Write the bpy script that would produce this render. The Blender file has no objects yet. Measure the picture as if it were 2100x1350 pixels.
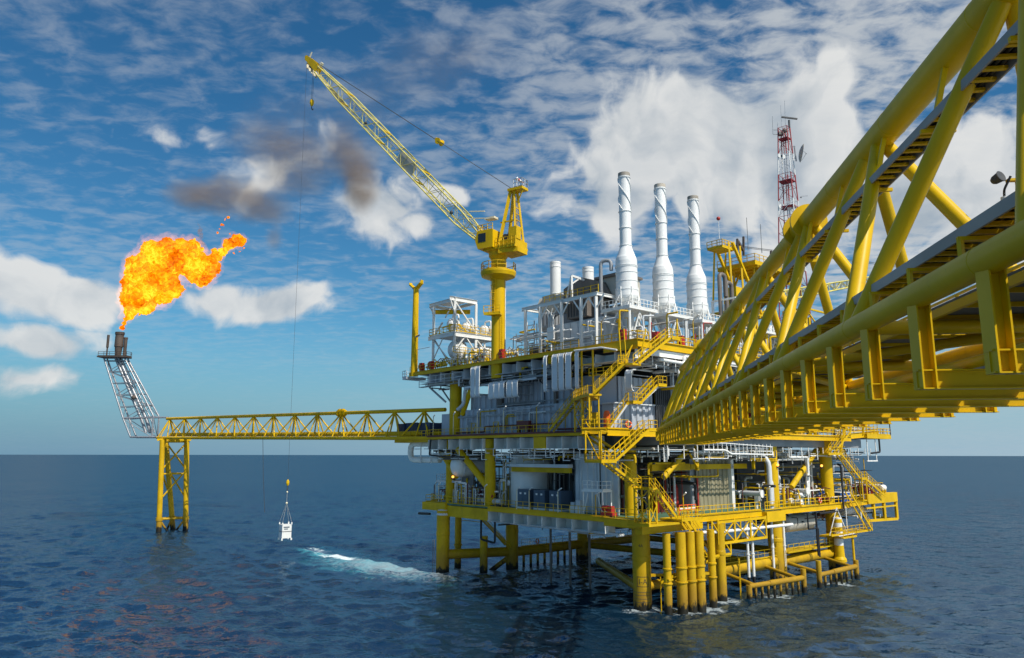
import bpy, math, random
import numpy as np
from mathutils import Vector, noise as mnoise
rnd = random.Random(7)
sc = bpy.context.scene
C = sc.collection
R = math.radians

# ------------------------------------------------------------------ camera
HC = 18.0                                   # camera height over the sea
F_PX, CX, CY, HORIZON = 1500.0, 1050.0, 675.0, 933.5
PITCH = math.atan((HORIZON - CY) / F_PX)
cam = bpy.data.cameras.new('camera')
cam.sensor_width = 36.0
cam.lens = 36.0 * F_PX / 2100.0
cam.clip_start, cam.clip_end = 0.1, 90000.0
co = bpy.data.objects.new('camera', cam)
co.location = (0, 0, HC)
co.rotation_euler = (math.pi / 2 + PITCH, R(-0.08), 0)
C.objects.link(co)
sc.camera = co

# ------------------------------------------------------------------ light
SUN_AZ, SUN_EL = 137.0, 49.0                # azimuth clockwise from +Y (view axis), elevation
sd = Vector((math.sin(R(SUN_AZ)) * math.cos(R(SUN_EL)), math.cos(R(SUN_AZ)) * math.cos(R(SUN_EL)), math.sin(R(SUN_EL))))
sun = bpy.data.lights.new('sun', 'SUN')
sun.energy, sun.angle, sun.color = 4.9, R(0.5), (1.0, 0.94, 0.84)
so = bpy.data.objects.new('sun', sun)
so.rotation_euler = sd.to_track_quat('Z', 'Y').to_euler()
so.location = (60, -60, 90)
C.objects.link(so)
sc.view_settings.view_transform = 'Standard'
sc.view_settings.look = 'None'
sc.view_settings.gamma = 1.0
sc.view_settings.exposure = 0.0
sc.view_settings.use_curve_mapping = False
sc.cycles.volume_step_rate = 2.0
sc.cycles.volume_max_steps = 96
sc.cycles.volume_bounces = 1
sc.cycles.transparent_max_bounces = 12
sc.cycles.max_bounces = 7
sc.cycles.sample_clamp_indirect = 6.0

_c, _s = math.cos(PITCH), math.sin(PITCH)
def ray(px, py):
    a, b = (px - CX) / F_PX, -(py - CY) / F_PX
    return np.array([a, _c - b * _s, _s + b * _c])
CAMP = np.array([0, 0, HC])
def at(px, py, Y):                           # the point that photo pixel shows at world depth Y
    r = ray(px, py)
    return CAMP + r * (Y / r[1])

# ------------------------------------------------------------------ sky: Nishita + procedural clouds by direction
world = bpy.data.worlds.new('World')
sc.world = world
world.use_nodes = True
wt = world.node_tree
wt.nodes.clear()
class NT:
    """tiny helper for building node trees"""
    def __init__(s, tree): s.t = tree
    def n(s, kind, **kw):
        nd = s.t.nodes.new(kind)
        for k, v in kw.items(): setattr(nd, k, v)
        return nd
    def put(s, sock, v):
        if hasattr(v, 'is_linked') or isinstance(v, bpy.types.NodeSocket): s.t.links.new(v, sock)
        elif v is not None: sock.default_value = v
    def math(s, op, a, b=None, c=None, clamp=False):
        nd = s.n('ShaderNodeMath', operation=op, use_clamp=clamp)
        s.put(nd.inputs[0], a)
        if b is not None: s.put(nd.inputs[1], b)
        if c is not None: s.put(nd.inputs[2], c)
        return nd.outputs[0]
    def vmath(s, op, a, b=None, out=0):
        nd = s.n('ShaderNodeVectorMath', operation=op)
        s.put(nd.inputs[0], a)
        if b is not None: s.put(nd.inputs[1], b)
        return nd.outputs[out]
    def noise(s, vec, scale, detail=4, rough=0.55, dist=0.0, dim='3D', lac=2.0):
        nd = s.n('ShaderNodeTexNoise', noise_dimensions=dim)
        s.put(nd.inputs['Vector'], vec)
        nd.inputs['Scale'].default_value = scale
        nd.inputs['Detail'].default_value = detail
        nd.inputs['Roughness'].default_value = rough
        nd.inputs['Lacunarity'].default_value = lac
        nd.inputs['Distortion'].default_value = dist
        return nd.outputs['Fac']
    def mapr(s, v, a, b, c=0.0, d=1.0, interp='SMOOTHSTEP'):
        nd = s.n('ShaderNodeMapRange', interpolation_type=interp)
        s.put(nd.inputs[0], v)
        for i, q in enumerate((a, b, c, d)): s.put(nd.inputs[1 + i], q)
        return nd.outputs[0]
    def mix(s, f, a, b, blend='MIX'):
        nd = s.n('ShaderNodeMix', data_type='RGBA', blend_type=blend)
        s.put(nd.inputs[0], f); s.put(nd.inputs[6], a); s.put(nd.inputs[7], b)
        return nd.outputs[2]
    def comb(s, x, y, z):
        nd = s.n('ShaderNodeCombineXYZ')
        s.put(nd.inputs[0], x); s.put(nd.inputs[1], y); s.put(nd.inputs[2], z)
        return nd.outputs[0]
    def ramp(s, v, stops):
        nd = s.n('ShaderNodeValToRGB')
        s.put(nd.inputs[0], v)
        el = nd.color_ramp.elements
        while len(el) < len(stops): el.new(0.5)
        for e, (p, c) in zip(el, stops): e.position = p; e.color = (*c, 1)
        return nd.outputs[0]

def col4(c): return (c[0], c[1], c[2], 1.0)
w = NT(wt)
gen = w.n('ShaderNodeTexCoord').outputs['Generated']
dirn = w.vmath('NORMALIZE', gen)
sep = w.n('ShaderNodeSeparateXYZ'); wt.links.new(dirn, sep.inputs[0])
dx, dy, dz = sep.outputs
az = w.math('ARCTAN2', dx, dy)
el = w.math('ARCSINE', dz)
ae = w.comb(az, el, 0.0)
sky = w.n('ShaderNodeTexSky', sky_type='NISHITA', sun_disc=False, sun_elevation=R(SUN_EL), sun_rotation=R(SUN_AZ))
sky.air_density, sky.dust_density, sky.ozone_density, sky.altitude = 1.0, 0.3, 3.0, 20.0
# heap clouds: (photo-direction x, y, half width, half height, weight)
CUM = [(1330, 310, 270, 200, 1.15), (1500, 330, 360, 220, 1.1), (1440, 250, 250, 130, 1.1), (1650, 300, 200, 160, 1.0), (1720, 400, 300, 190, 0.9), (1250, 420, 130, 110, 0.85), (1980, 420, 330, 190, 0.95),
       (1420, 215, 130, 90, 0.85), (740, 425, 150, 100, 1.05), (830, 460, 130, 60, 0.75), (900, 390, 75, 40, 0.85), (560, 640, 190, 62, 0.95), (440, 620, 110, 52, 0.9), (100, 610, 210, 62, 1.0),
       (20, 590, 110, 70, 0.8), (40, 700, 140, 40, 0.7), (30, 780, 160, 50, 0.66),
       (560, 340, 260, 110, 0.66), (460, 280, 170, 70, 0.6), (2080, 300, 220, 110, 0.7),
       (-500, 560, 350, 130, 0.9), (2700, 500, 380, 170, 0.9), (3300, 640, 300, 90, 0.8)]
cov = None
warp = w.noise(ae, 5.0, 3, 0.6)
warp2 = w.noise(w.vmath('ADD', ae, (7.3, 2.1, 0)), 5.0, 3, 0.6)
aew = w.vmath('ADD', ae, w.comb(w.math('MULTIPLY_ADD', warp, 0.16, -0.08), w.math('MULTIPLY_ADD', warp2, 0.10, -0.05), 0.0))
for (px, py, hw, hh, wgt) in CUM:
    if 0 < px < 1000: wgt -= 0.20
    r = ray(px, py); r = r / np.linalg.norm(r)
    a, e = math.atan2(r[0], r[1]), math.asin(r[2])
    d = w.vmath('MULTIPLY', w.vmath('SUBTRACT', aew, (a, e, 0)), (F_PX / hw, F_PX / hh * 1.05, 0))
    ln = w.vmath('LENGTH', d, out=1)
    v = w.math('MULTIPLY', w.math('SUBTRACT', 1.0, ln), wgt)
    cov = v if cov is None else w.math('MAXIMUM', cov, v)
cov = w.math('MAXIMUM', cov, -1.0)
def puff(vec):
    nz = w.noise(vec, 8.5, 8, 0.60, 0.15)
    n2 = w.noise(w.vmath('ADD', vec, (5.1, 3.7, 0.4)), 9.0, 3, 0.5, 0.1)
    bil = w.math('ABSOLUTE', w.math('MULTIPLY_ADD', n2, 2.0, -1.0))
    return w.math('ADD', w.math('MULTIPLY', nz, 0.80), w.math('MULTIPLY_ADD', bil, 0.55, -0.02))
f1 = puff(aew)
cum = w.math('ADD', cov, w.math('MULTIPLY_ADD', f1, 1.55, -0.86))
cumd = w.mapr(cum, 0.04, 0.36)
# thin rippled altocumulus, laid on a flat layer high above
inv = w.math('DIVIDE', 1.0, w.math('ADD', w.math('MAXIMUM', dz, 0.0), 0.10))
lay = w.vmath('MULTIPLY', dirn, w.comb(inv, inv, 0.0))
rip0 = w.noise(w.vmath('MULTIPLY', lay, (1.0, 1.3, 1.0)), 4.0, 6, 0.60, 0.4)
rip1 = w.noise(w.vmath('MULTIPLY', lay, (0.8, 1.0, 1.0)), 0.9, 3, 0.5)
rip2 = w.noise(w.vmath('MULTIPLY', lay, (1.0, 1.35, 1.0)), 11.5, 7, 0.58, 0.35)
rip = w.math('ADD', w.math('MULTIPLY', rip0, 0.45), w.math('ADD', w.math('MULTIPLY', rip1, 0.55), w.math('MULTIPLY', rip2, 0.85)))
right_more = w.mapr(az, -0.25, 0.60, 0.0, 0.075)
ripd = w.math('MULTIPLY', w.mapr(w.math('ADD', rip, right_more), 0.82, 1.15), w.math('MULTIPLY', w.mapr(az, -0.3, 0.50, 0.30, 0.86), w.mapr(el, 0.03, 0.26, 0.12, 1.0)))
# relief lighting on the heap clouds: the density towards the sun side compared with here
aes = w.vmath('ADD', aew, (0.035, 0.030, 0.0))
f2 = puff(aes)
lit = w.math('MULTIPLY_ADD', w.math('SUBTRACT', f1, f2), 2.0, 0.74, clamp=True)
thick = w.mapr(cum, 0.3, 1.25)
lit = w.math('SUBTRACT', lit, w.math('MULTIPLY', thick, 0.24), clamp=True)
ccol = w.mix(lit, col4((0.42, 0.51, 0.60)), col4((0.95, 0.96, 0.95)))
bg1 = w.n('ShaderNodeBackground'); bg1.inputs[1].default_value = 0.092
hs = w.n('ShaderNodeHueSaturation'); hs.inputs['Saturation'].default_value = 1.25
wt.links.new(sky.outputs[0], hs.inputs['Color'])
w.put(bg1.inputs[0], w.mix(1.0, hs.outputs[0], col4((0.66, 1.03, 1.03)), 'MULTIPLY'))
bg2 = w.n('ShaderNodeBackground'); w.put(bg2.inputs[0], w.mix(1.0, col4((0.62, 0.72, 0.80)), col4((0.84, 0.89, 0.93)))); bg2.inputs[1].default_value = 0.66
bg3 = w.n('ShaderNodeBackground'); w.put(bg3.inputs[0], ccol); bg3.inputs[1].default_value = 0.80
bg0 = w.n('ShaderNodeBackground'); bg0.inputs[1].default_value = 1.0
w.put(bg0.inputs[0], w.mix(w.mapr(az, -0.7, 0.7), col4((0.145, 0.29, 0.44)), col4((0.34, 0.49, 0.62))))
m0 = w.n('ShaderNodeMixShader'); w.put(m0.inputs[0], w.mapr(dz, -0.01, 0.20, 0.92, 0.0)); wt.links.new(bg1.outputs[0], m0.inputs[1]); wt.links.new(bg0.outputs[0], m0.inputs[2])
m1 = w.n('ShaderNodeMixShader'); w.put(m1.inputs[0], ripd); wt.links.new(m0.outputs[0], m1.inputs[1]); wt.links.new(bg2.outputs[0], m1.inputs[2])
m2 = w.n('ShaderNodeMixShader'); w.put(m2.inputs[0], w.math('MULTIPLY', cumd, 0.93)); wt.links.new(m1.outputs[0], m2.inputs[1]); wt.links.new(bg3.outputs[0], m2.inputs[2])
wo = w.n('ShaderNodeOutputWorld'); wt.links.new(m2.outputs[0], wo.inputs[0])

# ------------------------------------------------------------------ frames: platform (u along the left face, v along the right face, z up) and bridge
_t = R(130.5)
PO = np.array([15.5, 90.9, 0.0])
E1 = np.array([math.cos(_t), math.sin(_t), 0.0])
E2 = np.array([E1[1], -E1[0], 0.0])
EZ = np.array([0, 0, 1.0])
class Fr:
    def __init__(s, o, a, b):
        s.o, s.m = np.array(o, float), np.array([a, b, EZ], float)
        s.det = np.linalg.det(s.m)
    def w(s, p): return s.o + np.asarray(p, float) @ s.m
PF = Fr(PO, E1, E2)
WF = Fr((0, 0, 0), (1, 0, 0), (0, 1, 0))
_b = R(7.49)
BF = Fr((0, 0, 0), (math.cos(_b), -math.sin(_b), 0), (math.sin(_b), math.cos(_b), 0))
def L(px, py, v=-2.0):                       # point of the plane v = const of the platform's left face
    r = ray(px, py); n = E2
    t = np.dot(PO + v * E2 - CAMP, n) / np.dot(r, n); d = CAMP + r * t - PO
    return (d @ E1, v, d[2])
def Q(px, py, u=-2.0):                       # point of the plane u = const of the right face
    r = ray(px, py); n = E1
    t = np.dot(PO + u * E1 - CAMP, n) / np.dot(r, n); d = CAMP + r * t - PO
    return (u, d @ E2, d[2])
def S(px, py, z=0.0):                        # platform point on the level z
    r = ray(px, py); t = (z - HC) / r[2]; d = CAMP + r * t - PO
    return (d @ E1, d @ E2, z)

# ------------------------------------------------------------------ materials
def new_mat(name):
    m = bpy.data.materials.new(name); m.use_nodes = True
    t = NT(m.node_tree); p = m.node_tree.nodes['Principled BSDF']
    return m, t, p
def paint(name, colr, rough=0.45, var=0.22, streak=0.25, metal=0.0, dirt=(0.10, 0.07, 0.04), growth=False, rust=0.0, bump=0.0, spec=0.5):
    m, t, p = new_mat(name)
    pos = t.n('ShaderNodeNewGeometry').outputs['Position']
    n1 = t.noise(pos, 0.35, 5, 0.6)
    n2 = t.noise(t.vmath('MULTIPLY', pos, (2.4, 2.4, 0.22)), 1.0, 5, 0.65)
    n3 = t.noise(pos, 6.0, 4, 0.6)
    dk = tuple(c * (1 - var) for c in colr)
    c = t.mix(t.mapr(n1, 0.35, 0.65), col4(colr), col4(dk))
    c = t.mix(t.math('MULTIPLY', t.mapr(n2, 0.55, 0.80), streak), c, col4(tuple(0.5 * a + 0.5 * b for a, b in zip(colr, dirt))))
    c = t.mix(t.math('MULTIPLY', t.mapr(n3, 0.62, 0.80), 0.35 * (streak + 0.2)), c, col4(dirt))
    if rust:
        nr = t.math('MULTIPLY', t.mapr(t.noise(pos, 0.9, 6, 0.7), 0.60, 0.72), rust)
        c = t.mix(nr, c, col4((0.20, 0.065, 0.02)))
    rr = t.math('MULTIPLY_ADD', n1, 0.25, rough - 0.12)
    if growth:
        sz = t.n('ShaderNodeSeparateXYZ'); t.t.links.new(pos, sz.inputs[0])
        zz = t.math('ADD', sz.outputs[2], t.math('MULTIPLY_ADD', t.noise(t.vmath('MULTIPLY', pos, (1, 1, .45)), 1.8, 6, 0.7), 3.4, -1.7))
        c = t.mix(t.math('MULTIPLY', t.mapr(zz, 1.4, 4.2, 1.0, 0.0), 0.62), c, col4((0.22, 0.11, 0.02)))
        c = t.mix(t.mapr(zz, 0.55, 1.15, 1.0, 0.0), c, col4((0.018, 0.016, 0.010)))
    t.put(p.inputs['Base Color'], c); t.put(p.inputs['Roughness'], rr)
    p.inputs['Metallic'].default_value = metal
    p.inputs['Specular IOR Level'].default_value = spec
    if bump:
        b = t.n('ShaderNodeBump'); b.inputs['Strength'].default_value = bump; b.inputs['Distance'].default_value = 0.02
        t.put(b.inputs['Height'], t.noise(pos, 9.0, 4, 0.6)); t.t.links.new(b.outputs[0], p.inputs['Normal'])
    return m
M = {}
YEL = (0.70, 0.435, 0.002)
M['yellow'] = paint('yellow_paint', YEL, 0.48, 0.16, 0.22, bump=0.05, spec=0.22)
M['yellow2'] = paint('yellow_paint_weathered', (0.66, 0.42, 0.004), 0.55, 0.25, 0.45, rust=0.35, spec=0.22)
M['bridge'] = paint('bridge_yellow_paint', (0.73, 0.46, 0.001), 0.42, 0.15, 0.30, bump=0.06, spec=0.25, rust=0.20)
M['leg'] = paint('splash_zone_yellow', (0.61, 0.375, 0.004), 0.5, 0.2, 0.35, growth=True, rust=0.45, spec=0.25)
M['white'] = paint('white_paint', (0.80, 0.80, 0.77), 0.45, 0.10, 0.22)
M['stack'] = paint('white_stack_paint', (0.82, 0.82, 0.80), 0.42, 0.08, 0.16, dirt=(0.28, 0.19, 0.09))
M['grey'] = paint('light_grey_paint', (0.64, 0.67, 0.69), 0.5, 0.14, 0.3)
M['wall'] = paint('wall_grey_paint', (0.45, 0.49, 0.55), 0.5, 0.14, 0.3, dirt=(0.16, 0.12, 0.09))
M['cover'] = paint('pale_grey_cover', (0.62, 0.66, 0.70), 0.45, 0.08, 0.16)
M['mid'] = paint('mid_grey_paint', (0.30, 0.32, 0.34), 0.5, 0.2, 0.3)
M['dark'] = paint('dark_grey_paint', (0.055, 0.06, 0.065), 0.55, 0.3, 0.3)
M['black'] = paint('black_rubber', (0.014, 0.014, 0.016), 0.5, 0.3, 0.2)
M['steel'] = paint('galvanised_steel', (0.46, 0.48, 0.50), 0.42, 0.2, 0.25, metal=0.65)
M['boom'] = paint('aged_zinc_tube', (0.40, 0.41, 0.43), 0.38, 0.25, 0.3, metal=0.55, dirt=(0.06, 0.05, 0.045))
M['burnt'] = paint('heat_burnt_steel', (0.10, 0.075, 0.06), 0.7, 0.5, 0.6, rust=0.8)
M['red'] = paint('red_paint', (0.45, 0.025, 0.015), 0.45, 0.2, 0.3)
M['maroon'] = paint('maroon_paint', (0.13, 0.018, 0.016), 0.5, 0.2, 0.3)
M['orange'] = paint('orange_plastic', (0.85, 0.13, 0.015), 0.45, 0.1, 0.1)
M['blue'] = paint('navy_blue_paint', (0.016, 0.032, 0.085), 0.45, 0.25, 0.3)
M['blue2'] = paint('bright_blue_tarpaulin', (0.02, 0.10, 0.40), 0.5, 0.2, 0.2)
M['slate'] = paint('slate_blue_cabinet', (0.065, 0.10, 0.15), 0.45, 0.15, 0.2)
M['green'] = paint('green_deck_paint', (0.075, 0.17, 0.11), 0.6, 0.25, 0.4)
M['grate'] = paint('deck_grating', (0.14, 0.14, 0.13), 0.7, 0.3, 0.4)
M['cream'] = paint('cream_lamp_tube', (0.78, 0.70, 0.50), 0.4, 0.06, 0.1)
M['beige'] = paint('beige_duct_paint', (0.50, 0.47, 0.40), 0.5, 0.15, 0.3)
M['beige_shaded'] = paint('shade_toned_beige_panel', (0.30, 0.27, 0.17), 0.55, 0.2, 0.4)  # beige darkened in colour to stand in for the bridge's shade on a wall
M['tray'] = paint('weathered_tray_grey', (0.36, 0.34, 0.30), 0.55, 0.15, 0.3, metal=0.2)
M['brown'] = paint('brownish_grey_steel', (0.17, 0.145, 0.125), 0.55, 0.2, 0.3)
M['pred'] = paint('mast_red_paint', (0.36, 0.03, 0.035), 0.5, 0.15, 0.2)
M['rope'] = paint('steel_wire_rope', (0.06, 0.065, 0.07), 0.5, 0.2, 0.2)
M['ink'] = paint('black_stencil_ink', (0.02, 0.02, 0.02), 0.6, 0.1, 0.1)
M['glass'] = paint('dark_cab_glass', (0.02, 0.025, 0.03), 0.08, 0.1, 0.05)
def lampmat():
    m, t, p = new_mat('lit_amber_lamp')
    p.inputs['Base Color'].default_value = (0.9, 0.5, 0.1, 1)
    p.inputs['Emission Color'].default_value = (1.0, 0.42, 0.06, 1); p.inputs['Emission Strength'].default_value = 2.5
    return m
M['amber'] = lampmat()

# ------------------------------------------------------------------ mesh builder
class MB:
    def __init__(s, fr=PF):
        s.fr, s.v, s.f, s.sm = fr, [], [], []
    def addw(s, pts, faces, smooth=False):
        n = len(s.v)
        s.v.extend([tuple(p) for p in pts])
        for f in faces:
            s.f.append(tuple(i + n for i in f)); s.sm.append(smooth)
        return s
    def add(s, pts, faces, smooth=False):
        if s.fr.det < 0: faces = [f[::-1] for f in faces]
        return s.addw([s.fr.w(p) for p in pts], faces, smooth)
    def box(s, a, b):
        x0, x1 = sorted((a[0], b[0])); y0, y1 = sorted((a[1], b[1])); z0, z1 = sorted((a[2], b[2]))
        return s.add([(x0, y0, z0), (x1, y0, z0), (x1, y1, z0), (x0, y1, z0), (x0, y0, z1), (x1, y0, z1), (x1, y1, z1), (x0, y1, z1)],
                     [(0, 3, 2, 1), (4, 5, 6, 7), (0, 1, 5, 4), (1, 2, 6, 5), (2, 3, 7, 6), (3, 0, 4, 7)])
    def bar(s, p, q, wd=0.1, ht=None, up=EZ):
        ht = wd if ht is None else ht
        return s._bar(s.fr.w(p), s.fr.w(q), wd, ht, up)
    def _bar(s, p, q, wd, ht, up=EZ):
        d = q - p; l = np.linalg.norm(d)
        if l < 1e-6: return s
        d = d / l
        a = np.cross(d, up)
        if np.linalg.norm(a) < 1e-3: a = np.cross(d, (1.0, 0.37, 0))
        a /= np.linalg.norm(a); b = np.cross(a, d)
        a, b = a * wd / 2, b * ht / 2
        pts = [p - a - b, p + a - b, p + a + b, p - a + b, q - a - b, q + a - b, q + a + b, q - a + b]
        return s.addw(pts, [(0, 1, 2, 3), (7, 6, 5, 4), (0, 4, 5, 1), (1, 5, 6, 2), (2, 6, 7, 3), (3, 7, 4, 0)])
    def ibeam(s, p, q, wd=0.3, ht=0.4, t=0.03, up=EZ):
        p, q = s.fr.w(p), s.fr.w(q); d = (q - p) / np.linalg.norm(q - p)
        a = np.cross(d, up)
        if np.linalg.norm(a) < 1e-3: a = np.cross(d, E1)
        a /= np.linalg.norm(a); b = np.cross(a, d)
        s._bar(p, q, t, ht - 2 * t, b)
        for k in (-1, 1): s._bar(p + b * k * (ht - t) / 2, q + b * k * (ht - t) / 2, wd, t, b)
        return s
    def tube(s, p, q, r=0.1, n=8, r2=None, caps=True):
        return s._path([s.fr.w(p), s.fr.w(q)], r, n, r2, caps)
    def path(s, pts, r=0.1, n=8, bend=None, caps=True):
        P = [s.fr.w(p) for p in pts]
        bend = 2.2 * r if bend is None else bend
        out = [P[0]]
        for i in range(1, len(P) - 1):
            a, b, c = P[i - 1], P[i], P[i + 1]
            d0, d1 = a - b, c - b; l0, l1 = np.linalg.norm(d0), np.linalg.norm(d1)
            k = min(bend, 0.45 * l0, 0.45 * l1)
            A, B = b + d0 / l0 * k, b + d1 / l1 * k
            for t in (0.0, 0.33, 0.67, 1.0):
                out.append((1 - t) ** 2 * A + 2 * t * (1 - t) * b + t * t * B)
        out.append(P[-1])
        return s._path(out, r, n, None, caps)
    def _path(s, P, r, n, r2=None, caps=True):
        m = len(P); rr = [r] * m
        if r2 is not None: rr[-1] = r2
        T = []
        for i in range(m):
            d = P[min(i + 1, m - 1)] - P[max(i - 1, 0)]
            T.append(d / (np.linalg.norm(d) + 1e-12))
        a = np.cross(T[0], EZ)
        if np.linalg.norm(a) < 1e-3: a = np.array([1.0, 0, 0])
        a /= np.linalg.norm(a)
        pts = []
        for i in range(m):
            a = a - T[i] * np.dot(a, T[i]); a /= np.linalg.norm(a)
            b = np.cross(T[i], a)
            for k in range(n):
                t = 2 * math.pi * k / n
                pts.append(P[i] + (a * math.cos(t) + b * math.sin(t)) * rr[i])
        fs = []
        for i in range(m - 1):
            for k in range(n):
                k2 = (k + 1) % n
                fs.append((i * n + k, i * n + k2, (i + 1) * n + k2, (i + 1) * n + k))
        s.addw(pts, fs, True)
        if caps:
            s.addw(pts[:n], [tuple(range(n))[::-1]]); s.addw(pts[-n:], [tuple(range(n))])
        return s
    def lathe(s, c, prof, n=24, axis=None):
        """prof: list of (radius, distance along axis) about the local point c"""
        o = s.fr.w(c)
        ax = EZ if axis is None else (s.fr.w(np.asarray(c, float) + np.asarray(axis, float)) - o)
        ax = ax / np.linalg.norm(ax)
        a = np.cross(ax, EZ)
        if np.linalg.norm(a) < 1e-3: a = np.array([1.0, 0, 0])
        a /= np.linalg.norm(a); b = np.cross(ax, a)
        for (r0, z0), (r1, z1) in zip(prof[:-1], prof[1:]):
            pts, fs = [], []
            for k in range(n):
                t = 2 * math.pi * k / n; e = a * math.cos(t) + b * math.sin(t)
                pts += [o + e * r0 + ax * z0, o + e * r1 + ax * z1]
            for k in range(n):
                k2 = (k + 1) % n
                fs.append((2 * k, 2 * k2, 2 * k2 + 1, 2 * k + 1))
            s.addw(pts, fs, True)
        return s
    def prism(s, poly, z0, z1):
        n = len(poly)
        pts = [(x, y, z0) for x, y in poly] + [(x, y, z1) for x, y in poly]
        fs = [tuple(range(n))[::-1], tuple(range(n, 2 * n))] + [(i, (i + 1) % n, n + (i + 1) % n, n + i) for i in range(n)]
        return s.add(pts, fs)
    def slab(s, pts, th):
        """thin quad plate through 4 local points, thickness th along its normal"""
        P = [s.fr.w(p) for p in pts]
        nn = np.cross(P[1] - P[0], P[2] - P[0]); nn = nn / np.linalg.norm(nn) * th / 2
        n = len(P)
        V = [p - nn for p in P] + [p + nn for p in P]
        return s.addw(V, [tuple(range(n))[::-1], tuple(range(n, 2 * n))] + [(i, (i + 1) % n, n + (i + 1) % n, n + i) for i in range(n)])
    def sphere(s, c, r, sz=1.0, n=12, m=8):
        o = s.fr.w(c); pts = []; fs = []
        for i in range(m + 1):
            ph = math.pi * i / m
            for k in range(n):
                t = 2 * math.pi * k / n
                pts.append(o + np.array([math.sin(ph) * math.cos(t) * r, math.sin(ph) * math.sin(t) * r, math.cos(ph) * r * sz]))
        for i in range(m):
            for k in range(n):
                k2 = (k + 1) % n
                fs.append((i * n + k, (i + 1) * n + k, (i + 1) * n + k2, i * n + k2))
        return s.addw(pts, fs, True)
    def railing(s, pts, h=1.1, sp=1.5, r=0.032, toe=True, rails=(1.0, 0.55)):
        P = [np.asarray(p, float) for p in pts]
        for a, b in zip(P[:-1], P[1:]):
            l = np.linalg.norm(b - a); k = max(1, int(round(l / sp)))
            for i in range(k + 1):
                q = a + (b - a) * i / k
                s.bar(q, q + (0, 0, h), 2 * r)
            for f in rails: s.bar(a + (0, 0, h * f), b + (0, 0, h * f), 1.8 * r)
            if toe: s.bar(a + (0, 0, 0.08), b + (0, 0, 0.08), 0.02, 0.14)
        return s
    def ladder(s, a, b, wdir, wd=0.45, cage=False, out=None):
        a, b, wdir = (np.asarray(x, float) for x in (a, b, wdir)); wv = wdir / np.linalg.norm(wdir) * wd / 2
        s.bar(a - wv, b - wv, 0.06); s.bar(a + wv, b + wv, 0.06)
        l = np.linalg.norm(b - a); k = int(l / 0.35)
        for i in range(1, k): q = a + (b - a) * i / k; s.bar(q - wv, q + wv, 0.035)
        if cage:
            o = np.asarray(out, float)
            for i in range(6, k, 3):
                q = a + (b - a) * i / k
                s.path([q - wv, q - wv * 1.3 + o * 0.5, q + o * 0.75, q + wv * 1.3 + o * 0.5, q + wv], 0.025, 4)
            for e in (q * 0 - wv * 1.2 + o * 0.5, o * 0.74, wv * 1.2 + o * 0.5): s.bar(a + (b - a) * 6 / k + e, b + e, 0.03)
        return s
    def lattice(s, A, B, r=0.05, ndiv=6, n=5, rc=None, zig=True, cross=False):
        """A, B: two lists of corner points (same count): chords A[i]->B[i], laced on each face"""
        A = [np.asarray(p, float) for p in A]; B = [np.asarray(p, float) for p in B]; k = len(A); rc = rc or 2 * r
        for a, b in zip(A, B): s.tube(a, b, rc, n + 1)
        P = lambda i, t: A[i] + (B[i] - A[i]) * t
        for i in range(k if k > 2 else 1):
            j = (i + 1) % k
            for d in range(ndiv):
                t0, t1 = d / ndiv, (d + 1) / ndiv
                s.tube(P(i, t1), P(j, t1), r, n, caps=False)
                if cross or (d + i) % 2 == 0: s.tube(P(i, t0), P(j, t1), r, n, caps=False)
                if cross or (d + i) % 2 == 1: s.tube(P(j, t0), P(i, t1), r, n, caps=False)
        return s
    def build(s, name, m, parent=None, label=None, cat=None, group=None, kind=None):
        me = bpy.data.meshes.new(name)
        V = np.array(s.v, float)
        if parent is not None: base = np.array(BASE[parent.name])
        else:
            lo, hi = V.min(0), V.max(0); base = np.array([(lo[0] + hi[0]) / 2, (lo[1] + hi[1]) / 2, lo[2]])
        me.from_pydata((V - base).tolist(), [], s.f)
        me.polygons.foreach_set('use_smooth', s.sm)
        me.update()
        o = bpy.data.objects.new(name, me)
        me.materials.append(M[m] if isinstance(m, str) else m)
        C.objects.link(o)
        if parent is not None: o.parent = parent
        else: o.location = base
        BASE[o.name] = tuple(base)
        tag(o, label, cat, group, kind)
        return o
BASE = {}
def tag(o, label=None, cat=None, group=None, kind=None):
    if label: o['label'] = label
    if cat: o['category'] = cat
    if group: o['group'] = group
    if kind: o['kind'] = kind
def thing(name, label, cat, p, group=None, fr=PF):
    o = bpy.data.objects.new(name, None)
    loc = fr.w(p); o.location = loc; o.empty_display_size = 0.5
    C.objects.link(o); BASE[o.name] = tuple(loc)
    tag(o, label, cat, group)
    return o
def node(name, parent):                      # a part that only gathers its own sub-parts
    o = bpy.data.objects.new(name, None); C.objects.link(o); o.parent = parent
    BASE[o.name] = BASE[parent.name]; o.empty_display_size = 0.5
    return o
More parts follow.
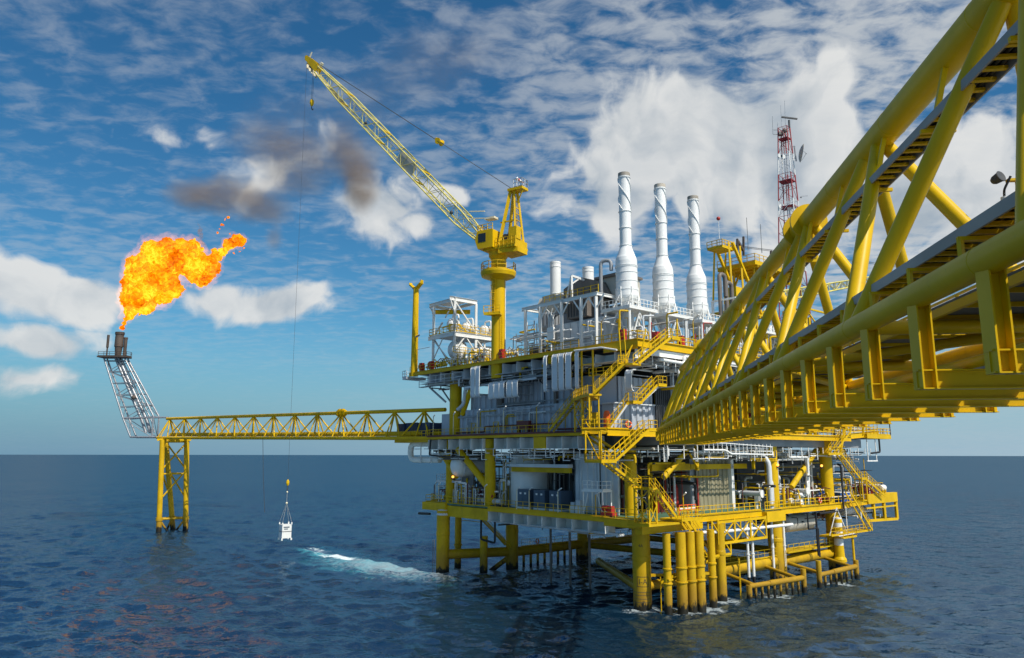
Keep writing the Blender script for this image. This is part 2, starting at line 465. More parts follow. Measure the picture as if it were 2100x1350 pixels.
# ------------------------------------------------------------------ sea: one displaced sheet out to the horizon
def build_sea():
    rs = [12.0]
    while rs[-1] < 700: rs.append(rs[-1] * 1.0048)
    while rs[-1] < 60000: rs.append(rs[-1] * 1.05)
    rs = np.array(rs)
    th = np.concatenate([np.linspace(-math.pi, -0.80, 110, endpoint=False), np.linspace(-0.80, 0.80, 520, endpoint=False), np.linspace(0.80, math.pi, 110, endpoint=False)])
    nr, nt = len(rs), len(th)
    RR, TT = np.meshgrid(rs, th, indexing='ij')
    X, Y = RR * np.sin(TT), RR * np.cos(TT)
    spac = RR * 0.0048
    Z = np.zeros_like(X); DX = np.zeros_like(X); DY = np.zeros_like(X)
    g = np.random.default_rng(5)
    wind = R(205)
    for i in range(70):
        lam = 0.9 * (15 / 0.9) ** (i / 69.0) * g.uniform(0.93, 1.07)
        a = wind + g.normal(0, 0.55)
        k = 2 * math.pi / lam
        amp = 0.0165 * lam ** 0.42 * g.uniform(0.5, 1.4)
        if lam > 8: amp *= 0.7
        ph = k * (X * math.sin(a) + Y * math.cos(a)) + g.uniform(0, 6.28)
        fade = np.clip(lam / spac / 3.0 - 0.6, 0, 1) * np.clip((900 - RR) / 500, 0, 1)
        Z += amp * fade * np.sin(ph)
        q = 0.8 * amp * fade * np.cos(ph)
        DX += q * math.sin(a); DY += q * math.cos(a)
    P = np.stack([X + DX, Y + DY, Z], -1).reshape(-1, 3)
    i, j = np.meshgrid(np.arange(nr - 1), np.arange(nt), indexing='ij')
    j2 = (j + 1) % nt
    F = np.stack([i * nt + j, (i + 1) * nt + j, (i + 1) * nt + j2, i * nt + j2], -1).reshape(-1, 4)
    P = np.vstack([P, [[0, 0, 0]]])
    tri = [(len(P) - 1, int(jj), int((jj + 1) % nt)) for jj in range(nt)]
    me = bpy.data.meshes.new('sea')
    nv, nq, n3 = len(P), len(F), len(tri)
    me.vertices.add(nv); me.vertices.foreach_set('co', P.astype(np.float32).ravel())
    loops = np.concatenate([F.ravel(), np.array(tri).ravel()]).astype(np.int32)
    me.loops.add(len(loops)); me.loops.foreach_set('vertex_index', loops)
    me.polygons.add(nq + n3)
    st = np.concatenate([np.arange(nq) * 4, nq * 4 + np.arange(n3) * 3]).astype(np.int32)
    me.polygons.foreach_set('loop_start', st)
    me.polygons.foreach_set('use_smooth', np.ones(nq + n3, bool))
    me.update(calc_edges=True); me.validate()
    m, t, p = new_mat('sea_water')
    pos = t.n('ShaderNodeNewGeometry').outputs['Position']
    # foam and aerated turquoise water where a discharge boils up beside the platform
    def blob(cx, cy, dirx, diry, hl, hw):
        d = t.vmath('SUBTRACT', pos, (cx, cy, 0))
        l = math.hypot(dirx, diry); ux, uy = dirx / l, diry / l
        a = t.vmath('DOT_PRODUCT', d, (ux / hl, uy / hl, 0), out=1); b = t.vmath('DOT_PRODUCT', d, (-uy / hw, ux / hw, 0), out=1)
        return t.math('SUBTRACT', 1.0, t.math('SQRT', t.math('ADD', t.math('MULTIPLY', a, a), t.math('MULTIPLY', b, b))))
    nf = t.noise(pos, 0.35, 6, 0.65, 0.6)
    nf2 = t.noise(pos, 1.5, 6, 0.7, 0.5)
    sx, sy = 20.0, -28.0
    aer = t.math('MAXIMUM', blob(-33.5, 141.5, 8, -12, 13, 5.0), t.math('MULTIPLY', blob(-23, 128, 16, -18, 15, 7.5), 0.42))
    aerd = t.mapr(t.math('ADD', aer, t.math('MULTIPLY_ADD', nf, 1.7, -0.62)), 0.0, 0.85)
    core = t.math('MAXIMUM', blob(-36.8, 144.5, 6, -8, 5.0, 1.6), blob(-31.0, 136.0, 8, -7, 6, 1.8))
    cored = t.mapr(t.math('ADD', core, t.math('MULTIPLY_ADD', nf2, 2.6, -0.95)), 0.15, 0.9)
    wake = t.math('MAXIMUM', blob(-20, 124, 14, -14, 17, 7.0), blob(0, 122, 18, 8, 22, 6))
    waked = t.math('MULTIPLY', t.mapr(t.math('ADD', wake, t.math('MULTIPLY_ADD', nf2, 2.8, -1.25)), 0.0, 1.1), 0.40)
    wash = None
    for (u_, v_) in ((0, 0), (-3.2, 11.5), (0, 30.2), (-1, 45.8), (38.0, -2.1), (33.9, 8.6), (34.2, 25.3), (-4, 3), (-4.3, 6.5), (-5.6, 20), (-6.2, 36), S(939, 1164)[:2]):
        q_ = PO + u_ * E1 + v_ * E2
        d_ = t.vmath('LENGTH', t.vmath('MULTIPLY', t.vmath('SUBTRACT', pos, (q_[0], q_[1], 0)), (1, 1, 0)), out=1)
        w_ = t.mapr(d_, 1.2 if abs(u_) < 30 else 1.6, 4.6, 1.0, 0.0)
        wash = w_ if wash is None else t.math('MAXIMUM', wash, w_)
    washd = t.math('MULTIPLY', t.mapr(t.math('ADD', wash, t.math('MULTIPLY_ADD', t.noise(pos, 1.1, 6, 0.75, 0.8), 2.4, -1.75)), 0.15, 0.6), 0.55)
    waked = t.math('MAXIMUM', waked, washd)
    speck = t.math('MULTIPLY', t.mapr(t.noise(t.vmath('MULTIPLY', pos, (1, 1.6, 1)), 0.55, 7, 0.72), 0.765, 0.80), 0.8)
    big = t.noise(pos, 0.012, 4, 0.6)
    base = t.mix(big, col4((0.0025, 0.017, 0.038)), col4((0.004, 0.026, 0.056)))
    c = t.mix(t.math('MULTIPLY', aerd, 0.85), base, col4((0.07, 0.42, 0.48)))
    fo = t.math('MAXIMUM', t.math('MAXIMUM', cored, waked), speck)
    c = t.mix(fo, c, col4((0.72, 0.82, 0.84)))
    def slope(scale, k, rough, off, strx=1.0, stry=1.5):
        nd = t.n('ShaderNodeTexNoise', noise_dimensions='3D')
        t.put(nd.inputs['Vector'], t.vmath('ADD', t.vmath('MULTIPLY', pos, (strx, stry, 1.0)), off))
        nd.inputs['Scale'].default_value = scale; nd.inputs['Detail'].default_value = 5; nd.inputs['Roughness'].default_value = rough
        nd.inputs['Distortion'].default_value = 0.4
        return t.vmath('MULTIPLY', t.vmath('SUBTRACT', nd.outputs['Color'], (0.5, 0.5, 0.5)), (k, k * 1.25, 0.0))
    sl = t.vmath('ADD', slope(0.95, 0.58, 0.64, (3, 8, 0)), slope(3.4, 0.75, 0.66, (71, 5, 0)))
    gust = t.mapr(t.noise(pos, 0.018, 4, 0.6), 0.3, 0.7, 0.75, 1.25)
    sl = t.vmath('MULTIPLY', sl, t.comb(gust, gust, 1.0))
    nrm = t.vmath('NORMALIZE', t.vmath('ADD', t.n('ShaderNodeNewGeometry').outputs['Normal'], sl))
    m.node_tree.nodes.remove(p)
    # rough water: the facets hide one another at a shallow angle, so its reflectance levels off below one
    fr = t.n('ShaderNodeFresnel'); fr.inputs['IOR'].default_value = 1.333; t.put(fr.inputs['Normal'], nrm)
    rf = t.math('DIVIDE', fr.outputs[0], t.math('MULTIPLY_ADD', fr.outputs[0], 1.35, 1.0))
    df = t.n('ShaderNodeBsdfDiffuse'); t.put(df.inputs['Color'], c); t.put(df.inputs['Normal'], nrm)
    gl = t.n('ShaderNodeBsdfAnisotropic' if False else 'ShaderNodeBsdfGlossy'); gl.inputs['Color'].default_value = (0.49, 0.63, 0.75, 1); gl.inputs['Roughness'].default_value = 0.17
    t.put(gl.inputs['Normal'], nrm)
    mx = t.n('ShaderNodeMixShader'); t.put(mx.inputs[0], t.math('MULTIPLY', rf, t.math('MULTIPLY_ADD', fo, -0.8, 1.0)))
    m.node_tree.links.new(df.outputs[0], mx.inputs[1]); m.node_tree.links.new(gl.outputs[0], mx.inputs[2])
    out = [n for n in m.node_tree.nodes if n.type == 'OUTPUT_MATERIAL'][0]
    m.node_tree.links.new(mx.outputs[0], out.inputs[0])
    me.materials.append(m)
    o = bpy.data.objects.new('sea', me); C.objects.link(o)
    tag(o, 'dark blue choppy open sea reaching to the horizon', 'sea', kind='structure')
build_sea()

# ------------------------------------------------------------------ flame and smoke
def fused_blob(name, balls, voxel):
    import bmesh
    bm = bmesh.new()
    from mathutils import Matrix
    for (c, r) in balls:
        bmesh.ops.create_icosphere(bm, subdivisions=3, radius=r, matrix=Matrix.Translation(Vector(c)))
    me = bpy.data.meshes.new(name + '_raw'); bm.to_mesh(me); bm.free()
    o = bpy.data.objects.new(name + '_raw', me); C.objects.link(o)
    md = o.modifiers.new('remesh', 'REMESH'); md.mode = 'VOXEL'; md.voxel_size = voxel
    ms = o.modifiers.new('smooth', 'SMOOTH'); ms.iterations = 6; ms.factor = 0.5
    dg = bpy.context.evaluated_depsgraph_get()
    out = bpy.data.meshes.new_from_object(o.evaluated_get(dg))
    bpy.data.objects.remove(o); bpy.data.meshes.remove(me)
    return out
def lumpy(me, layers):
    n = len(me.vertices)
    for sc_, amp, oct_ in layers:
        nr = [v.normal.copy() for v in me.vertices]
        for v, nn in zip(me.vertices, nr):
            f = mnoise.turbulence(v.co * sc_, oct_, False, noise_basis='PERLIN_ORIGINAL', amplitude_scale=0.55, frequency_scale=2.0)
            v.co += nn * (f - 0.45) * amp
        me.update()
YF = 187.0
FL = [(250, 676, 3.5), (253, 668, 6), (257, 656, 11), (262, 642, 17), (266, 622, 22), (280, 606, 32), (300, 590, 44), (322, 572, 42), (290, 575, 36), (300, 552, 40), (330, 535, 38), (312, 512, 27),
      (345, 512, 30), (365, 535, 36), (385, 520, 34), (352, 590, 24), (330, 610, 24), (300, 625, 22), (400, 545, 34), (412, 566, 27), (428, 552, 24), (440, 530, 17), (452, 518, 12), (462, 512, 11), (472, 503, 14), (486, 497, 16), (497, 494, 11),
      (480, 484, 9), (462, 495, 8)]
FL2 = [(447, 478, 2.6), (450, 470, 2.2), (456, 462, 3.0), (461, 452, 2.6), (466, 446, 3.4), (478, 520, 2.2), (490, 517, 2.2), (470, 480, 2.2), (500, 510, 2)]
def balls(lst, jit=2.5):
    out = []
    for i, (x, y, r) in enumerate(lst):
        out.append((tuple(at(x, y, YF + (jit * math.sin(i * 2.3) if r > 12 else 0))), r * YF / 1522.0 * 1.08))
    return out
fm = fused_blob('flame', balls(FL), 0.22)
lumpy(fm, [(0.30, 1.5, 2), (1.1, 0.55, 3)])
fm2 = fused_blob('flame_wisp', balls(FL2, 0), 0.06)
lumpy(fm2, [(1.5, 0.6, 3)])
def flame_mat():
    m, t, p = new_mat('burning_gas')
    m.node_tree.nodes.remove(p)
    pos = t.n('ShaderNodeNewGeometry').outputs['Position']
    wv = t.vmath('ADD', pos, t.comb(t.math('MULTIPLY', t.noise(pos, 0.5, 4, 0.6), 3.0), t.math('MULTIPLY', t.noise(t.vmath('ADD', pos, (31, 7, 3)), 0.5, 4, 0.6), 3.0), t.math('MULTIPLY', t.noise(t.vmath('ADD', pos, (3, 17, 23)), 0.5, 4, 0.6), 3.0)))
    n1 = t.noise(wv, 0.55, 9, 0.62, 1.4)
    n2 = t.noise(wv, 0.16, 3, 0.5)
    v = t.math('ADD', t.math('MULTIPLY', n1, 1.0), t.math('MULTIPLY_ADD', n2, 0.8, -0.40))
    c = t.ramp(v, [(0.26, (0.36, 0.045, 0.0)), (0.38, (0.85, 0.15, 0.0)), (0.49, (1.15, 0.29, 0.002)), (0.60, (1.3, 0.50, 0.004)), (0.72, (1.4, 0.82, 0.03))])
    e = t.n('ShaderNodeEmission'); t.put(e.inputs[0], c); e.inputs[1].default_value = 1.15
    out = [n for n in m.node_tree.nodes if n.type == 'OUTPUT_MATERIAL'][0]
    m.node_tree.links.new(e.outputs[0], out.inputs[0])
    return m
FM = flame_mat()
for me in (fm, fm2):
    me.materials.clear(); me.materials.append(FM)
    me.polygons.foreach_set('use_smooth', [True] * len(me.polygons))
fo_ = bpy.data.objects.new('flame', fm); C.objects.link(fo_)
tag(fo_, 'large orange and yellow gas flame blowing to the right from the flare tip', 'flame')
fw_ = bpy.data.objects.new('flame_wisp', fm2); C.objects.link(fw_); fw_.parent = fo_
BASE['flame'] = (0, 0, 0)

hm = fused_blob('flame_halo', [(c, r * 1.14 + 0.35) for c, r in balls(FL)], 0.4)
lumpy(hm, [(0.5, 0.9, 2)])
def halo_mat():
    m, t, p = new_mat('glowing_gas'); m.node_tree.nodes.remove(p)
    v = t.n('ShaderNodeVolumePrincipled'); pos = t.n('ShaderNodeNewGeometry').outputs['Position']
    v.inputs['Density'].default_value = 0.0
    v.inputs['Emission Color'].default_value = (1.0, 0.30, 0.05, 1)
    t.put(v.inputs['Emission Strength'], t.math('MULTIPLY', t.mapr(t.noise(pos, 0.8, 4, 0.65), 0.35, 0.7), 0.16))
    out = [n for n in m.node_tree.nodes if n.type == 'OUTPUT_MATERIAL'][0]
    m.node_tree.links.new(v.outputs[0], out.inputs['Volume'])
    return m
hm.materials.clear(); hm.materials.append(halo_mat())
fh_ = bpy.data.objects.new('flame_halo', hm); C.objects.link(fh_); fh_.parent = fo_

def smoke_mat(dens, scale=0.09, lo=0.42, hi=0.72, soft=False):
    m, t, p = new_mat('dark_smoke')
    m.node_tree.nodes.remove(p)
    pos = t.n('ShaderNodeNewGeometry').outputs['Position']
    d = t.math('MULTIPLY', t.mapr(t.noise(pos, scale, 4, 0.6, 0.6), lo, hi), dens)
    if soft:
        ob = t.n('ShaderNodeTexCoord').outputs['Object']
        r_ = t.vmath('LENGTH', t.vmath('ADD', ob, t.comb(t.math('MULTIPLY_ADD', t.noise(pos, 0.08, 3, 0.6), 0.8, -0.4), t.math('MULTIPLY_ADD', t.noise(t.vmath('ADD', pos, (40, 9, 2)), 0.08, 3, 0.6), 0.8, -0.4), t.math('MULTIPLY_ADD', t.noise(t.vmath('ADD', pos, (4, 29, 12)), 0.08, 3, 0.6), 0.8, -0.4))), out=1)
        d = t.math('MULTIPLY', d, t.mapr(r_, 0.15, 0.85, 1.0, 0.0))
    v = t.n('ShaderNodeVolumePrincipled')
    v.inputs['Color'].default_value = (0.52, 0.40, 0.31, 1)
    t.put(v.inputs['Density'], d)
    v.inputs['Anisotropy'].default_value = 0.2
    out = [n for n in m.node_tree.nodes if n.type == 'OUTPUT_MATERIAL'][0]
    m.node_tree.links.new(v.outputs[0], out.inputs['Volume'])
    return m
def puffs():
    import bmesh
    bm = bmesh.new(); bmesh.ops.create_icosphere(bm, subdivisions=3, radius=1.0)
    root = bpy.data.objects.new('smoke', None); C.objects.link(root)
    root.location = at(480, 400, 205)
    tag(root, 'patches of thin brownish dark smoke drifting right from the flame', 'smoke', kind='stuff')
    me = bpy.data.meshes.new('smoke_puff'); bm.to_mesh(me); bm.free()
    mats = [smoke_mat(k, 0.07, 0.22, 0.66, True) for k in (0.22, 0.10, 0.018)]
    for (px, py, hw, hh, tilt, k) in ((430, 398, 150, 66, -4, 0), (520, 425, 120, 60, 6, 0), (380, 400, 80, 46, 0, 1), (610, 370, 150, 80, -12, 1), (560, 300, 160, 90, 14, 1), (690, 300, 120, 90, 8, 1), (738, 375, 62, 96, -6, 0), (720, 330, 90, 80, 0, 1),
                                      (760, 210, 230, 120, -18, 2), (900, 130, 260, 130, -14, 2), (620, 240, 190, 100, 0, 2), (562, 490, 26, 46, 0, 1)):
        Y = 205.0; k_ = Y / 1522.0
        o = bpy.data.objects.new('smoke_puff', me.copy()); C.objects.link(o)
        o.data.materials.append(mats[k])
        o.parent = root
        o.location = Vector(at(px, py, Y)) - root.location
        o.scale = (hw * k_, hh * k_ * 0.8, hh * k_)
        o.rotation_euler = (0, R(tilt), 0)
puffs()
PF2 = [(413, 500, 9), (412, 488, 8), (410, 476, 7.5), (407, 465, 6), (404, 456, 4)]
sm2 = fused_blob('smoke_plume', [(tuple(at(x, y, 188)), r * 188 / 1522.0) for x, y, r in PF2], 0.3)
lumpy(sm2, [(0.6, 0.9, 3)])
sm2.materials.clear(); sm2.materials.append(smoke_mat(0.9, 0.5, 0.25, 0.6))
sp_ = bpy.data.objects.new('smoke_plume', sm2); C.objects.link(sp_)
tag(sp_, 'small dense dark plume rising off the top of the flame', 'smoke', kind='stuff')
# ------------------------------------------------------------------ near footbridge
Zb = lambda z: HC + z
def build_bridge():
    T = thing('footbridge', 'huge yellow tubular truss footbridge crossing overhead at the right to the platform corner', 'bridge', (7.7, 40, Zb(2.8)), fr=BF)
    XL, XR, XT, ZC, ZT, ZL = 5.47, 9.97, 7.70, 2.80, 8.78, 1.30
    A0, A1 = -9.0, 84.0
    tops = [-1.2, 6.1, 13.3, 20.9, 28.2, 36.4, 44.3, 52.3, 60.8, 68.7, 76.6]
    bots = [-8.5, -4.8, 2.5, 9.7, 17.0, 24.4, 32.2, 40.2, 48.2, 56.4, 64.6, 72.6, 80.6]
    TC = MB(BF).tube((XT, A0, Zb(ZT)), (XT, 28.0, Zb(ZT)), .38, 28).tube((XT, 29.2, Zb(ZT)), (XT, 60.6, Zb(ZT)), .36, 20).tube((XT, 61.6, Zb(ZT)), (XT, 77.5, Zb(ZT)), .34, 16)
    m = TC
    for a in np.arange(-5, 27.5, 4.9): m.lathe((XT, a, Zb(ZT)), [(.38, 0), (.388, .015), (.388, .04), (.38, .055)], 24, axis=(0, 1, 0))
    for a in np.arange(31, 59, 5.4): m.lathe((XT, a, Zb(ZT)), [(.36, 0), (.368, .015), (.368, .04), (.36, .055)], 20, axis=(0, 1, 0))
    m.build('top_chord', 'bridge', T)
    for x in (XL, XR):
        m = MB(BF).tube((x, A0, Zb(ZC)), (x, A1, Zb(ZC)), .235, 24)
        for a in np.arange(-6.4, 83, 5.85): m.lathe((x, a, Zb(ZC)), [(.235, 0), (.2415, .012), (.2415, .03), (.235, .042)], 24, axis=(0, 1, 0))
        m.build('bottom_chord', 'bridge', T)
    for a, r in ((28.0, .68), (29.2, .68), (60.6, .60), (61.6, .60)):
        m = MB(BF).tube((XT, a - .07, Zb(ZT)), (XT, a + .07, Zb(ZT)), r, 28); m.build('joint_flange', 'bridge', T)
    for a in (28.6, 61.1): MB(BF).tube((XT, a - .6, Zb(ZT)), (XT, a + .6, Zb(ZT)),   .44 if a < 40 else .40, 22).build('joint_spool', 'bridge', T)
    bp = [b for b in bots if b > -8]
    for i, a in enumerate(tops):
        for x in (XL, XR):
            for b in (bp[i], bp[i + 1]):
                MB(BF).tube((XT, a + (0.35 if b > a else -0.35), Zb(ZT)), (x, b + (0.22 if b < a else -0.22), Zb(ZC)), .185, 14).build('brace', 'bridge', T)
    # lower rack: hangers, cross beams
    k = 0
    a = 1.0
    while a < A1 - 1:
        for x in (XL, XR):
            MB(BF).ibeam((x, a, Zb(ZC - .15)), (x, a, Zb(ZL - .17)), .30, .26, .03, up=np.array([1., 0, 0])).build('hanger_post', 'bridge', T)
        MB(BF).ibeam((XL - .15, a, Zb(ZL)), (XR + .25, a, Zb(ZL)), .22, .34, .025).build('cross_beam', 'bridge', T)
        a += 2.5
    for b in bots:
        MB(BF).tube((XL, b, Zb(ZC)), (XR, b, Zb(ZC)), .16, 12).build('cross_tube', 'bridge', T)
    for i in range(len(bots) - 1):
        p, q = (XL, XR) if i % 2 else (XR, XL)
        MB(BF).tube((p, bots[i], Zb(ZC - .02)), (q, bots[i + 1], Zb(ZC - .02)), .13, 10).build('plan_brace', 'bridge', T)
    # walkway between the chords: grating panels on joists
    for i in range(13):
        a0 = -8 + i * 7.0
        m = MB(BF).box((7.0, a0, Zb(ZC + .30)), (9.3, a0 + 6.96, Zb(ZC + .35)))
        m.build('deck_grating', 'grate', T)
        j = MB(BF)
        for x in (7.05, 9.25): j.box((x - .05, a0, Zb(ZC + .12)), (x + .05, a0 + 6.96, Zb(ZC + .296)))
        for q in range(5): j.box((7.1, a0 + q * 1.4, Zb(ZC + .20)), (9.2, a0 + q * 1.4 + .06, Zb(ZC + .296)))
        j.build('deck_joist', 'bridge', T)
    MB(BF).railing([(9.32, -8, Zb(ZC + .35)), (9.32, 83, Zb(ZC + .35))], sp=1.8, r=.035).build('handrail', 'bridge', T)
    MB(BF).railing([(6.98, 20, Zb(ZC + .35)), (6.98, 83, Zb(ZC + .35))], sp=1.8, r=.03).build('handrail', 'bridge', T)
    # pipes on the lower rack
    for x, r, mm in ((6.2, .10, 'yellow'), (6.65, .14, 'grey'), (7.15, .09, 'white'), (7.7, .17, 'dark'), (8.3, .13, 'yellow'), (8.8, .10, 'steel'), (9.35, .16, 'grey')):
        MB(BF).tube((x, A0, Zb(ZL + .172 + r)), (x, A1, Zb(ZL + .172 + r)), r, 10).build('rack_pipe', mm, T)
    MB(BF).path([(7.3, 40, Zb(ZL + .66)), (7.3, 47, Zb(ZL + .66)), (7.3, 62, Zb(ZL + .66)), (7.6, 76, Zb(ZL + .66))], .27, 12).build('rack_pipe', 'red', T, label='red fire water pipe')
    # cable trays
    def tray(x, z, w_, a0, a1, name='cable_tray'):
        m = MB(BF)
        for s_ in (-1, 1): m.box((x + s_ * w_ / 2 - .02, a0, Zb(z)), (x + s_ * w_ / 2 + .02, a1, Zb(z + .20)))
        m.box((x - w_ / 2 + .021, a0, Zb(z + .205)), (x + w_ / 2 - .021, a1, Zb(z + .225)))
        t = m.build(name, 'tray', T)
        r_ = MB(BF); aa = a0 + .2
        while aa < a1: r_.box((x - w_ / 2 + .022, aa, Zb(z + .03)), (x + w_ / 2 - .022, aa + .10, Zb(z + .09))); aa += .42
        r_.build('tray_rung', 'yellow', t)
        c_ = MB(BF)
        for q in (-.12, 0, .12): c_.tube((x + q, a0, Zb(z + .14)), (x + q, a1, Zb(z + .14)), .05, 6)
        c_.build('tray_cable', 'black', t)
    tray(5.95, 3.42, .55, -8, 82)
    tray(7.25, 7.05, .50, -8, 76)
    a = 2.0
    while a < 82:
        MB(BF).bar((XL + .1, a, Zb(ZC + .2)), (XL + .1, a, Zb(3.40)), .075).bar((XL + .06, a, Zb(3.385)), (6.3, a, Zb(3.385)), .065).build('tray_bracket', 'bridge', T)
        a += 2.0
    a = 1.5
    while a < 76:
        MB(BF).bar((7.25, a, Zb(7.32)), (XT - .16, a, Zb(8.48)), .11).bar((6.9, a, Zb(6.99)), (7.62, a, Zb(6.99)), .09).build('tray_hanger', 'bridge', T)
        a += 3.65
    # shoe that carries the bridge end
    MB(BF).box((XL - .3, 83.4, Zb(ZL + .3)), (XL + .3, 84.4, Zb(ZC - .22))).build('bearing_shoe', 'yellow2', T)
    MB(BF).box((XR - .3, 83.4, Zb(ZL + .3)), (XR + .3, 84.4, Zb(ZC - .22))).build('bearing_shoe', 'yellow2', T)
    # floodlight on its own pole
    F = thing('floodlight', 'dark round floodlight on a yellow pole beside the bridge walkway at the far right', 'floodlight', (9.45, 17.6, Zb(3.15)), fr=BF)
    x, a = 10.05, 18.4
    MB(BF).bar((x, a, Zb(2.95)), (x, a, Zb(6.62)), .16).bar((x - .3, a, Zb(6.62)), (x + .14, a, Zb(6.62)), .14, .06).bar((x, a, Zb(6.0)), (x - .4, a, Zb(6.0)), .10).build('pole', 'bridge', F)
    MB(BF).tube((x - .40, a, Zb(2.95)), (x - .40, a, Zb(6.2)), .085, 8).build('conduit', 'white', F)
    MB(BF).lathe((x - .55, a + .18, Zb(6.66)), [(0, 0), (.07, .01), (.11, .07), (.13, .22), (.15, .25), (.14, .26), (0, .25)], 18, axis=(.45, -.8, .25)).build('lamp_head', 'dark', F)
    MB(BF).path([(x - .30, a - .18, Zb(6.66)), (x - .44, a - .1, Zb(6.35)), (x - .40, a, Zb(6.2))], .03, 6).build('lead', 'black', F)
build_bridge()

# ------------------------------------------------------------------ flare bridge, its tower, the flare boom
def build_flare():
    P0 = PF.w((43.5, 0.5, 0)); P1 = np.array([-86.5, 184.5, 0.0])
    d = P1 - P0; LB = np.linalg.norm(d); d /= LB; nrm = np.array([d[1], -d[0], 0.0])
    if nrm[1] > 0: nrm = -nrm                                   # towards the camera
    FB = Fr(P0, d, nrm)                                          # x along, y towards the camera
    zb = lambda x: 20.75 + 1.35 * x / LB
    T = thing('flare_bridge', 'long slim yellow truss bridge reaching left over the sea to the flare', 'bridge', (LB / 2, 0, 21), fr=FB)
    H_, W_ = 4.75, 2.1
    for y in (-W_, W_): MB(FB).tube((0, y, zb(0)), (LB, y, zb(LB)), .30, 12).build('bottom_chord', 'yellow', T)
    MB(FB).tube((-1.5, 0, zb(0) + H_), (LB, 0, zb(LB) + H_), .34, 14).build('top_chord', 'yellow', T)
    nodes = np.linspace(3.5, LB - 1.5, 13)
    mid = [0.3] + [(a + b) / 2 for a, b in zip(nodes[:-1], nodes[1:])] + [LB - .2]
    for i, x in enumerate(nodes):
        for y in (-W_, W_):
            MB(FB).tube((x, 0, zb(x) + H_ - .1), (x, y, zb(x)), .13, 8).build('strut', 'yellow', T)
            for xm in (mid[i], mid[i + 1]):
                MB(FB).tube((x, 0, zb(x) + H_ - .1), (xm, y, zb(xm)), .15, 8).build('brace', 'yellow', T)
        MB(FB).tube((x, -W_, zb(x)), (x, W_, zb(x)), .12, 8).build('cross_tube', 'yellow', T)
    MB(FB).path([(-1, .55, zb(0) + .75), (LB * .96, .55, zb(LB) + .75)], .42, 14).build('flare_pipe', 'yellow', T)
    MB(FB).path([(-1, -.6, zb(0) + .55), (LB * .96, -.6, zb(LB) + .55)], .16, 8).build('flare_pipe', 'yellow2', T)
    m = MB(FB)
    for x in np.arange(2, LB, 3.2): m.box((x, -W_, zb(x) + .08), (x + .15, W_, zb(x) + .24))
    m.build('pipe_saddle', 'yellow', T)
    xf = nodes[3]
    for s_ in (-.45, .45): MB(FB).lathe((xf + s_ - .08, 0, zb(xf) + H_), [(0, 0), (.85, 0), (.85, .16), (0, .16)], 20, axis=(1, 0, 0)).build('joint_flange', 'yellow', T)
    MB(FB).tube((xf - 1.2, 0, zb(xf) + H_), (xf + 1.2, 0, zb(xf) + H_), .55, 14).build('joint_spool', 'yellow', T)
    MB(FB).box((1.0, -.9, zb(0) + .25), (LB, -.3, zb(0) + .29)) if False else None
    # support tower standing in the sea
    a1, a2, a3 = np.array([-84.0, 179.6, 0]), np.array([-79.2, 183.2, 0]), np.array([-82.9, 184.6, 0])
    tp = [at(333, 903, 180.2), at(383, 903, 183.2), at(340, 903, 184.6)]
    W = thing('flare_tower', 'yellow three legged tower standing in the sea under the far end of the flare bridge', 'tower', (-82, 182.4, 0), fr=WF)
    lg = [a1, a2, a3]
    for b_, t_ in zip(lg, tp):
        k = b_ + (t_ - b_) * .13
        MB(WF).tube(b_ - (t_ - b_) * .05, t_, .62, 16).tube(k - (0, 0, .4), k + (0, 0, .4), .78, 16).build('tower_leg', 'leg', W)
    P = lambda i, f: lg[i] + (tp[i] - lg[i]) * f
    def br(i, f, j, g, r=.24): MB(WF).tube(P(i, f), P(j, g), r, 10).build('tower_brace', 'leg', W)
    for i, j in ((0, 1), (1, 2), (2, 0)):
        br(i, .13, j, .13, .28); br(i, .62, j, .62, .22); br(i, .34, j, .66, .2); br(i, .98, j, .98, .3)
    br(0, .66, 1, .97, .2); br(1, .66, 2, .97, .2)
    for i, j in ((0, 1), (1, 0), (2, 0)):
        q = P(i, .13) + (P(j, .13) - P(i, .13)) * .42; q = q * (1, 1, 0) + (0, 0, -.8)
        MB(WF).tube(P(i, .13), q, .24, 10).build('tower_brace', 'leg', W)
    MB(WF)._bar(at(322, 903, 180.2), at(392, 903, 183.4), .8, .55).build('cap_beam', 'yellow', W)
    # flare boom: silver lattice leaning left, head platform, burner tips
    B = thing('flare_boom', 'silver lattice flare boom leaning left from the end of the flare bridge', 'flare boom', (-92, 186, 22), fr=WF)
    y0, y1 = 184.6, 187.6
    foot = [np.array([-95.3, y0, 22.3]), np.array([-90.0, y0, 22.3])]
    kneeL, kneeR = np.array([-97.6, 0, 27.0]), np.array([-90.0, 0, 27.5])
    topL, topR = np.array([-104.2, 0, 42.2]), np.array([-98.9, 0, 42.2])
    def at_y(p, y): return p * (1, 0, 1) + (0, y, 0)
    Lc = [[at_y(foot[0], y), at_y(kneeL, y), at_y(topL, (y + 186) / 2 + .0)] for y in (y0, y1)]
    Rc = [[at_y(foot[1], y), at_y(kneeR, y), at_y(topR, (y + 186) / 2)] for y in (y0, y1)]
    for k in range(2):
        MB(WF).path(Lc[k], .20, 10, bend=.3).build('boom_chord', 'boom', B)
        MB(WF).path(Rc[k], .20, 10, bend=.3).build('boom_chord', 'boom', B)
    def along(ch, f):
        n = len(ch) - 1
        ls = [np.linalg.norm(ch[i + 1] - ch[i]) for i in range(n)]; t = f * sum(ls)
        for i in range(n):
            if t <= ls[i] or i == n - 1: return ch[i] + (ch[i + 1] - ch[i]) * min(1, t / ls[i])
            t -= ls[i]
    fs = [0.0, .23, .38, .53, .68, .83, .97]
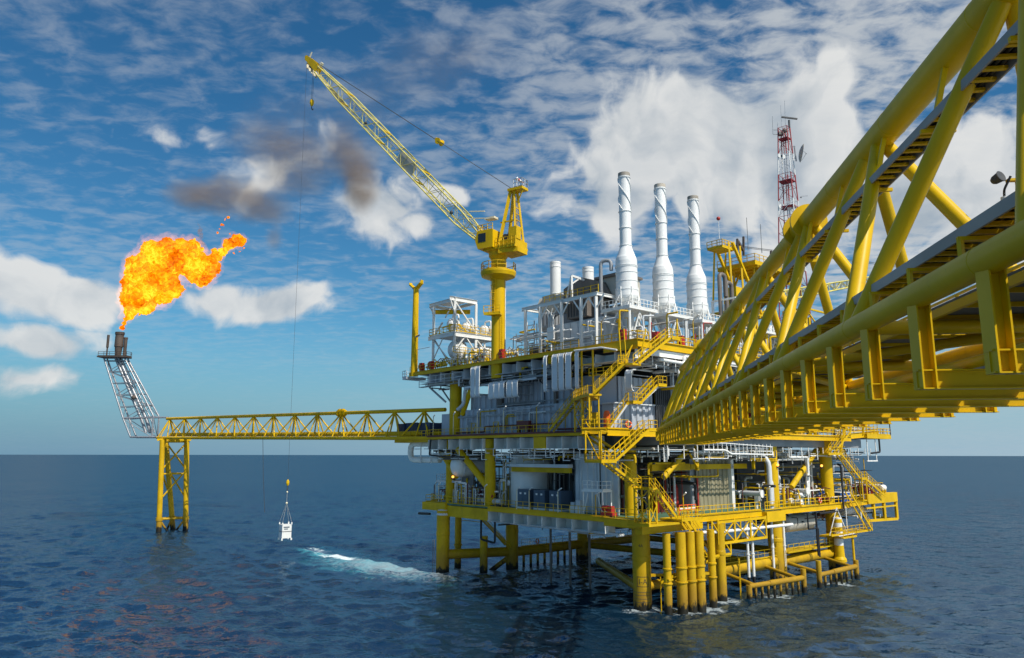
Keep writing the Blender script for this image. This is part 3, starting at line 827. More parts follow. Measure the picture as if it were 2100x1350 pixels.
    for a, b in zip(fs[:-1], fs[1:]):
        m = MB(WF)
        i = fs.index(a)
        for k in range(2):
            m.tube(along(Lc[k], b), along(Rc[k], b), .10, 6)
            m.tube(along(Lc[k], a if i % 2 else b), along(Rc[k], b if i % 2 else a), .09, 6)
        m.tube(along(Lc[0], b), along(Lc[1], b), .09, 6).tube(along(Rc[0], b), along(Rc[1], b), .09, 6)
        m.tube(along(Lc[0], a), along(Lc[1], b), .08, 6).tube(along(Rc[1], a), along(Rc[0], b), .08, 6)
        m.build('boom_lacing', 'boom', B)
    MB(WF).tube(foot[0] * (1, 0, 1) + (0, y0, 0), foot[1] + (4.0, 0, 0.0), .24, 10).tube(at_y(kneeL, y0), np.array([-86.2, y0, 27.2]), .2, 10).tube(at_y(foot[0], y1), at_y(foot[1], y1) + (4.5, 0, 0), .24, 10).build('boom_root', 'boom', B)
    for q, r in ((-.9, .36), (.35, .42), (1.5, .16)):
        MB(WF).path([np.array([-91.4 + q * .9, 186, 23.4]), np.array([-92.6 + q, 186, 26.5]), np.array([-101.4 + q * .6, 186, 43.0])], r, 12).build('riser_pipe', 'boom', B)
    MB(WF).sphere((-95.4, 184.7, 32.2), .55).build('valve', 'burnt', B)
    hp = MB(WF).prism([(-105.6, 184.4), (-98.2, 184.4), (-97.6, 186), (-98.4, 187.8), (-105.4, 187.8)], 42.4, 42.75)
    hp.build('head_platform', 'burnt', B)
    MB(WF).railing([(-105.4, 184.6, 42.75), (-98.2, 184.6, 42.75), (-97.8, 186, 42.75), (-98.4, 187.6, 42.75)], 1.1, 1.4, .05).build('railing', 'burnt', B)
    MB(WF).lathe((-101.1, 186, 42.75), [(.75, 0), (.78, 1), (.92, 2.4), (1.05, 2.5), (1.0, 5.6), (1.12, 5.7), (1.12, 6.3), (.9, 6.3), (.85, 4)], 20).build('flare_tip', 'burnt', B)
    MB(WF).lathe((-99.6, 186.3, 42.75), [(.4, 0), (.42, 4.5), (.5, 4.6), (.5, 5.0), (.3, 5.0)], 14).build('flare_tip', 'burnt', B)
    MB(WF).lathe((-104.0, 186, 42.75), [(.18, 0), (.18, 2.2), (.3, 2.4), (.32, 5.6), (.2, 5.6)], 12).build('pilot_tip', 'burnt', B)
build_flare()
# ------------------------------------------------------------------ platform: jacket
PL = thing('offshore_platform', 'big yellow and white offshore gas platform with three decks standing in the sea', 'oil platform', (18, 25, 0))
def text_mesh(txt, size):
    cu = bpy.data.curves.new('lettering', 'FONT'); cu.body = txt; cu.size = size; cu.align_x = 'CENTER'; cu.align_y = 'CENTER'; cu.resolution_u = 2
    o = bpy.data.objects.new('lettering', cu); C.objects.link(o)
    dg = bpy.context.evaluated_depsgraph_get(); me = bpy.data.meshes.new_from_object(o.evaluated_get(dg))
    v = [tuple(q.co) for q in me.vertices]; f = [tuple(p.vertices) for p in me.polygons]
    bpy.data.objects.remove(o); bpy.data.curves.remove(cu); bpy.data.meshes.remove(me)
    return v, f
def curved_text(mb, txt, c, r, ang, z, size):
    """lettering wrapped on the cylinder at c (world xy), radius r, facing world angle ang"""
    v, f = text_mesh(txt, size)
    pts = [(c[0] + r * math.cos(ang + x / r), c[1] + r * math.sin(ang + x / r), z + y) for x, y, _ in v]
    mb.addw(pts, f); return mb
def band(mb, c, r, ang, x0, x1, z0, z1, n=6):
    pts = []
    for i in range(n + 1):
        t = ang + (x0 + (x1 - x0) * i / n) / r
        pts += [(c[0] + r * math.cos(t), c[1] + r * math.sin(t), z0), (c[0] + r * math.cos(t), c[1] + r * math.sin(t), z1)]
    mb.addw(pts, [(2 * i, 2 * i + 2, 2 * i + 3, 2 * i + 1) for i in range(n)]); return mb

LEGS = [(0, 0, 1.08), (0, 14.2, 1.0), (0, 30.2, 1.02), (-1.0, 45.8, 1.0), (38.0, -2.1, 1.04), (33.9, 8.6, 1.0), (34.2, 25.3, 1.0), (34.2, 42, 1.0)]
legs = []
for (u, v, r) in LEGS:
    if (u, v) == (0, 14.2):
        u, v, _ = S(1482, 1233); r = .62
    m = MB().tube((u, v, -2.5), (u, v, 9.4), r, 28)
    m.lathe((u, v, 5.6), [(r + .004, 0), (r + .05, .1), (r + .05, .5), (r + .004, .6)], 28)
    legs.append(m.build('jacket_leg', 'leg', PL))
c0 = PF.w((0, 0, 0)); ang0 = math.atan2(-c0[1], -c0[0])
m = MB(); a_ = ang0 + .10
curved_text(m, 'I-A', c0, 1.087, a_, 3.3, .85)
for b_ in ((-.72, .72, 2.72, 2.79), (-.72, .72, 3.82, 3.89), (-.72, -.65, 2.79, 3.82), (.65, .72, 2.79, 3.82)): band(m, c0, 1.087, a_, *b_)
m.build('leg_marking', 'ink', legs[0])
curved_text(MB(), '4A', c0, 1.087, ang0 - .05, 7.4, .5).build('leg_marking', 'ink', legs[0])
m = MB()
for z in (.95, 1.35, 1.75, 2.1): band(m, c0, 1.086, ang0, -1.3, 1.2, z, z + .05, 14)
m.build('draught_mark', 'dark', legs[0])
c2 = PF.w((0, 30.2, 0)); curved_text(MB(), '1A', c2, 1.026, math.atan2(-c2[1], -c2[0]), 6.2, .7).build('leg_marking', 'ink', legs[2])
def jbrace(p, q, r, mat='leg'): MB().tube(p, q, r, 18).build('jacket_brace', mat, PL)
jbrace((38.0, -2.1, 2.7), (33.9, 8.6, 2.7), .74); jbrace((33.9, 8.6, 2.6), (34.2, 25.3, 2.6), .74); jbrace((34.2, 25.3, 2.5), (34.2, 42, 2.5), .70)
jbrace((0, 0, 2.6), (0, 30.2, 2.5), .55); jbrace((0, 30.2, 2.7), (-1, 45.8, 2.9), .72); jbrace((0, 16, 2.9), (0, 30.2, 2.9), .8)
jbrace((0, 30.2, 2.5), (34.2, 25.3, 2.5), .55); jbrace((0, 0, 2.2), (20, 14, 2.2), .5); jbrace((-1, 45.8, 2.5), (34.2, 42, 2.5), .55)
jbrace((33.9, 8.6, 2.2), (36.8, 4.2, -1.6), .4); jbrace((34.2, 25.3, 1.0), (34.4, 29, -2), .45); jbrace((0, 30.2, 1.2), (0, 35, -2), .5)
# extra leg piles seen under the left end
_u, _v, _ = S(939, 1164)
MB().tube((_u, _v, -2), (_u, _v, 9.4), .55, 16).lathe((_u, _v, 3.4), [(.56, 0), (.68, .05), (.68, .25), (.56, .3)], 16).build('caisson', 'leg', PL)
MB().tube((33.9, 2.8, -2), (33.9, 2.8, 5.5), .62, 16).build('caisson', 'leg', PL)
MB().tube((20.0, 38, -2), (20.0, 38, 9.4), .6, 16).build('caisson', 'leg', PL)
for k in range(9):                                               # small well casings beyond, under the row of legs
    MB().tube((34.0, 11.2 + k * 1.55, -2), (34.0, 11.2 + k * 1.55, 2.2), .22, 8).build('well_casing', 'leg', PL)
for i, (px, py, r) in enumerate(((1372, 1260, .46), (1401, 1256, .62), (1421, 1253, .55), (1439, 1250, .58), (1464, 1243, .47))):
    u, v, _ = S(px, py)
    m = MB().tube((u, v, -2.5), (u, v, 9.0), r, 18)
    m.lathe((u, v, 3.3), [(r, 0), (r + .12, .04), (r + .12, .16), (r, .2)], 18); m.lathe((u, v, 4.9), [(r, 0), (r + .10, .04), (r + .10, .2), (r, .24)], 18)
    m.build('conductor', 'leg', PL)
m = MB()
for (px, py) in ((1372, 1260), (1401, 1256), (1439, 1250)):
    u, v, _ = S(px, py); m.box((u - .5, v - .4, 3.75), (u + .5, v + .4, 3.95))
m.bar((0, .3, 3.85), S(1464, 1243)[:2] + (3.85,), .3, .3); m.build('conductor_guide', 'leg', PL)
# white sea-water risers
for px, py in ((1529, 1175), (1539, 1182), (1580, 1190), (1604, 1190)):
    u, v, _ = Q(px, 1040, -3.0 if px < 1560 else -1.0)
    MB().tube((u, v, 2.2), (u, v, 9.6), .19, 12).lathe((u, v, 5.0), [(.19, 0), (.26, .03), (.26, .14), (.19, .17)], 12).build('riser', 'white', PL)
    MB().tube((u, v, -1.5), (u, v, 2.2), .21, 12).build('riser', 'black', PL)
for u, v in ((20.5, 4.5), (16.6, 4.5), (12.8, 4.5)): MB().tube((u, v, -1), (u, v, 9), .17, 10).build('riser', 'brown', PL)
# barge fenders
for (p0, p1, n, z, x0, x1) in (((1538, 1232), (1650, 1212), 10, 1.75, 1.9, 2.9), ((1682, 1205), (1758, 1185), 8, 1.7, 3.6, 2.6)):
    F = node('boat_fender', PL)
    a, b = np.array(S(*p0)), np.array(S(*p1))
    r_ = MB().tube(a + (0, 0, z), b + (0, 0, z), .30, 14); r_.build('fender_rail', 'leg', F)
    d = b - a
    MB().tube(a + d * .35 + (0, 0, z), a + d * .98 + (0, 0, z), .36, 14).build('fender_sleeve', 'leg', F)
    for i in range(n):
        q = a + d * i / (n - 1)
        top = x0 if i == 0 else x1 if i == n - 1 else z - .25
        MB().tube(q + (0, 0, -1.5), q + (0, 0, top), .36 if i in (0, n - 1) else .17, 12).build('fender_post', 'leg', F)
    for q, t in ((a, .1), (b, .9)):
        e = a + d * t
        MB().tube(e + (0, 0, z), (0, e[1] + (1 if t < .5 else 1.5), 2.6), .25, 10).build('fender_arm', 'leg', F)
# boat landing walkway and ladders near the water
BL = node('boat_landing', PL)
MB().box((-1.5, 31, 4.0), (1.4, 45, 4.12)).build('deck_plate', 'yellow2', BL)
MB().railing([(-1.5, 31, 4.12), (-1.5, 45, 4.12), (1.4, 45, 4.12)], sp=1.6).build('railing', 'yellow2', BL)
MB().box((-3.5, 44, 5.3), (1.0, 48.5, 5.45)).railing([(1, 48.5, 5.45), (-3.5, 48.5, 5.45), (-3.5, 44, 5.45)], sp=1.4).tube((-3, 48, 0), (-3, 48, 5.3), .2).build('landing_stage', 'yellow', BL)
MB().railing([(-.6, 16, 3.75), (-.6, 29.5, 3.7)], sp=1.8, r=.025).build('railing', 'yellow2', BL)
MB().railing([(33.2, 10, 3.4), (33.4, 40, 3.3)], sp=1.9, r=.025).build('railing', 'yellow2', BL)
MB().ladder((-1.8, 1.2, -1), (-1.8, 1.2, 3.8), (.5, .5, 0)).build('ladder', 'yellow', BL)
MB().ladder(S(1520, 1228), tuple(S(1520, 1228)[:2]) + (5.0,), (.5, .5, 0)).build('ladder', 'yellow', BL)
MB().ladder((-1.9, 29.3, 0.2), (-1.9, 29.3, 4.6), (0, 1, 0)).build('ladder', 'yellow2', BL)
MB().ladder((38.8, -3.3, -.5), (38.8, -3.3, 5), (1, 0, 0)).build('ladder', 'brown', BL)
MB().bar((33.8, 1.5, 8.6), (33.2, 7.2, 3.6), .08, .25).bar((33.0, 1.5, 8.6), (32.4, 7.2, 3.6), .08, .25).railing([(33.8, 1.5, 8.6), (33.8, 7, 3.7)], sp=1.5).build('stair', 'yellow2', BL)
# striped column at the right corner
MB().tube((-2.2, 45.0, 4.2), (-2.2, 45.0, 8.4), .68, 20).build('marker_column', 'white', PL)
for z in (6.3, 7.6): MB().lathe((-2.2, 45, z), [(.684, 0), (.69, .01), (.69, .59), (.684, .6)], 20).build('marker_band', 'yellow', PL)
MB().tube((-2.2, 45, -2), (-2.2, 45, 1.6), .7, 20).build('marker_column', 'black', PL)
MB().lathe((-2.2, 45, 1.6), [(.71, 0), (1.0, .1), (1.0, .5), (.75, .9), (.68, 2.6)], 20).build('marker_collar', 'yellow', PL)

# ------------------------------------------------------------------ decks
PIPEQ = []                                     # loose pipe runs wait here; the big ones become parts, the rest one mass of pipework
def run(P, r, n, mat, parent):
    size = r ** .5 * sum(np.linalg.norm(np.subtract(b, a)) for a, b in zip(P[:-1], P[1:]))
    PIPEQ.append((size, MB().path(P, r, n), mat, parent))
def flush_pipes(keep=64):
    PIPEQ.sort(key=lambda q: -q[0])
    for _, mb, mat, par in PIPEQ[:keep]: mb.build('pipe', mat, par)
    names = sorted({q[2] for q in PIPEQ[keep:]}); all_ = MB(); idx = []
    for _, mb, mat, par in PIPEQ[keep:]:
        n0 = len(all_.v); all_.v.extend(mb.v); all_.f.extend([tuple(i + n0 for i in f) for f in mb.f]); all_.sm.extend(mb.sm)
        idx += [names.index(mat)] * len(mb.f)
    o = all_.build('pipework', names[0], PL, kind='stuff')
    for k in names[1:]: o.data.materials.append(M[k])
    o.data.polygons.foreach_set('material_index', idx)
def pipes(parent, n, u0, u1, v0, v1, z0, z1, seed, mats=('white', 'grey', 'grey', 'dark', 'black', 'yellow2', 'steel', 'maroon'), rs=(.05, .07, .10, .15), bend=True):
    q = random.Random(seed)
    for _ in range(n):
        ax = q.random() < .55
        r = q.choice(rs); z = q.uniform(z0 + r, z1 - r)
        if ax:
            a = q.uniform(u0, u1 - 3); b = min(u1, a + q.uniform(3, 14)); v = q.uniform(v0, v1)
            P = [(a, v, z), (b, v, z)]
            if bend:
                P += [(b, v, q.uniform(z0, z1))] if q.random() < .5 else [(b, min(v1, v + q.uniform(1, 4)), z)]
                if q.random() < .4: P = [(a, v, max(z0 - .2, z - q.uniform(.3, 1.5)))] + P
        else:
            a = q.uniform(v0, v1 - 3); b = min(v1, a + q.uniform(3, 12)); u = q.uniform(u0, u1)
            P = [(u, a, z), (u, b, z)]
            if bend: P += [(u, b, q.uniform(z0, z1))] if q.random() < .5 else [(min(u1, u + q.uniform(1, 4)), b, z)]
            if bend and q.random() < .4: P = [(u, a, max(z0 - .2, z - q.uniform(.3, 1.5)))] + P
        ok = [P[0]]
        for p in P[1:]:
            if np.linalg.norm(np.subtract(p, ok[-1])) > .15: ok.append(p)
        if len(ok) > 1: run(ok, r, 7, q.choice(mats), parent)
def risers(parent, n, u0, u1, v0, v1, z0, z1, seed, mats=('white', 'grey', 'dark', 'brown', 'yellow2', 'mid'), rs=(.05, .08, .12, .2)):
    q = random.Random(seed)
    for _ in range(n):
        u, v, r = q.uniform(u0, u1), q.uniform(v0, v1), q.choice(rs)
        zt = q.uniform(z0 + (z1 - z0) * .5, z1)
        P = [(u, v, z0), (u, v, zt)]
        if q.random() < .5: P.append((u + q.uniform(-2, 2), v + q.choice((0, 1.2)), zt))
        run(P, r, 8, q.choice(mats), parent)
def hangers(parent, spots, mat='grey'):
    for (u, v, z, h, w_) in spots:
        MB().bar((u, v, z), (u, v, z - h), .09).bar((u, v, z - h), (u - w_, v, z - h), .09).build('pipe_hanger', mat, parent)
def fascia(parent, u0, u1, z0, z1, step, v=-1.95, back=-.05, mat='cover', fins=True):
    MB().box((u0, back - .08, z0), (u1, back, z1)).build('girder', mat, parent)
    MB().box((u0, v, z0 - .03), (u1, back - .08, z0)).build('girder_flange', mat, parent)
    u = u0
    while u <= u1 + .01:
        MB().box((u - .03, v, z0), (u + .03, back - .081, z1)).build('stiffener', mat, parent); u += step
def corr_wall(parent, u0, u1, v0, v1, z0, z1, mat='wall', pitch=1.25, dep=.16, axis='u', name='wall', top=True):
    """upright corrugated sheet from (u0,v0) to (u1,v1)"""
    p, q = np.array([u0, v0, 0.]), np.array([u1, v1, 0.]); l = np.linalg.norm(q - p); d = (q - p) / l
    n = np.array([d[1], -d[0], 0]) * -1
    k = max(1, int(round(l / pitch))); st = l / k; m = MB()
    pr = []
    for i in range(k):
        b = i * st
        pr += [(b, 0), (b + st * .52, 0), (b + st * .60, dep), (b + st * .92, dep)]
    pr.append((l, 0))
    pts = []
    for x, y in pr:
        g = p + d * x + n * y
        pts += [(g[0], g[1], z0), (g[0], g[1], z1)]
    m.add(pts, [(2 * i, 2 * i + 2, 2 * i + 3, 2 * i + 1) for i in range(len(pr) - 1)])
    return m.build(name, mat, parent)

# lower deck, top at 10.5
LD = node('lower_deck', PL)
MB().prism([(-2, -1), (4, -2), (43.4, -2), (43.4, 46), (-2, 66)], 10.30, 10.50).build('deck_plate', 'green', LD)
MB().box((27.0, -2.05, 8.55), (37.2, -1.2, 10.2)).build('edge_beam', 'yellow2', LD)
MB().box((37.2, -2.4, 9.3), (43.6, -1.6, 10.5)).build('edge_beam', 'yellow2', LD)
MB().ibeam((4, -2, 10.2), (27, -2, 10.2), .22, .62).build('edge_beam', 'yellow', LD)
MB().ibeam((-2.1, -2.5, 10.0), (4, -2.1, 10.0), .3, 1.0).build('edge_beam', 'yellow', LD)
MB().box((-2.2, -2.4, 8.9), (-1.2, 9.5, 9.95)).build('edge_beam', 'yellow', LD)
for a, b in ((9, 23.5), (28.6, 50)): MB().ibeam((-2.1, a, 10.1), (-2.1, b, 10.1), .35, .8).build('edge_beam', 'yellow', LD)
MB().box((-2.9, 23.5, 8.9), (-1.7, 28.4, 10.25)).build('edge_beam', 'yellow', LD)
MB().ibeam((-2.1, 50, 10.2), (-2.1, 66, 10.4), .3, .7).build('edge_beam', 'yellow', LD)
fascia(LD, 4, 27, 8.5, 9.88, 2.87, mat='white')
MB().box((4, 0, 8.9), (36, 44, 10.25)).build('girder', 'dark', LD)  # coloured near-black in place of the shadow under the deck
MB().railing([(43.3, 20, 10.5), (43.3, -1.9, 10.5), (30, -1.9, 10.5), (4, -1.9, 10.5), (-1.9, -.9, 10.5)], sp=1.5).build('railing', 'yellow', LD)
MB().railing([(-1.9, 5, 10.5), (-1.9, 23.5, 10.5)], sp=1.3, r=.04).build('railing', 'yellow', LD)
MB().railing([(-2.6, 23.6, 10.5), (-2.6, 28.4, 10.5)], sp=1.3, r=.04).build('railing', 'yellow', LD)
MB().railing([(-1.9, 28.6, 10.5), (-1.9, 66, 10.5)], sp=1.5, r=.04).build('railing', 'yellow', LD)
pipes(LD, 40, 4, 40, -1.5, 12, 7.8, 8.9, 11, rs=(.05, .08, .12))
pipes(LD, 22, -1, 4, 4, 50, 7.9, 8.9, 12, rs=(.06, .1, .16))
MB().path([(-2.6, 3.0, 8.7), (-3.2, 12, 8.4), (-3.2, 29.5, 8.3)], .21, 12).build('pipe', 'white', LD)
MB().path([(1.5, -2.6, 8.5), (1.5, -1.2, 8.5), (20, -1.2, 8.4)], .17, 12).build('pipe', 'grey', LD)
MB().path([(-2.4, 35.5, 9.6), (-2.4, 35.5, 7.2), (-2.4, 38.4, 7.2), (-2.4, 38.4, 3)], .12, 8).path([(-2.4, 38.0, 9.6), (-2.4, 38.0, 3.2)], .16, 8).path([(-2.4, 39, 9.3), (-2.4, 47, 9.4), (-2.4, 47.2, 16.4), (-1.4, 48.2, 16.6)], .17, 9).build('pipe', 'black', LD)
MB().path([(29.8, -1.0, 8.6), (29.8, -1.0, 5.6), (27.5, -.2, 5.2), (27.5, -.2, 8.4)], .16, 9).build('pipe', 'black', LD)
MB().path([(41, -2.6, 8.7), (44.2, -2.6, 8.6)], .2, 8).build('pipe', 'black', LD)
MB().lathe((38.0, -2.1, 8.7), [(.3, .9), (.9, .8), (1.05, .3), (1.06, 0)], 18).build('leg_cap', 'grey', LD)
# end platform at the far left of the lower deck
MB().prism([(43.4, 0), (47.6, 2), (47.2, 6), (43.4, 8)], 10.0, 10.4).railing([(43.4, 0, 10.4), (47.5, 2, 10.4), (47.1, 6, 10.4)], sp=1.2).build('side_platform', 'yellow2', LD)
MB().box((36.5, .2, 13.6), (43.5, 5, 13.75)).railing([(36.5, .2, 13.75), (43.4, .2, 13.75), (43.4, 5, 13.75)], sp=1.2).bar((37, .4, 10.5), (37, .4, 13.6), .14).bar((43, .4, 10.5), (43, .4, 13.6), .14).build('side_platform', 'grey', LD)
risers(LD, 26, 29, 43, -.8, 6, 10.5, 14.5, 31, rs=(.05, .07, .1, .16))
risers(LD, 20, 26.5, 29, .5, 3.5, 10.5, 18, 32)
risers(LD, 20, 8, 15, 3.5, 6, 10.5, 18, 33)
risers(LD, 44, 2.4, 7.5, 3, 24, 10.5, 17.4, 34, mats=('brown', 'mid', 'dark', 'maroon', 'grey', 'yellow2', 'red'))
risers(LD, 52, -1.2, 4, 24, 62, 10.5, 15, 35, mats=('white', 'grey', 'yellow', 'white', 'maroon', 'dark', 'yellow2'))
pipes(LD, 56, -1, 6, 24, 62, 11, 18.6, 36, mats=('white', 'grey', 'white', 'black', 'yellow', 'mid', 'yellow2'), rs=(.05, .08, .12, .2))
pipes(LD, 34, 0.5, 6, 2, 22, 12, 18.5, 37, mats=('brown', 'mid', 'dark', 'maroon', 'yellow2', 'grey'))
pipes(LD, 24, 27, 43, 0, 8, 12, 18.8, 38, mats=('mid', 'dark', 'grey', 'yellow2', 'white'))
risers(LD, 18, 13.5, 21, 3.0, 6.5, 10.5, 18, 71, mats=('grey', 'mid', 'white', 'dark', 'brown'))
risers(LD, 16, 39, 47, .5, 6, 10.5, 13.5, 72, mats=('yellow2', 'white', 'maroon', 'grey', 'yellow2'), rs=(.05, .08, .12))
pipes(LD, 16, 28, 44, -.5, 5, 11, 13.2, 73, mats=('white', 'grey', 'yellow2', 'maroon', 'mid'), rs=(.06, .1, .14))
# walls, and core boxes coloured dark for the shade inside the lower storey
corr_wall(LD, 12.2, 4.6, 1.6, 1.6, 10.5, 18.2, 'grey', 1.1, .14)
MB().box((12.3, 1.5, 10.5), (11.7, 2.1, 18.2)).build('wall', 'grey', LD)
MB().box((6.3, 2.0, 10.5), (13, 5, 18.2)).build('wall', 'mid', LD)
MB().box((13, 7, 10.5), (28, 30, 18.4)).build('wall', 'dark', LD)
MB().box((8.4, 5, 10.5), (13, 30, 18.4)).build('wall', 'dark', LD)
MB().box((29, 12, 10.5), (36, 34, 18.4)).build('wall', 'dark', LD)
corr_wall(LD, 2.6, 2.6, 15.2, 22.8, 10.5, 18.4, 'beige_shaded', 1.0, .13)
MB().box((2.0, 22.8, 10.5), (2.6, 23.5, 18.5)).build('wall', 'white', LD)
MB().box((2.9, 14.2, 10.5), (6, 23.4, 18.4)).build('wall', 'mid', LD)
MB().box((7.8, 1.5, 10.5), (8.4, 14, 18.4)).build('wall', 'dark', LD)
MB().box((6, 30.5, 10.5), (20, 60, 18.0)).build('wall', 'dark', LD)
MB().box((24.5, .4, 15.6), (12.4, .9, 16.3)).build('monorail_shelf', 'yellow2', LD)
MB().box((24.5, .1, 16.3), (12.4, 1.1, 16.75)).build('monorail_shelf', 'grey', LD)
for u in (23.4, 19.6, 15.4): MB().bar((u, .5, 16.75), (u, .5, 18.9), .12).bar((u, .5, 17.0), (u + 1.0, .5, 18.9), .09).build('pipe_hanger', 'grey', LD)
# columns and diagonals of the lower storey
for u, v, r in ((3.4, 2.4, .8), (28.2, -.6, .82), (39.8, .5, .8), (0, 30.2, .95), (-.6, 45.8, .95), (33, 22, .8)):
    MB().tube((u, v, 10.2), (u, v, 20.4), r, 22).build('deck_column', 'yellow', LD)
MB().tube((36.2, -.7, 18.9), (28.6, -.7, 13.3), .55, 18).build('deck_brace', 'yellow', LD)
MB().tube((43, .5, 18.8), (36.9, -.4, 14.6), .45, 14).build('deck_brace', 'yellow', LD)
MB().tube((38.8, 3, 18.9), (33, 3, 13.0), .42, 14).build('deck_brace', 'yellow2', LD)
MB().tube((.2, 36, 13.2), (.2, 44.5, 18.8), .45, 14).build('deck_brace', 'yellow2', LD)
MB().tube((1.0, 6.0, 15.2), (1.0, 11, 18.6), .4, 12).build('deck_brace', 'yellow2', LD)
MB().box((2.0, 5, 16.0), (2.6, 13.2, 16.9)).build('deck_beam', 'yellow2', LD)  # duller yellow on these two beams stands in for shade under the bridge
MB().box((2.0, 13.3, 16.1), (2.5, 27, 16.8)).build('deck_beam', 'yellow2', LD)
for v in (13.0, 26.8): MB().box((.6, v - .18, 16.0), (1.0, v + .18, 20.2)).build('deck_beam', 'yellow', LD)
MB().bar((.7, 9.4, 20.2), (.7, 12.8, 16.6), .2).build('deck_brace', 'yellow', LD)
# hung access platform in front of the right face
HP = node('access_platform', LD)
a0 = np.array([-3.4, 7.5, 0]); 
def fr_(P, r=.09): return MB().bar(P[0], P[1], r * 2)
for z in (7.0, 9.6): MB().bar((-3.4, 11, z), (-3.4, 22.2, z + .05), .24, .3).bar((-1.9, 11, z), (-1.9, 22.2, z), .2, .25).build('frame', 'yellow', HP)
for v in (11, 14.7, 18.4, 22.2): MB().bar((-3.4, v, 6.9), (-3.4, v, 9.9), .2).bar((-1.9, v, 6.9), (-1.9, v, 9.9), .16).bar((-3.4, v, 7), (-1.9, v, 7), .12).build('frame', 'yellow', HP)
for a, b in ((11, 14.7), (14.7, 18.4), (18.4, 22.2)): MB().bar((-3.4, a, 9.6), (-3.4, b, 7.0), .12).bar((-3.4, a, 7.0), (-3.4, b, 9.6), .12).build('brace', 'yellow', HP)
MB().box((-3.3, 11, 6.75), (-1.9, 22.2, 6.85)).build('floor', 'grate', HP)
MB().bar((-3.4, 9.7, 5.6), (-3.4, 13.6, 5.6), .2, .25).bar((-3.4, 9.7, 5.6), (-3.4, 9.7, 9.9), .16).bar((-3.4, 13.6, 5.6), (-3.4, 13.6, 7), .16).bar((-3.4, 9.7, 9.8), (-3.4, 13.6, 5.8), .12).box((-3.4, 9.7, 5.3), (-2, 13.6, 5.45)).build('frame', 'yellow', HP)
MB().bar((-2.6, 4.8, 10.2), (-2.6, 9.6, 5.7), .1, .28).bar((-3.5, 4.8, 10.2), (-3.5, 9.6, 5.7), .1, .28).railing([(-3.5, 4.8, 10.2), (-3.5, 9.6, 5.7)], sp=1.2).build('stair', 'yellow', HP)
MB().bar((-2.4, 9.4, 5.2), (-2.0, 1.0, 3.2), .1, .3).bar((-3.2, 9.4, 5.2), (-2.8, 1.0, 3.2), .1, .3).railing([(-3.2, 9.4, 5.2), (-2.8, 1, 3.2)], sp=1.4).build('stair', 'yellow2', HP)
# open box frame at the far right end of the lower deck
RF_ = node('end_frame', LD)
MB().box((-2.4, 56, 10.0), (-1.6, 67.5, 11.6)).build('fascia', 'yellow', RF_)
for v in (58.5, 62.4, 67.3): MB().bar((-2.1, v, 7.0), (-2.1, v, 11.4), .42 if v > 60 else .3).build('frame', 'yellow', RF_)
MB().bar((-2.1, 55.5, 7.3), (-2.1, 67.3, 7.0), .4).bar((2, 67.3, 7.1), (-2.1, 67.3, 7.0), .4).bar((2, 67.3, 7), (2, 67.3, 10.3), .3).bar((-2.1, 55.5, 9.3), (-2.1, 67.3, 9.3), .25).build('frame', 'yellow', RF_)
# small service platform hung under the right end, with its stair
SP = node('service_platform', LD)
MB().box((-2.9, 41.5, 5.75), (-1.0, 55, 5.9)).railing([(-2.9, 41.5, 5.9), (-2.9, 55, 5.9), (-1, 55, 5.9)], sp=1.3).build('floor', 'yellow', SP)
MB().bar((-2.5, 41.6, 5.8), (-2.5, 44.5, 9.9), .1).bar((-2.5, 47.5, 5.8), (-2.5, 44.5, 9.9), .1).bar((-2.5, 47.5, 5.8), (-2.5, 47.5, 10), .1).bar((-2.95, 43.5, 5.7), (-2.95, 48.6, 5.8), .3, .12).build('hanger', 'white', SP)
MB().bar((-3.3, 47.8, 12.2), (-3.3, 54.6, 5.9), .1, .3).bar((-2.5, 47.8, 12.2), (-2.5, 54.6, 5.9), .1, .3).railing([(-3.3, 47.8, 12.2), (-3.3, 54.6, 5.9)], sp=1.3).build('stair', 'yellow', SP)

# middle deck, top at 21
MD = node('middle_deck', PL)
MB().prism([(-2, 2), (-2, -7.8), (.4, -9.4), (7.5, -2), (43, -2), (43, 46), (-2, 62)], 20.80, 21.00).build('deck_plate', 'grate', MD)
MB().ibeam((7.5, -2.05, 20.75), (43, -2.05, 20.75), .22, .5).build('edge_beam', 'yellow', MD)
MB().box((5.6, -2.2, 20.9), (43, -2.1, 21.16)).build('fire_main', 'maroon', MD)
MB().box((14.5, -2.05, 18.9), (16.9, -1.0, 20.45)).build('edge_beam', 'yellow', MD)
MB().ibeam((7.5, -2.1, 20.7), (.4, -9.45, 20.7), .25, .6).build('edge_beam', 'yellow2', MD)
MB().ibeam((.4, -9.45, 20.7), (-2.0, -7.85, 20.7), .25, .6).build('edge_beam', 'yellow', MD)
MB().ibeam((-2.05, -7.85, 20.6), (-2.05, 2, 20.6), .3, .8).build('edge_beam', 'yellow', MD)
for k in (-.7, .7): MB().bar((2.5 + k, -6.4, 20.4), (4 + k, -.4, 18.6), .25, .25).build('knee_brace', 'yellow2', MD)
MB().ibeam((-2.1, 2, 20.6), (-2.1, 52, 20.7), .35, .75).build('edge_beam', 'yellow', MD)
MB().ibeam((-2.1, 52, 21.2), (-2.1, 62.8, 21.9), .35, .9).build('edge_beam', 'yellow', MD)
fascia(MD, 17, 43, 18.9, 20.45, 2.88, mat='white')
fascia(MD, 5.5, 14.4, 18.9, 20.45, 2.96, mat='white')
MB().box((4, 0, 19.2), (42, 44, 20.75)).build('girder', 'dark', MD)  # dark colour stands in for the shadow below this deck
MB().box((-1, 4, 19.3), (4, 58, 20.7)).build('girder', 'mid', MD)
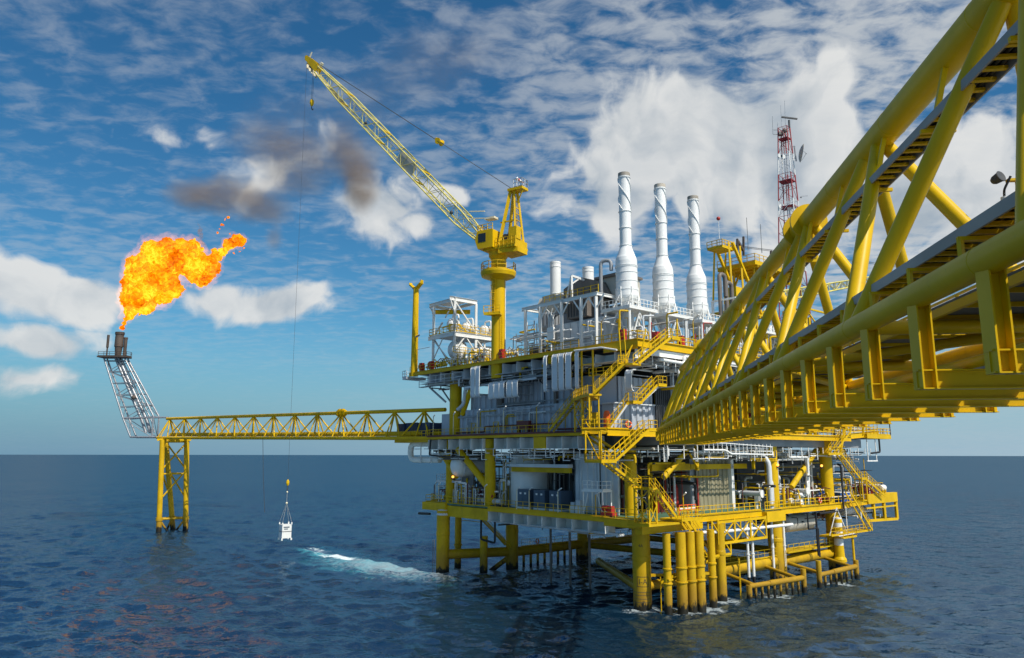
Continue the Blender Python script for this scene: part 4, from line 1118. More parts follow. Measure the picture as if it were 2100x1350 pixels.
MB().railing([(43, 12, 21), (43, -1.95, 21), (14, -1.95, 21)], sp=1.5).build('railing', 'yellow', MD)
MB().railing([(7.3, -2.1, 21), (.5, -9.3, 21), (-1.9, -7.7, 21), (-1.9, -4.0, 21)], sp=1.2, r=.035).build('railing', 'yellow', MD)
MB().railing([(-2, 20, 21), (-2, 52, 21.1)], sp=1.5, r=.035).build('railing', 'yellow', MD)
MB().railing([(-2, 52, 21.8), (-2, 62.6, 22.4), (4, 62.6, 22.4)], sp=1.5, r=.035).build('railing', 'yellow', MD)
pipes(MD, 60, 5, 43, -1.6, 3.5, 17.2, 18.9, 41, mats=('white', 'grey', 'grey', 'black', 'dark', 'dark', 'steel', 'yellow2'), rs=(.05, .06, .09, .14))
pipes(MD, 40, -1.5, 4, -3, 30, 17.3, 19.2, 42, mats=('white', 'grey', 'white', 'black', 'dark', 'beige', 'yellow2'), rs=(.06, .08, .12, .16))
hq = random.Random(3)
hangers(MD, [(u + hq.uniform(-.6, .6), -1.7, 19.0, hq.uniform(.6, 1.7), hq.uniform(.8, 1.8)) for u in np.arange(6.5, 42, 1.75)], 'white')
hangers(MD, [(-1.8 + hq.uniform(-.2, .4), v + hq.uniform(-.6, .6), 19.2, hq.uniform(.7, 1.9), -hq.uniform(.5, 1.5)) for v in np.arange(2, 60, 2.4)], 'white')
# ladder-like white trays that run along the right face
MB().path([(-2.3, 10.2, 18.7), (-2.3, 15, 18.7), (-2.3, 16.4, 18.2), (-2.3, 27, 18.1)], .13, 6).path([(-2.3, 10.2, 19.6), (-2.3, 15.2, 19.6), (-2.3, 27, 19.2)], .07, 6).build('cable_tray', 'white', MD)
m = MB()
for v in np.arange(10.4, 27, 1.0): m.bar((-2.3, v, 18.3), (-2.3, v, 19.6), .06)
m.build('cable_tray', 'white', MD)
# big insulated pipe loop at the left end
MB().path([(43.5, .2, 19.9), (51.5, .2, 19.9), (51.5, .2, 17.2), (42.5, .2, 17.2)], .52, 18, bend=1.4).build('pipe', 'white', MD)
for u in (47.2, 44.2): MB().bar((u, -.5, 20.5), (u, -.5, 16.6), .16).bar((u, -.5, 19), (u + 2, -.5, 19), .14).build('pipe_hanger', 'grey', MD)
MB().path([(42.2, -1.9, 20.6), (42.6, -1.9, 18.0), (38, -1.9, 17.7), (33, -1.9, 17.7)], .13, 8).build('pipe', 'black', MD)
MB().prism([(43, -1.6), (54, -1.6), (54, 4), (43, 4)], 20.1, 20.9).railing([(43, -1.6, 20.9), (49, -1.6, 20.9)], sp=1.1, r=.05).build('side_platform', 'yellow', MD)
# storey between middle and upper deck
corr_wall(MD, 38.0, 5.0, .6, .6, 21.0, 25.0, 'wall', 1.35, .27)
MB().box((5.1, .9, 21.0), (37.9, 24, 25.0)).build('wall', 'mid', MD)
MB().box((4.8, .55, 25.0), (38.2, 2.5, 25.12)).build('wall_cap', 'wall', MD)
MB().box((38.4, .2, 21), (42.2, 4, 24.7)).build('wall', 'wall', MD)
corr_wall(MD, 35.8, 28.9, 1.4, 1.4, 25.12, 27.5, 'wall', 1.35, .27)
MB().box((28.9, 1.7, 25.12), (35.7, 18, 27.4)).build('wall', 'mid', MD)
corr_wall(MD, 27.6, 7.4, 1.4, 1.4, 25.12, 28.5, 'wall', 1.35, .27)
MB().box((7.4, 1.7, 25.12), (28.8, 22, 28.5)).build('wall', 'mid', MD)
MB().box((7.2, 1.2, 28.5), (28.9, 22.2, 28.62)).build('wall_cap', 'wall', MD)
MB().box((27.4, .9, 25.0), (28.5, 1.9, 29.4)).build('wall', 'brown', MD)
MB().box((15.4, .9, 25.1), (15.9, 1.4, 29.9)).build('wall', 'brown', MD)
MB().box((18, .2, 25.3), (28, .9, 25.45)).build('ledge', 'mid', MD)
MB().bar((12, .5, 21.8), (12, .5, 24.5), .3, .05).build('door', 'mid', MD)
q_ = random.Random(61)
for u in (34.5, 26.2, 20.0, 9.6):
    MB().box((u - .5, .30, 21.05), (u + .5, .42, 23.2)).build('door', 'mid', MD)
    MB().box((u + .7, .38, 22.3), (u + 1.0, .44, 22.7)).build('sign_plate', 'white', MD)
for k in range(16):
    u = q_.uniform(7, 37); z0 = q_.uniform(21.2, 22.5); z1 = q_.uniform(23.6, 24.9)
    run([(u, .2, z0), (u, .2, z1), (u - q_.uniform(1, 4), .2, z1)], q_.choice((.04, .06, .09)), 6, q_.choice(('grey', 'white', 'mid', 'yellow2', 'dark')), MD)
for k in range(14):
    u = q_.uniform(9, 27); z0 = q_.uniform(25.4, 26.2)
    run([(u, 1.1, z0), (u, 1.1, q_.uniform(27.5, 29)), (u - q_.uniform(-3, 3), .8, 29.3)], q_.choice((.05, .08, .12)), 6, q_.choice(('grey', 'white', 'mid', 'brown', 'dark')), MD)
MB().bar((37.8, .25, 24.0), (8, .25, 24.0), .12, .3).bar((27.4, 1.05, 25.7), (8, 1.05, 25.7), .14, .2).build('cable_tray', 'mid', MD)
MB().path([(37.5, -.3, 21.5), (30, -.3, 21.5), (30, -.3, 22.3), (14, -.3, 22.3), (14, -.3, 21.5), (8, -.3, 21.5)], .12, 8).build('fire_main', 'maroon', MD)
for u in (33, 27.5, 22.0): MB().bar((u, -.6, 21), (u, -.6, 22.9), .1).bar((u - 1.2, -.6, 21), (u - 1.2, -.6, 22.9), .1).bar((u, -.6, 22.9), (u - 1.2, -.6, 22.9), .1).bar((u, -.6, 21.2), (u - 1.2, -.6, 22.8), .08).build('pipe_hanger', 'yellow2', MD)
# right face walls
corr_wall(MD, 3.0, 3.0, -1.0, 8.6, 21.0, 24.5, 'wall', 1.25, .2)
MB().box((3.2, -.9, 21.0), (5.05, 8.6, 24.5)).build('wall', 'wall', MD)
corr_wall(MD, 3.2, 3.2, .2, 6.8, 24.6, 28.0, 'wall', 1.15, .2)
MB().box((3.5, .2, 24.5), (7.4, 6.8, 28.0)).build('wall', 'wall', MD)
MB().box((2.6, -1.2, 24.45), (5, 9.2, 24.6)).build('wall_cap', 'grey', MD)
m = MB()
for v in np.arange(7.0, 10.2, .42): m.tube((2.6, v, 21.2), (2.6, v, 29.2), .15, 8)
m.build('pipe_bundle', 'dark', MD)
for v, mm in ((9.2, 'grey'), (10.4, 'white'), (10.9, 'white'), (11.8, 'grey')): MB().path([(1.4, v, 21.2), (1.4, v, 29.4), (1.4, v + 1.5, 30.2)], .14, 8).build('pipe', mm, MD)
MB().box((4, 10, 21), (8, 46, 30)).build('wall', 'dark', MD)  # this core box and the next are coloured dark as shade between decks
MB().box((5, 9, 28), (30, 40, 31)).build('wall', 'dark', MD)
pipes(MD, 60, -1.2, 3.6, 7, 48, 22, 30.8, 43, mats=('white', 'grey', 'white', 'dark', 'yellow', 'mid', 'yellow2', 'steel'), rs=(.05, .08, .12, .2))
pipes(MD, 24, 8, 36, -.6, 4, 28.7, 30.6, 44, mats=('dark', 'mid', 'grey', 'black', 'yellow2', 'brown'))
risers(MD, 24, -1, 3, 11, 60, 21, 29, 45, mats=('white', 'grey', 'yellow', 'mid', 'white', 'yellow2'))
for u, v, r in ((38.6, .4, 1.0), (0, 30, .9), (20, 20, .9)): MB().tube((u, v, 20.9), (u, v, 31.6), r, 22).build('deck_column', 'yellow', MD)
MB().tube((36.6, .3, 24.4), (33.6, .3, 29.9), .42, 14).build('deck_brace', 'yellow', MD)
MB().path([(37.2, -.2, 25.3), (37.0, -.2, 25.3), (35.6, -.2, 26.0), (35.2, -.2, 28.5), (34, -.2, 28.6)], .3, 12).build('duct', 'grey', MD)
# middle shelf with walkway and grey air coolers
MB().box((12.6, -1.3, 28.9), (27, 1.0, 29.0)).railing([(12.6, -1.3, 29.0), (20, -1.3, 29.0)], sp=1.3).build('gallery', 'mid', MD)
MB().bar((17, -1.4, 28.7), (34, -1.4, 28.5), .16, .28).bar((17, -1.4, 29.3), (27, -1.4, 29.2), .06).build('gallery', 'grey', MD)
MB().box((14.2, -1.5, 27.8), (21.5, -.9, 28.9)).build('gallery', 'yellow2', MD) if False else None

# upper deck, top at 32
UD = node('upper_deck', PL)
MB().prism([(-2, -2), (49, -2), (49, 5), (44, 7), (44, 40), (-2, 64)], 31.78, 31.98).build('deck_plate', 'grate', UD)
MB().ibeam((3.5, -2.1, 31.72), (49, -2.1, 31.72), .3, .62).build('edge_beam', 'yellow', UD)
MB().box((8.5, -2.0, 30.4), (14.0, -1.2, 31.35)).build('edge_beam', 'yellow', UD)
MB().ibeam((3.5, -2.1, 31.4), (-2.1, -2.1, 31.4), .3, 1.2).build('edge_beam', 'yellow', UD)
MB().ibeam((-2.1, -2.1, 31.5), (-2.1, 40, 31.5), .45, .95).build('edge_beam', 'yellow', UD)
MB().ibeam((-2.0, -1, 30.55), (-2.0, 40, 30.55), .3, .8).build('girder', 'white', UD)
fascia(UD, 14.2, 46, 29.9, 31.38, 3.2)
fascia(UD, -1.5, 8.4, 29.7, 30.8, 3.3, mat='white')
MB().box((4, 1, 30.2), (44, 40, 31.7)).build('girder', 'dark', UD)  # girder box darkened in colour for the underside shadow
MB().box((34, -1.7, 29.35), (46.5, -.9, 29.45)).build('under_walkway', 'mid', UD)
MB().railing([(34, -1.7, 29.45), (46.4, -1.7, 29.45), (46.4, 1, 29.45)], h=1.6, sp=2.3, r=.045, toe=False).build('under_walkway', 'grey', UD)
MB().bar((44, -1.2, 29.3), (40, -.6, 26.6), .25).bar((45, 2, 29.3), (40, .6, 26.4), .2).build('deck_brace', 'mid', UD)
MB().prism([(49, -2.6), (51, -2.2), (51, 1), (49, 1.4)], 31.0, 31.4).railing([(49, -2.6, 31.4), (51, -2.2, 31.4), (51, 1, 31.4)], sp=.9).build('side_platform', 'grey', UD)
MB().railing([(49, -1.95, 31.98), (27.5, -1.95, 31.98)], sp=1.5, r=.035).build('railing', 'yellow', UD)
MB().railing([(24.9, -1.95, 31.98), (8.0, -1.95, 31.98)], sp=1.5, r=.03).build('railing', 'yellow', UD)
MB().railing([(5, -1.95, 31.98), (-1.95, -1.95, 31.98), (-1.95, .2, 31.98)], sp=1.3, r=.045).build('railing', 'yellow', UD)
MB().railing([(-1.95, 2.2, 31.98), (-1.95, 40, 31.98)], sp=1.5, r=.045).build('railing', 'yellow', UD)
pipes(UD, 30, 8, 46, -1.4, 3, 29.0, 30.2, 51, mats=('grey', 'grey', 'white', 'dark', 'mid'), rs=(.05, .07, .1))
pipes(UD, 44, -1.6, 3, -1, 36, 28.6, 30.6, 52, mats=('white', 'white', 'grey', 'beige'), rs=(.06, .09, .14, .22))
hangers(UD, [(u, -1.7, 30.0, hq.uniform(.6, 1.2), hq.uniform(.8, 1.6)) for u in (5.5, 8.2, 11.6)] + [(-1.8, v, 30.2, hq.uniform(.8, 2.2), -.9) for v in np.arange(1, 30, 2.3)], 'white')
MB().path([(-2.5, 1.5, 29.7), (-2.5, 6.5, 29.6), (-2.5, 6.5, 30.5), (-2.5, 22, 30.4)], .22, 12).build('pipe', 'white', UD)

# dense pipework among the modules
W5 = ('white', 'grey', 'white', 'steel', 'yellow2', 'mid', 'beige')
risers(UD, 60, -1.2, 4, -1, 46, 32, 36.5, 81, mats=('white', 'white', 'grey', 'yellow', 'white', 'beige', 'red'), rs=(.05, .08, .12, .18))
pipes(UD, 40, -1, 6, 0, 50, 32.4, 36, 82, mats=W5, rs=(.06, .1, .15))
pipes(UD, 30, 6, 24, -.5, 2, 32.3, 36.5, 83, mats=W5, rs=(.05, .08, .12))
risers(UD, 26, 20, 36, -1, 3, 32, 35, 84, mats=('white', 'yellow', 'white', 'grey', 'yellow2'), rs=(.05, .08, .12))
pipes(MD, 46, -1.8, 3, 8, 60, 21.3, 24.5, 85, mats=('white', 'yellow', 'grey', 'yellow2', 'maroon', 'white'), rs=(.05, .08, .12))
risers(MD, 40, -1.8, 3, 10, 62, 21, 25, 86, mats=('white', 'yellow', 'grey', 'yellow', 'maroon', 'white', 'dark'), rs=(.05, .08, .14))
pipes(MD, 50, 10, 36, -.8, 1.2, 28.7, 30.4, 87, mats=('dark', 'mid', 'grey', 'brown', 'black', 'white'), rs=(.05, .09, .14))
pipes(MD, 60, -1.5, 4, 2, 62, 17.4, 19.2, 88, mats=('white', 'white', 'grey', 'black', 'dark', 'white'), rs=(.05, .08, .11))
risers(MD, 30, -1.6, 1.5, 2, 60, 17.2, 19.6, 89, mats=('white', 'white', 'grey', 'yellow'), rs=(.04, .06, .09))
pipes(LD, 50, -1.8, 4, 26, 64, 10.8, 13.6, 90, mats=('white', 'yellow', 'grey', 'yellow2', 'maroon', 'white', 'black'), rs=(.05, .08, .12))
risers(LD, 30, 28.5, 38, -1.2, 1, 10.5, 14, 91, mats=('white', 'yellow2', 'grey', 'maroon', 'yellow2'), rs=(.05, .07, .1))
pipes(LD, 30, -1.6, 3, 26, 64, 7.6, 9.4, 92, mats=('white', 'grey', 'black', 'mid'), rs=(.06, .1, .16))

# ------------------------------------------------------------------ stairways on the near corner (parts of the platform)
def stair(p, q, wv, mat='yellow', tread='grate', rail=(True, True)):
    p, q, wv = (np.asarray(x, float) for x in (p, q, wv))
    S_ = node('stairway', PL)
    for k in (-.5, .5): MB().bar(p + wv * k, q + wv * k, .07, .30).build('stringer', mat, S_)
    n = max(3, int(abs(q[2] - p[2]) / .23)); m = MB()
    d = (q - p) * (1, 1, 0); d = d / np.linalg.norm(d)
    for i in range(1, n):
        c = p + (q - p) * i / n
        m.bar(c - wv * .47, c + wv * .47, .26, .04)
    m.build('tread', tread, S_)
    for k, on in zip((-.5, .5), rail):
        if on: MB().railing([p + wv * k + (0, 0, .1), q + wv * k + (0, 0, .1)], h=1.05, sp=1.0, r=.032, toe=False, rails=(1.0, .52)).build('handrail', mat, S_)
    return S_
def landing(poly, z, rails, mat='yellow'):
    G = node('stair_landing', PL)
    MB().prism(poly, z - .22, z).build('floor', mat, G)
    for r_ in rails: MB().railing([(x, y, z) for x, y in r_], h=1.05, sp=1.0, r=.032).build('railing', mat, G)
    return G
WV = np.array([0, .9, 0])
stair((12.4, -3.0, 21.1), (7.2, -3.0, 25.3), WV, 'yellow2')
G = landing([(7.2, -3.9), (7.2, -2.3), (4.2, -2.3), (.9, -6.8), (-.9, -7.4), (-.3, -8.9), (3.3, -6.6)], 25.05, [[(7.2, -3.9), (3.3, -6.6), (.1, -8.7)], [(4.2, -2.3), (.9, -6.8)]])
tp_ = [(7.1, -3.8), (3.3, -6.4), (-.1, -8.7)]
for (a, b) in zip(tp_[:-1], tp_[1:]):
    m = MB()
    for z0, z1 in ((21, 22.9), (22.9, 24.8)): m.bar(a + (z0,), b + (z1,), .10).bar(b + (z0,), a + (z1,), .10)
    m.bar(a + (22.9,), b + (22.9,), .1).build('tower_brace', 'yellow', G)
for (u, v) in tp_: MB().bar((u, v, 20.9), (u, v, 24.85), .18).bar((u - .2, v + 1.4, 20.9), (u - .2, v + 1.4, 24.85), .14).build('tower_post', 'yellow', G)
stair((-.3, -8.0, 25.05), (-3.2, -5.9, 28.45), (.45, .75, 0))
landing([(-2.6, -6.3), (-4.4, -5.9), (-4.4, -4.4), (-2.6, -4.6)], 28.5, [[(-2.6, -4.6), (-2.6, -6.3)]])
m = MB()
for u, v in ((-2.2, -5.3), (-2.2, -4.4), (-3.9, -4.1)): m.bar((u, v, 28.4), (u + .3, max(v, -2.3) if v > -4.2 else v, 33.0), .12)
m.bar((-2.2, -5.3, 28.6), (-1.4, -2.2, 31.3), .1).bar((-2.1, -4.4, 28.5), (-1.2, -2.2, 31.2), .1).build('hanger_frame', 'yellow', PL)
stair((-4.0, -4.8, 28.5), (-4.6, .6, 32.05), (-.9, -.1, 0))
landing([(-2.0, .6), (-5.2, .6), (-5.2, 2.2), (-2.0, 2.2)], 32.05, [[(-5.2, .6), (-5.2, 2.2), (-2, 2.2)]])
stair((.4, -5.0, 21.1), (-1.5, -3.4, 24.2), (.6, .6, 0))
landing([(-1.2, -3.6), (-2.4, -3.6), (-2.4, -1.9), (-1.2, -1.9)], 24.25, [[(-1.2, -3.6), (-2.4, -3.6), (-2.4, -1.9)]], 'yellow')
stair((-1.8, -1.9, 24.25), (-2.2, .8, 26.5), (-.85, 0, 0))
landing([(1.0, .8), (-2.8, .8), (-2.8, 2.4), (1.0, 2.4)], 26.55, [[(-2.8, .8), (-2.8, 2.4), (1, 2.4)]], 'yellow')
MB().bar((-2.0, -2.1, 24.0), (-2.3, 1.2, 26.3), .3, .22).bar((-.3, -5.2, 21.2), (-1.6, -3.8, 23.9), .25, .2).build('stair_support', 'white', PL)
stair((-4.4, -3.8, 20.9), (-4.4, -9.7, 17.4), (.9, 0, 0))
landing([(-2.0, -3.9), (-4.9, -3.9), (-4.9, -2.4), (-2.0, -2.4)], 20.95, [[(-4.9, -3.9), (-4.9, -2.4), (-2, -2.4)]])
G = landing([(-4.9, -9.6), (-4.9, -12.0), (-2.4, -12.0), (-2.4, -9.6)], 17.4, [[(-2.4, -9.6), (-2.4, -12), (-4.9, -12), (-4.9, -9.8)]])
MB().bar((-4.8, -11.9, 17.3), (-4.8, -11.9, 20.6), .13).bar((-2.5, -11.9, 17.3), (-2.5, -11.9, 20.6), .13).bar((-2.5, -9.7, 17.3), (-2.5, -9.7, 20.6), .13).bar((-4.8, -11.9, 20.6), (-2.1, -7.8, 20.6), .14).bar((-2.5, -11.9, 20.6), (-.4, -9, 20.6), .14).bar((-4.8, -11.9, 20.5), (-2.5, -9.7, 17.4), .1).bar((-2.5, -11.9, 20.5), (-2.5, -9.7, 17.4), .1).build('tower_post', 'yellow', G)
stair((-3.0, -9.8, 17.4), (-3.0, -3.8, 14.3), (.9, 0, 0))
G = landing([(-2.3, -3.9), (-4.6, -3.9), (-4.6, -2.4), (-2.3, -2.4)], 14.3, [[(-2.3, -3.9), (-2.3, -2.4)], [(-4.6, -3.9), (-3.6, -3.9)]])
for u, v in ((-2.4, -3.8), (-4.5, -3.8), (-4.5, -2.5), (-2.4, -2.5)): MB().bar((u, v, 10.3), (u, v, 14.2), .17).build('tower_post', 'yellow', G)
m = MB()
for (a, b) in (((-2.4, -3.8), (-4.5, -3.8)), ((-4.5, -3.8), (-4.5, -2.5))):
    for z0, z1 in ((10.4, 12.3), (12.3, 14.1)): m.bar(a + (z0,), b + (z1,), .09).bar(b + (z0,), a + (z1,), .09)
m.build('tower_brace', 'yellow', G)
stair((-4.0, -2.5, 14.3), (-4.2, 1.2, 10.7), (-.85, -.05, 0))
landing([(-1.9, 1.2), (-5.2, 1.2), (-5.2, 5.2), (-1.9, 5.2)], 10.6, [[(-5.2, 1.2), (-5.2, 5.2), (-4.2, 5.2)]])
landing([(-1.9, -4.6), (-4.9, -4.4), (-4.9, 1.2), (-1.9, 1.2)], 10.3, [[(-1.9, -4.6), (-4.9, -4.4)]], 'yellow2')
# far right stair flights
stair((-2.6, 46.2, 18.3), (-2.6, 52.2, 14.3), (-.9, 0, 0))
G = landing([(-2.0, 52.2), (-3.3, 52.2), (-3.3, 54), (-2.0, 54)], 14.3, [[(-3.3, 52.2), (-3.3, 54)]])
for v in (52.3, 53.9): MB().bar((-2.1, v, 10.5), (-2.1, v, 14.2), .14).bar((-3.2, v, 10.5), (-3.2, v, 14.2), .14).build('tower_post', 'yellow', G)
stair((-2.6, 54, 14.3), (-2.6, 61, 11.2), (-.9, 0, 0))
G = landing([(-1.2, 41.5), (-3.3, 41.5), (-3.3, 46.2), (-1.2, 46.2)], 18.3, [[(-3.3, 41.5), (-3.3, 46.2)]])
stair((-2.6, 44.0, 18.4), (-2.6, 50.0, 21.8), (-.9, 0, 0))
MB().bar((-3.0, 46.0, 18.3), (-2.6, 50.5, 25.2), .3).bar((-2.2, 51.5, 21.5), (-2.2, 54.2, 26.5), .25).bar((-2.2, 56.4, 21.5), (-2.2, 57.6, 26), .28).build('stair_support', 'yellow', PL)
M['soot'] = paint('heat_stained_white', (0.50, 0.44, 0.36), 0.6, 0.4, 0.7, dirt=(0.05, 0.04, 0.03))
# ------------------------------------------------------------------ exhaust stacks
def big_stack(v, ztop, label, zs=0.0):
    u = 5.0
    T = thing('exhaust_stack', label, 'chimney', (u, v, 32), 'tall white exhaust stacks on the upper deck')
    r, b = 1.48, 39.3 + zs
    MB().lathe((u, v, 0), [(0, b - .9), (.9, b - .9), (1.38, b - .3), (r, b), (r, b + 4.9), (1.40, b + 5.4), (1.26, b + 5.7), (.88, b + 6.8), (.80, b + 7.15)], 36).build('silencer_body', 'stack', T)
    m = MB()
    for z in (b + .8, b + 2.0, b + 3.2, b + 4.0, b + 4.2): m.lathe((u, v, z), [(r + .003, 0), (r + .06, .02), (r + .06, .09), (r + .003, .11)], 36)
    m.build('ring_band', 'stack', T)
    s = MB().lathe((u, v, 0), [(.80, b + 7.15), (.80, ztop - .6), (.83, ztop - .55), (.83, ztop), (.70, ztop), (.70, ztop - 3)], 32).build('shaft', 'stack', T)
    m = MB()
    for z in (b + 7.1, b + 9.6, b + 12.0, ztop - .75): m.lathe((u, v, z), [(.80, 0), (.90, .02), (.90, .10), (.80, .12)], 32)
    m.build('ring_band', 'stack', T)
    z0, z1 = b + 12.2, ztop - .7
    for k in range(3):
        P = []; m = MB()
        for i in range(26):
            f = i / 25; a = k * 2.094 + f * 1.1 * math.pi
            P.append((f, a))
        for (f0, a0), (f1, a1) in zip(P[:-1], P[1:]):
            c = PF.w((u, v, 0)); q = []
            for f, a in ((f0, a0), (f1, a1)):
                e = np.array([math.cos(-a), math.sin(-a), 0]); zz = z0 + (z1 - z0) * f
                q += [c + e * .79 + EZ * zz, c + e * .92 + EZ * zz, c + e * .92 + EZ * (zz + .05), c + e * .79 + EZ * (zz + .05)]
            m.addw(q, [(0, 1, 5, 4), (1, 2, 6, 5), (2, 3, 7, 6)])
        m.build('helical_strake', 'stack', T)
    MB().lathe((u, v, 0), [(.832, ztop - .5), (.836, ztop - .48), (.836, ztop + .01), (.68, ztop + .01), (.68, ztop - 2)], 32).build('sooty_mouth', 'soot', T)
    F = node('support_frame', T)
    pf = b - 2.2
    cs = [(u - 2.1, v - 2.1), (u + 2.1, v - 2.1), (u + 2.1, v + 2.1), (u - 2.1, v + 2.1)]
    for (x, y) in cs:
        MB().tube((x, y, 31.98), (x, y, pf), .20, 10).build('leg', 'white', F)
    m = MB()
    for i, (x, y) in enumerate(cs):
        x2, y2 = cs[(i + 1) % 4]
        m.bar((x, y, 32.2), ((x + x2) / 2, (y + y2) / 2, pf - .2), .14).bar((x2, y2, 32.2), ((x + x2) / 2, (y + y2) / 2, pf - .2), .14)
    m.build('brace', 'white', F)
    e = 2.5
    MB().prism([(u - e, v - e), (u + e, v - e), (u + e, v + e + .9), (u - e, v + e + .9)], pf, pf + .3).build('platform', 'white', F)
    MB().railing([(u + e, v - e, pf + .3), (u - e, v - e, pf + .3), (u - e, v + e + .9, pf + .3), (u + e, v + e + .9, pf + .3)], h=1.15, sp=.75, r=.035).build('railing', 'white', F)
    m = MB()
    for a in range(6):
        t = a * math.pi / 3 + .4
        x, y = u + r * math.cos(t), v + r * math.sin(t)
        m.bar((x, y, pf + .3), (x, y, b + 1.2), .16).bar((u + 2.2 * math.cos(t + .5), v + 2.2 * math.sin(t + .5), pf + .3), (x, y, b + .4), .10)
    m.build('skirt_post', 'white', F)
    MB().tube((u, v, 32), (u, v, b - .9), .85, 24).build('exhaust_duct', 'grey', T)
    MB().ladder((u + .4, v + 1.62, pf + .3), (u + .4, v + 1.62, b + 5.6), (1, 0, 0), cage=True, out=(0, 1, 0)).build('ladder', 'white', T)
big_stack(4.5, 57.0, 'tallest looking white exhaust stack, the one nearest the crane')
big_stack(12.5, 57.3, 'white spiral finned exhaust stack in the middle of the row of three')
big_stack(20.6, 57.4, 'white spiral finned exhaust stack nearest the red and white mast')
def small_stack(u, v, z0, z1, label):
    T = thing('exhaust_pipe', label, 'chimney', (u, v, z0), 'short plain white exhaust pipes behind the enclosures')
    MB().lathe((u, v, 0), [(.9, z0), (.9, z1 - .35), (.93, z1 - .3), (.93, z1), (.8, z1), (.8, z1 - 2)], 28).build('pipe', 'stack', T)
    m = MB()
    for f in (.2, .6, .93): z = z0 + (z1 - z0) * f; m.lathe((u, v, z), [(.9, 0), (.96, .02), (.96, .1), (.9, .12)], 28)
    m.build('ring_band', 'stack', T)
small_stack(26.8, 12, 36, 49.9, 'short plain white exhaust pipe nearest the yellow crane')
small_stack(19.3, 12, 36, 47.5, 'short plain white exhaust pipe just left of the tall stacks')

# ------------------------------------------------------------------ turbine hall frame and enclosures on the upper deck
T = thing('turbine_enclosure', 'long low grey turbine enclosure standing behind white steel posts', 'machine housing', (14, 4, 32))
MB().box((6.6, 2.0, 32.3), (17.2, 8.5, 36.6)).build('housing', 'grey', T)
m = MB()
for u in np.arange(7.4, 17, 1.5): m.box((u, 1.95, 32.4), (u + .06, 2.02, 36.5))
m.build('panel_rib', 'mid', T)
MB().box((6.4, 1.6, 31.98), (17.4, 8.7, 32.3)).build('skid', 'white', T)
MB().prism([(8.5, 3), (16, 3), (16, 8), (8.5, 8)], 36.6, 38.3).build('duct', 'mid', T)
T = thing('intake_filter', 'brownish grey air intake box under the white roof beams', 'filter house', (12, 3, 38))
MB().box((9.6, 1.4, 37.0), (13.6, 6, 39.9)).build('housing', 'brown', T)
m = MB()
for u in np.arange(9.8, 13.6, .55): m.box((u, 1.30, 37.2), (u + .12, 1.41, 39.7))
m.build('louvre', 'dark', T)
T = thing('intake_duct', 'big dark brown sloping intake duct between the short white exhaust pipes', 'duct', (13, 6, 39.6))
MB().add([(16.8, 4, 40.0), (7.6, 4, 40.0), (8.8, 4, 42.0), (13.5, 4, 43.6), (16.8, 4, 42.3), (16.8, 9, 40.0), (7.6, 9, 40.0), (8.8, 9, 42.0), (13.5, 9, 43.6), (16.8, 9, 42.3)],
         [(0, 1, 2, 3, 4), (9, 8, 7, 6, 5), (0, 5, 6, 1), (1, 6, 7, 2), (2, 7, 8, 3), (3, 8, 9, 4), (4, 9, 5, 0)]).build('casing', 'brown', T)
m = MB()
for u in np.arange(9, 16.5, 1.2): m.box((u, 3.93, 40.1), (u + .1, 4.0, 42.0))
m.build('casing_rib', 'dark', T)
T = thing('filter_house', 'beige filter box with a dark flat roof left of the tall stacks', 'filter house', (7.8, 6, 40))
MB().box((6.4, 4.5, 40.0), (10.2, 9, 42.6)).build('housing', 'beige', T)
MB().prism([(6.1, 4.0), (10.6, 4.0), (10.6, 9.3), (6.1, 9.3)], 42.6, 42.95).build('roof', 'brown', T)
T = thing('inlet_hood', 'pale octagonal inlet hood at the left end of the white frame', 'duct', (20, 3, 37))
MB().lathe((22.4, 5, 40.2), [(0, 0), (1.0, .0), (1.9, .7), (1.9, 4.4), (1.2, 5.2), (0, 5.2)], 8, axis=(-1, 0, 0)).build('hood', 'beige', T)
MB().box((18.4, 3.2, 40.2), (20.6, 6.8, 41.7)).build('duct_section', 'beige', T)
T = thing('round_filter', 'ribbed round grey filter drum hanging below the white frame', 'filter', (19, 3, 36))
MB().lathe((18.2, 2.6, 37.4), [(0, -1.6), (1.0, -1.55), (1.7, -1.0), (1.75, -.8), (1.75, 1.0), (1.4, 1.2), (0, 1.2)], 18).build('drum', 'mid', T)
m = MB()
for i in range(18): t = i * math.pi / 9; m.bar((18.2 + 1.76 * math.cos(t), 2.6 + 1.76 * math.sin(t), 36.6), (18.2 + 1.76 * math.cos(t), 2.6 + 1.76 * math.sin(t), 38.3), .08)
m.build('drum_rib', 'dark', T)
FRM = thing('steel_frame', 'white open steel frame with roof beams around the grey turbine enclosure', 'frame', (13, 2, 32))
for u in (20.6, 17.4, 13.0, 9.2, 6.4):
    MB().bar((u, -.2, 31.98), (u, -.2, 39.2 if u > 8 else 38.9), .36).build('post', 'white', FRM)
    MB().bar((u, 8.6, 31.98), (u, 8.6, 39.2), .3).build('post', 'white', FRM)
MB().ibeam((21.4, -.2, 39.35), (12.6, -.2, 39.35), .32, .5).ibeam((13.0, -.2, 39.3), (6.2, -.2, 39.3), .32, .5).ibeam((21.3, 8.6, 39.35), (6.2, 8.6, 39.35), .3, .45).build('beam', 'white', FRM)
for u in (20.9, 13.0, 6.4): MB().ibeam((u, -.2, 39.35), (u, 8.6, 39.35), .28, .42).build('beam', 'white', FRM)
for u in (17.4, 13.0, 9.2, 6.4):
    m = MB().bar((u, -.2, 37.2), (u - 1.5, -.2, 39.1), .16)
    if u < 17: m.bar((u, -.2, 37.2), (u + 1.5, -.2, 39.1), .16)
    m.build('brace', 'white', FRM)
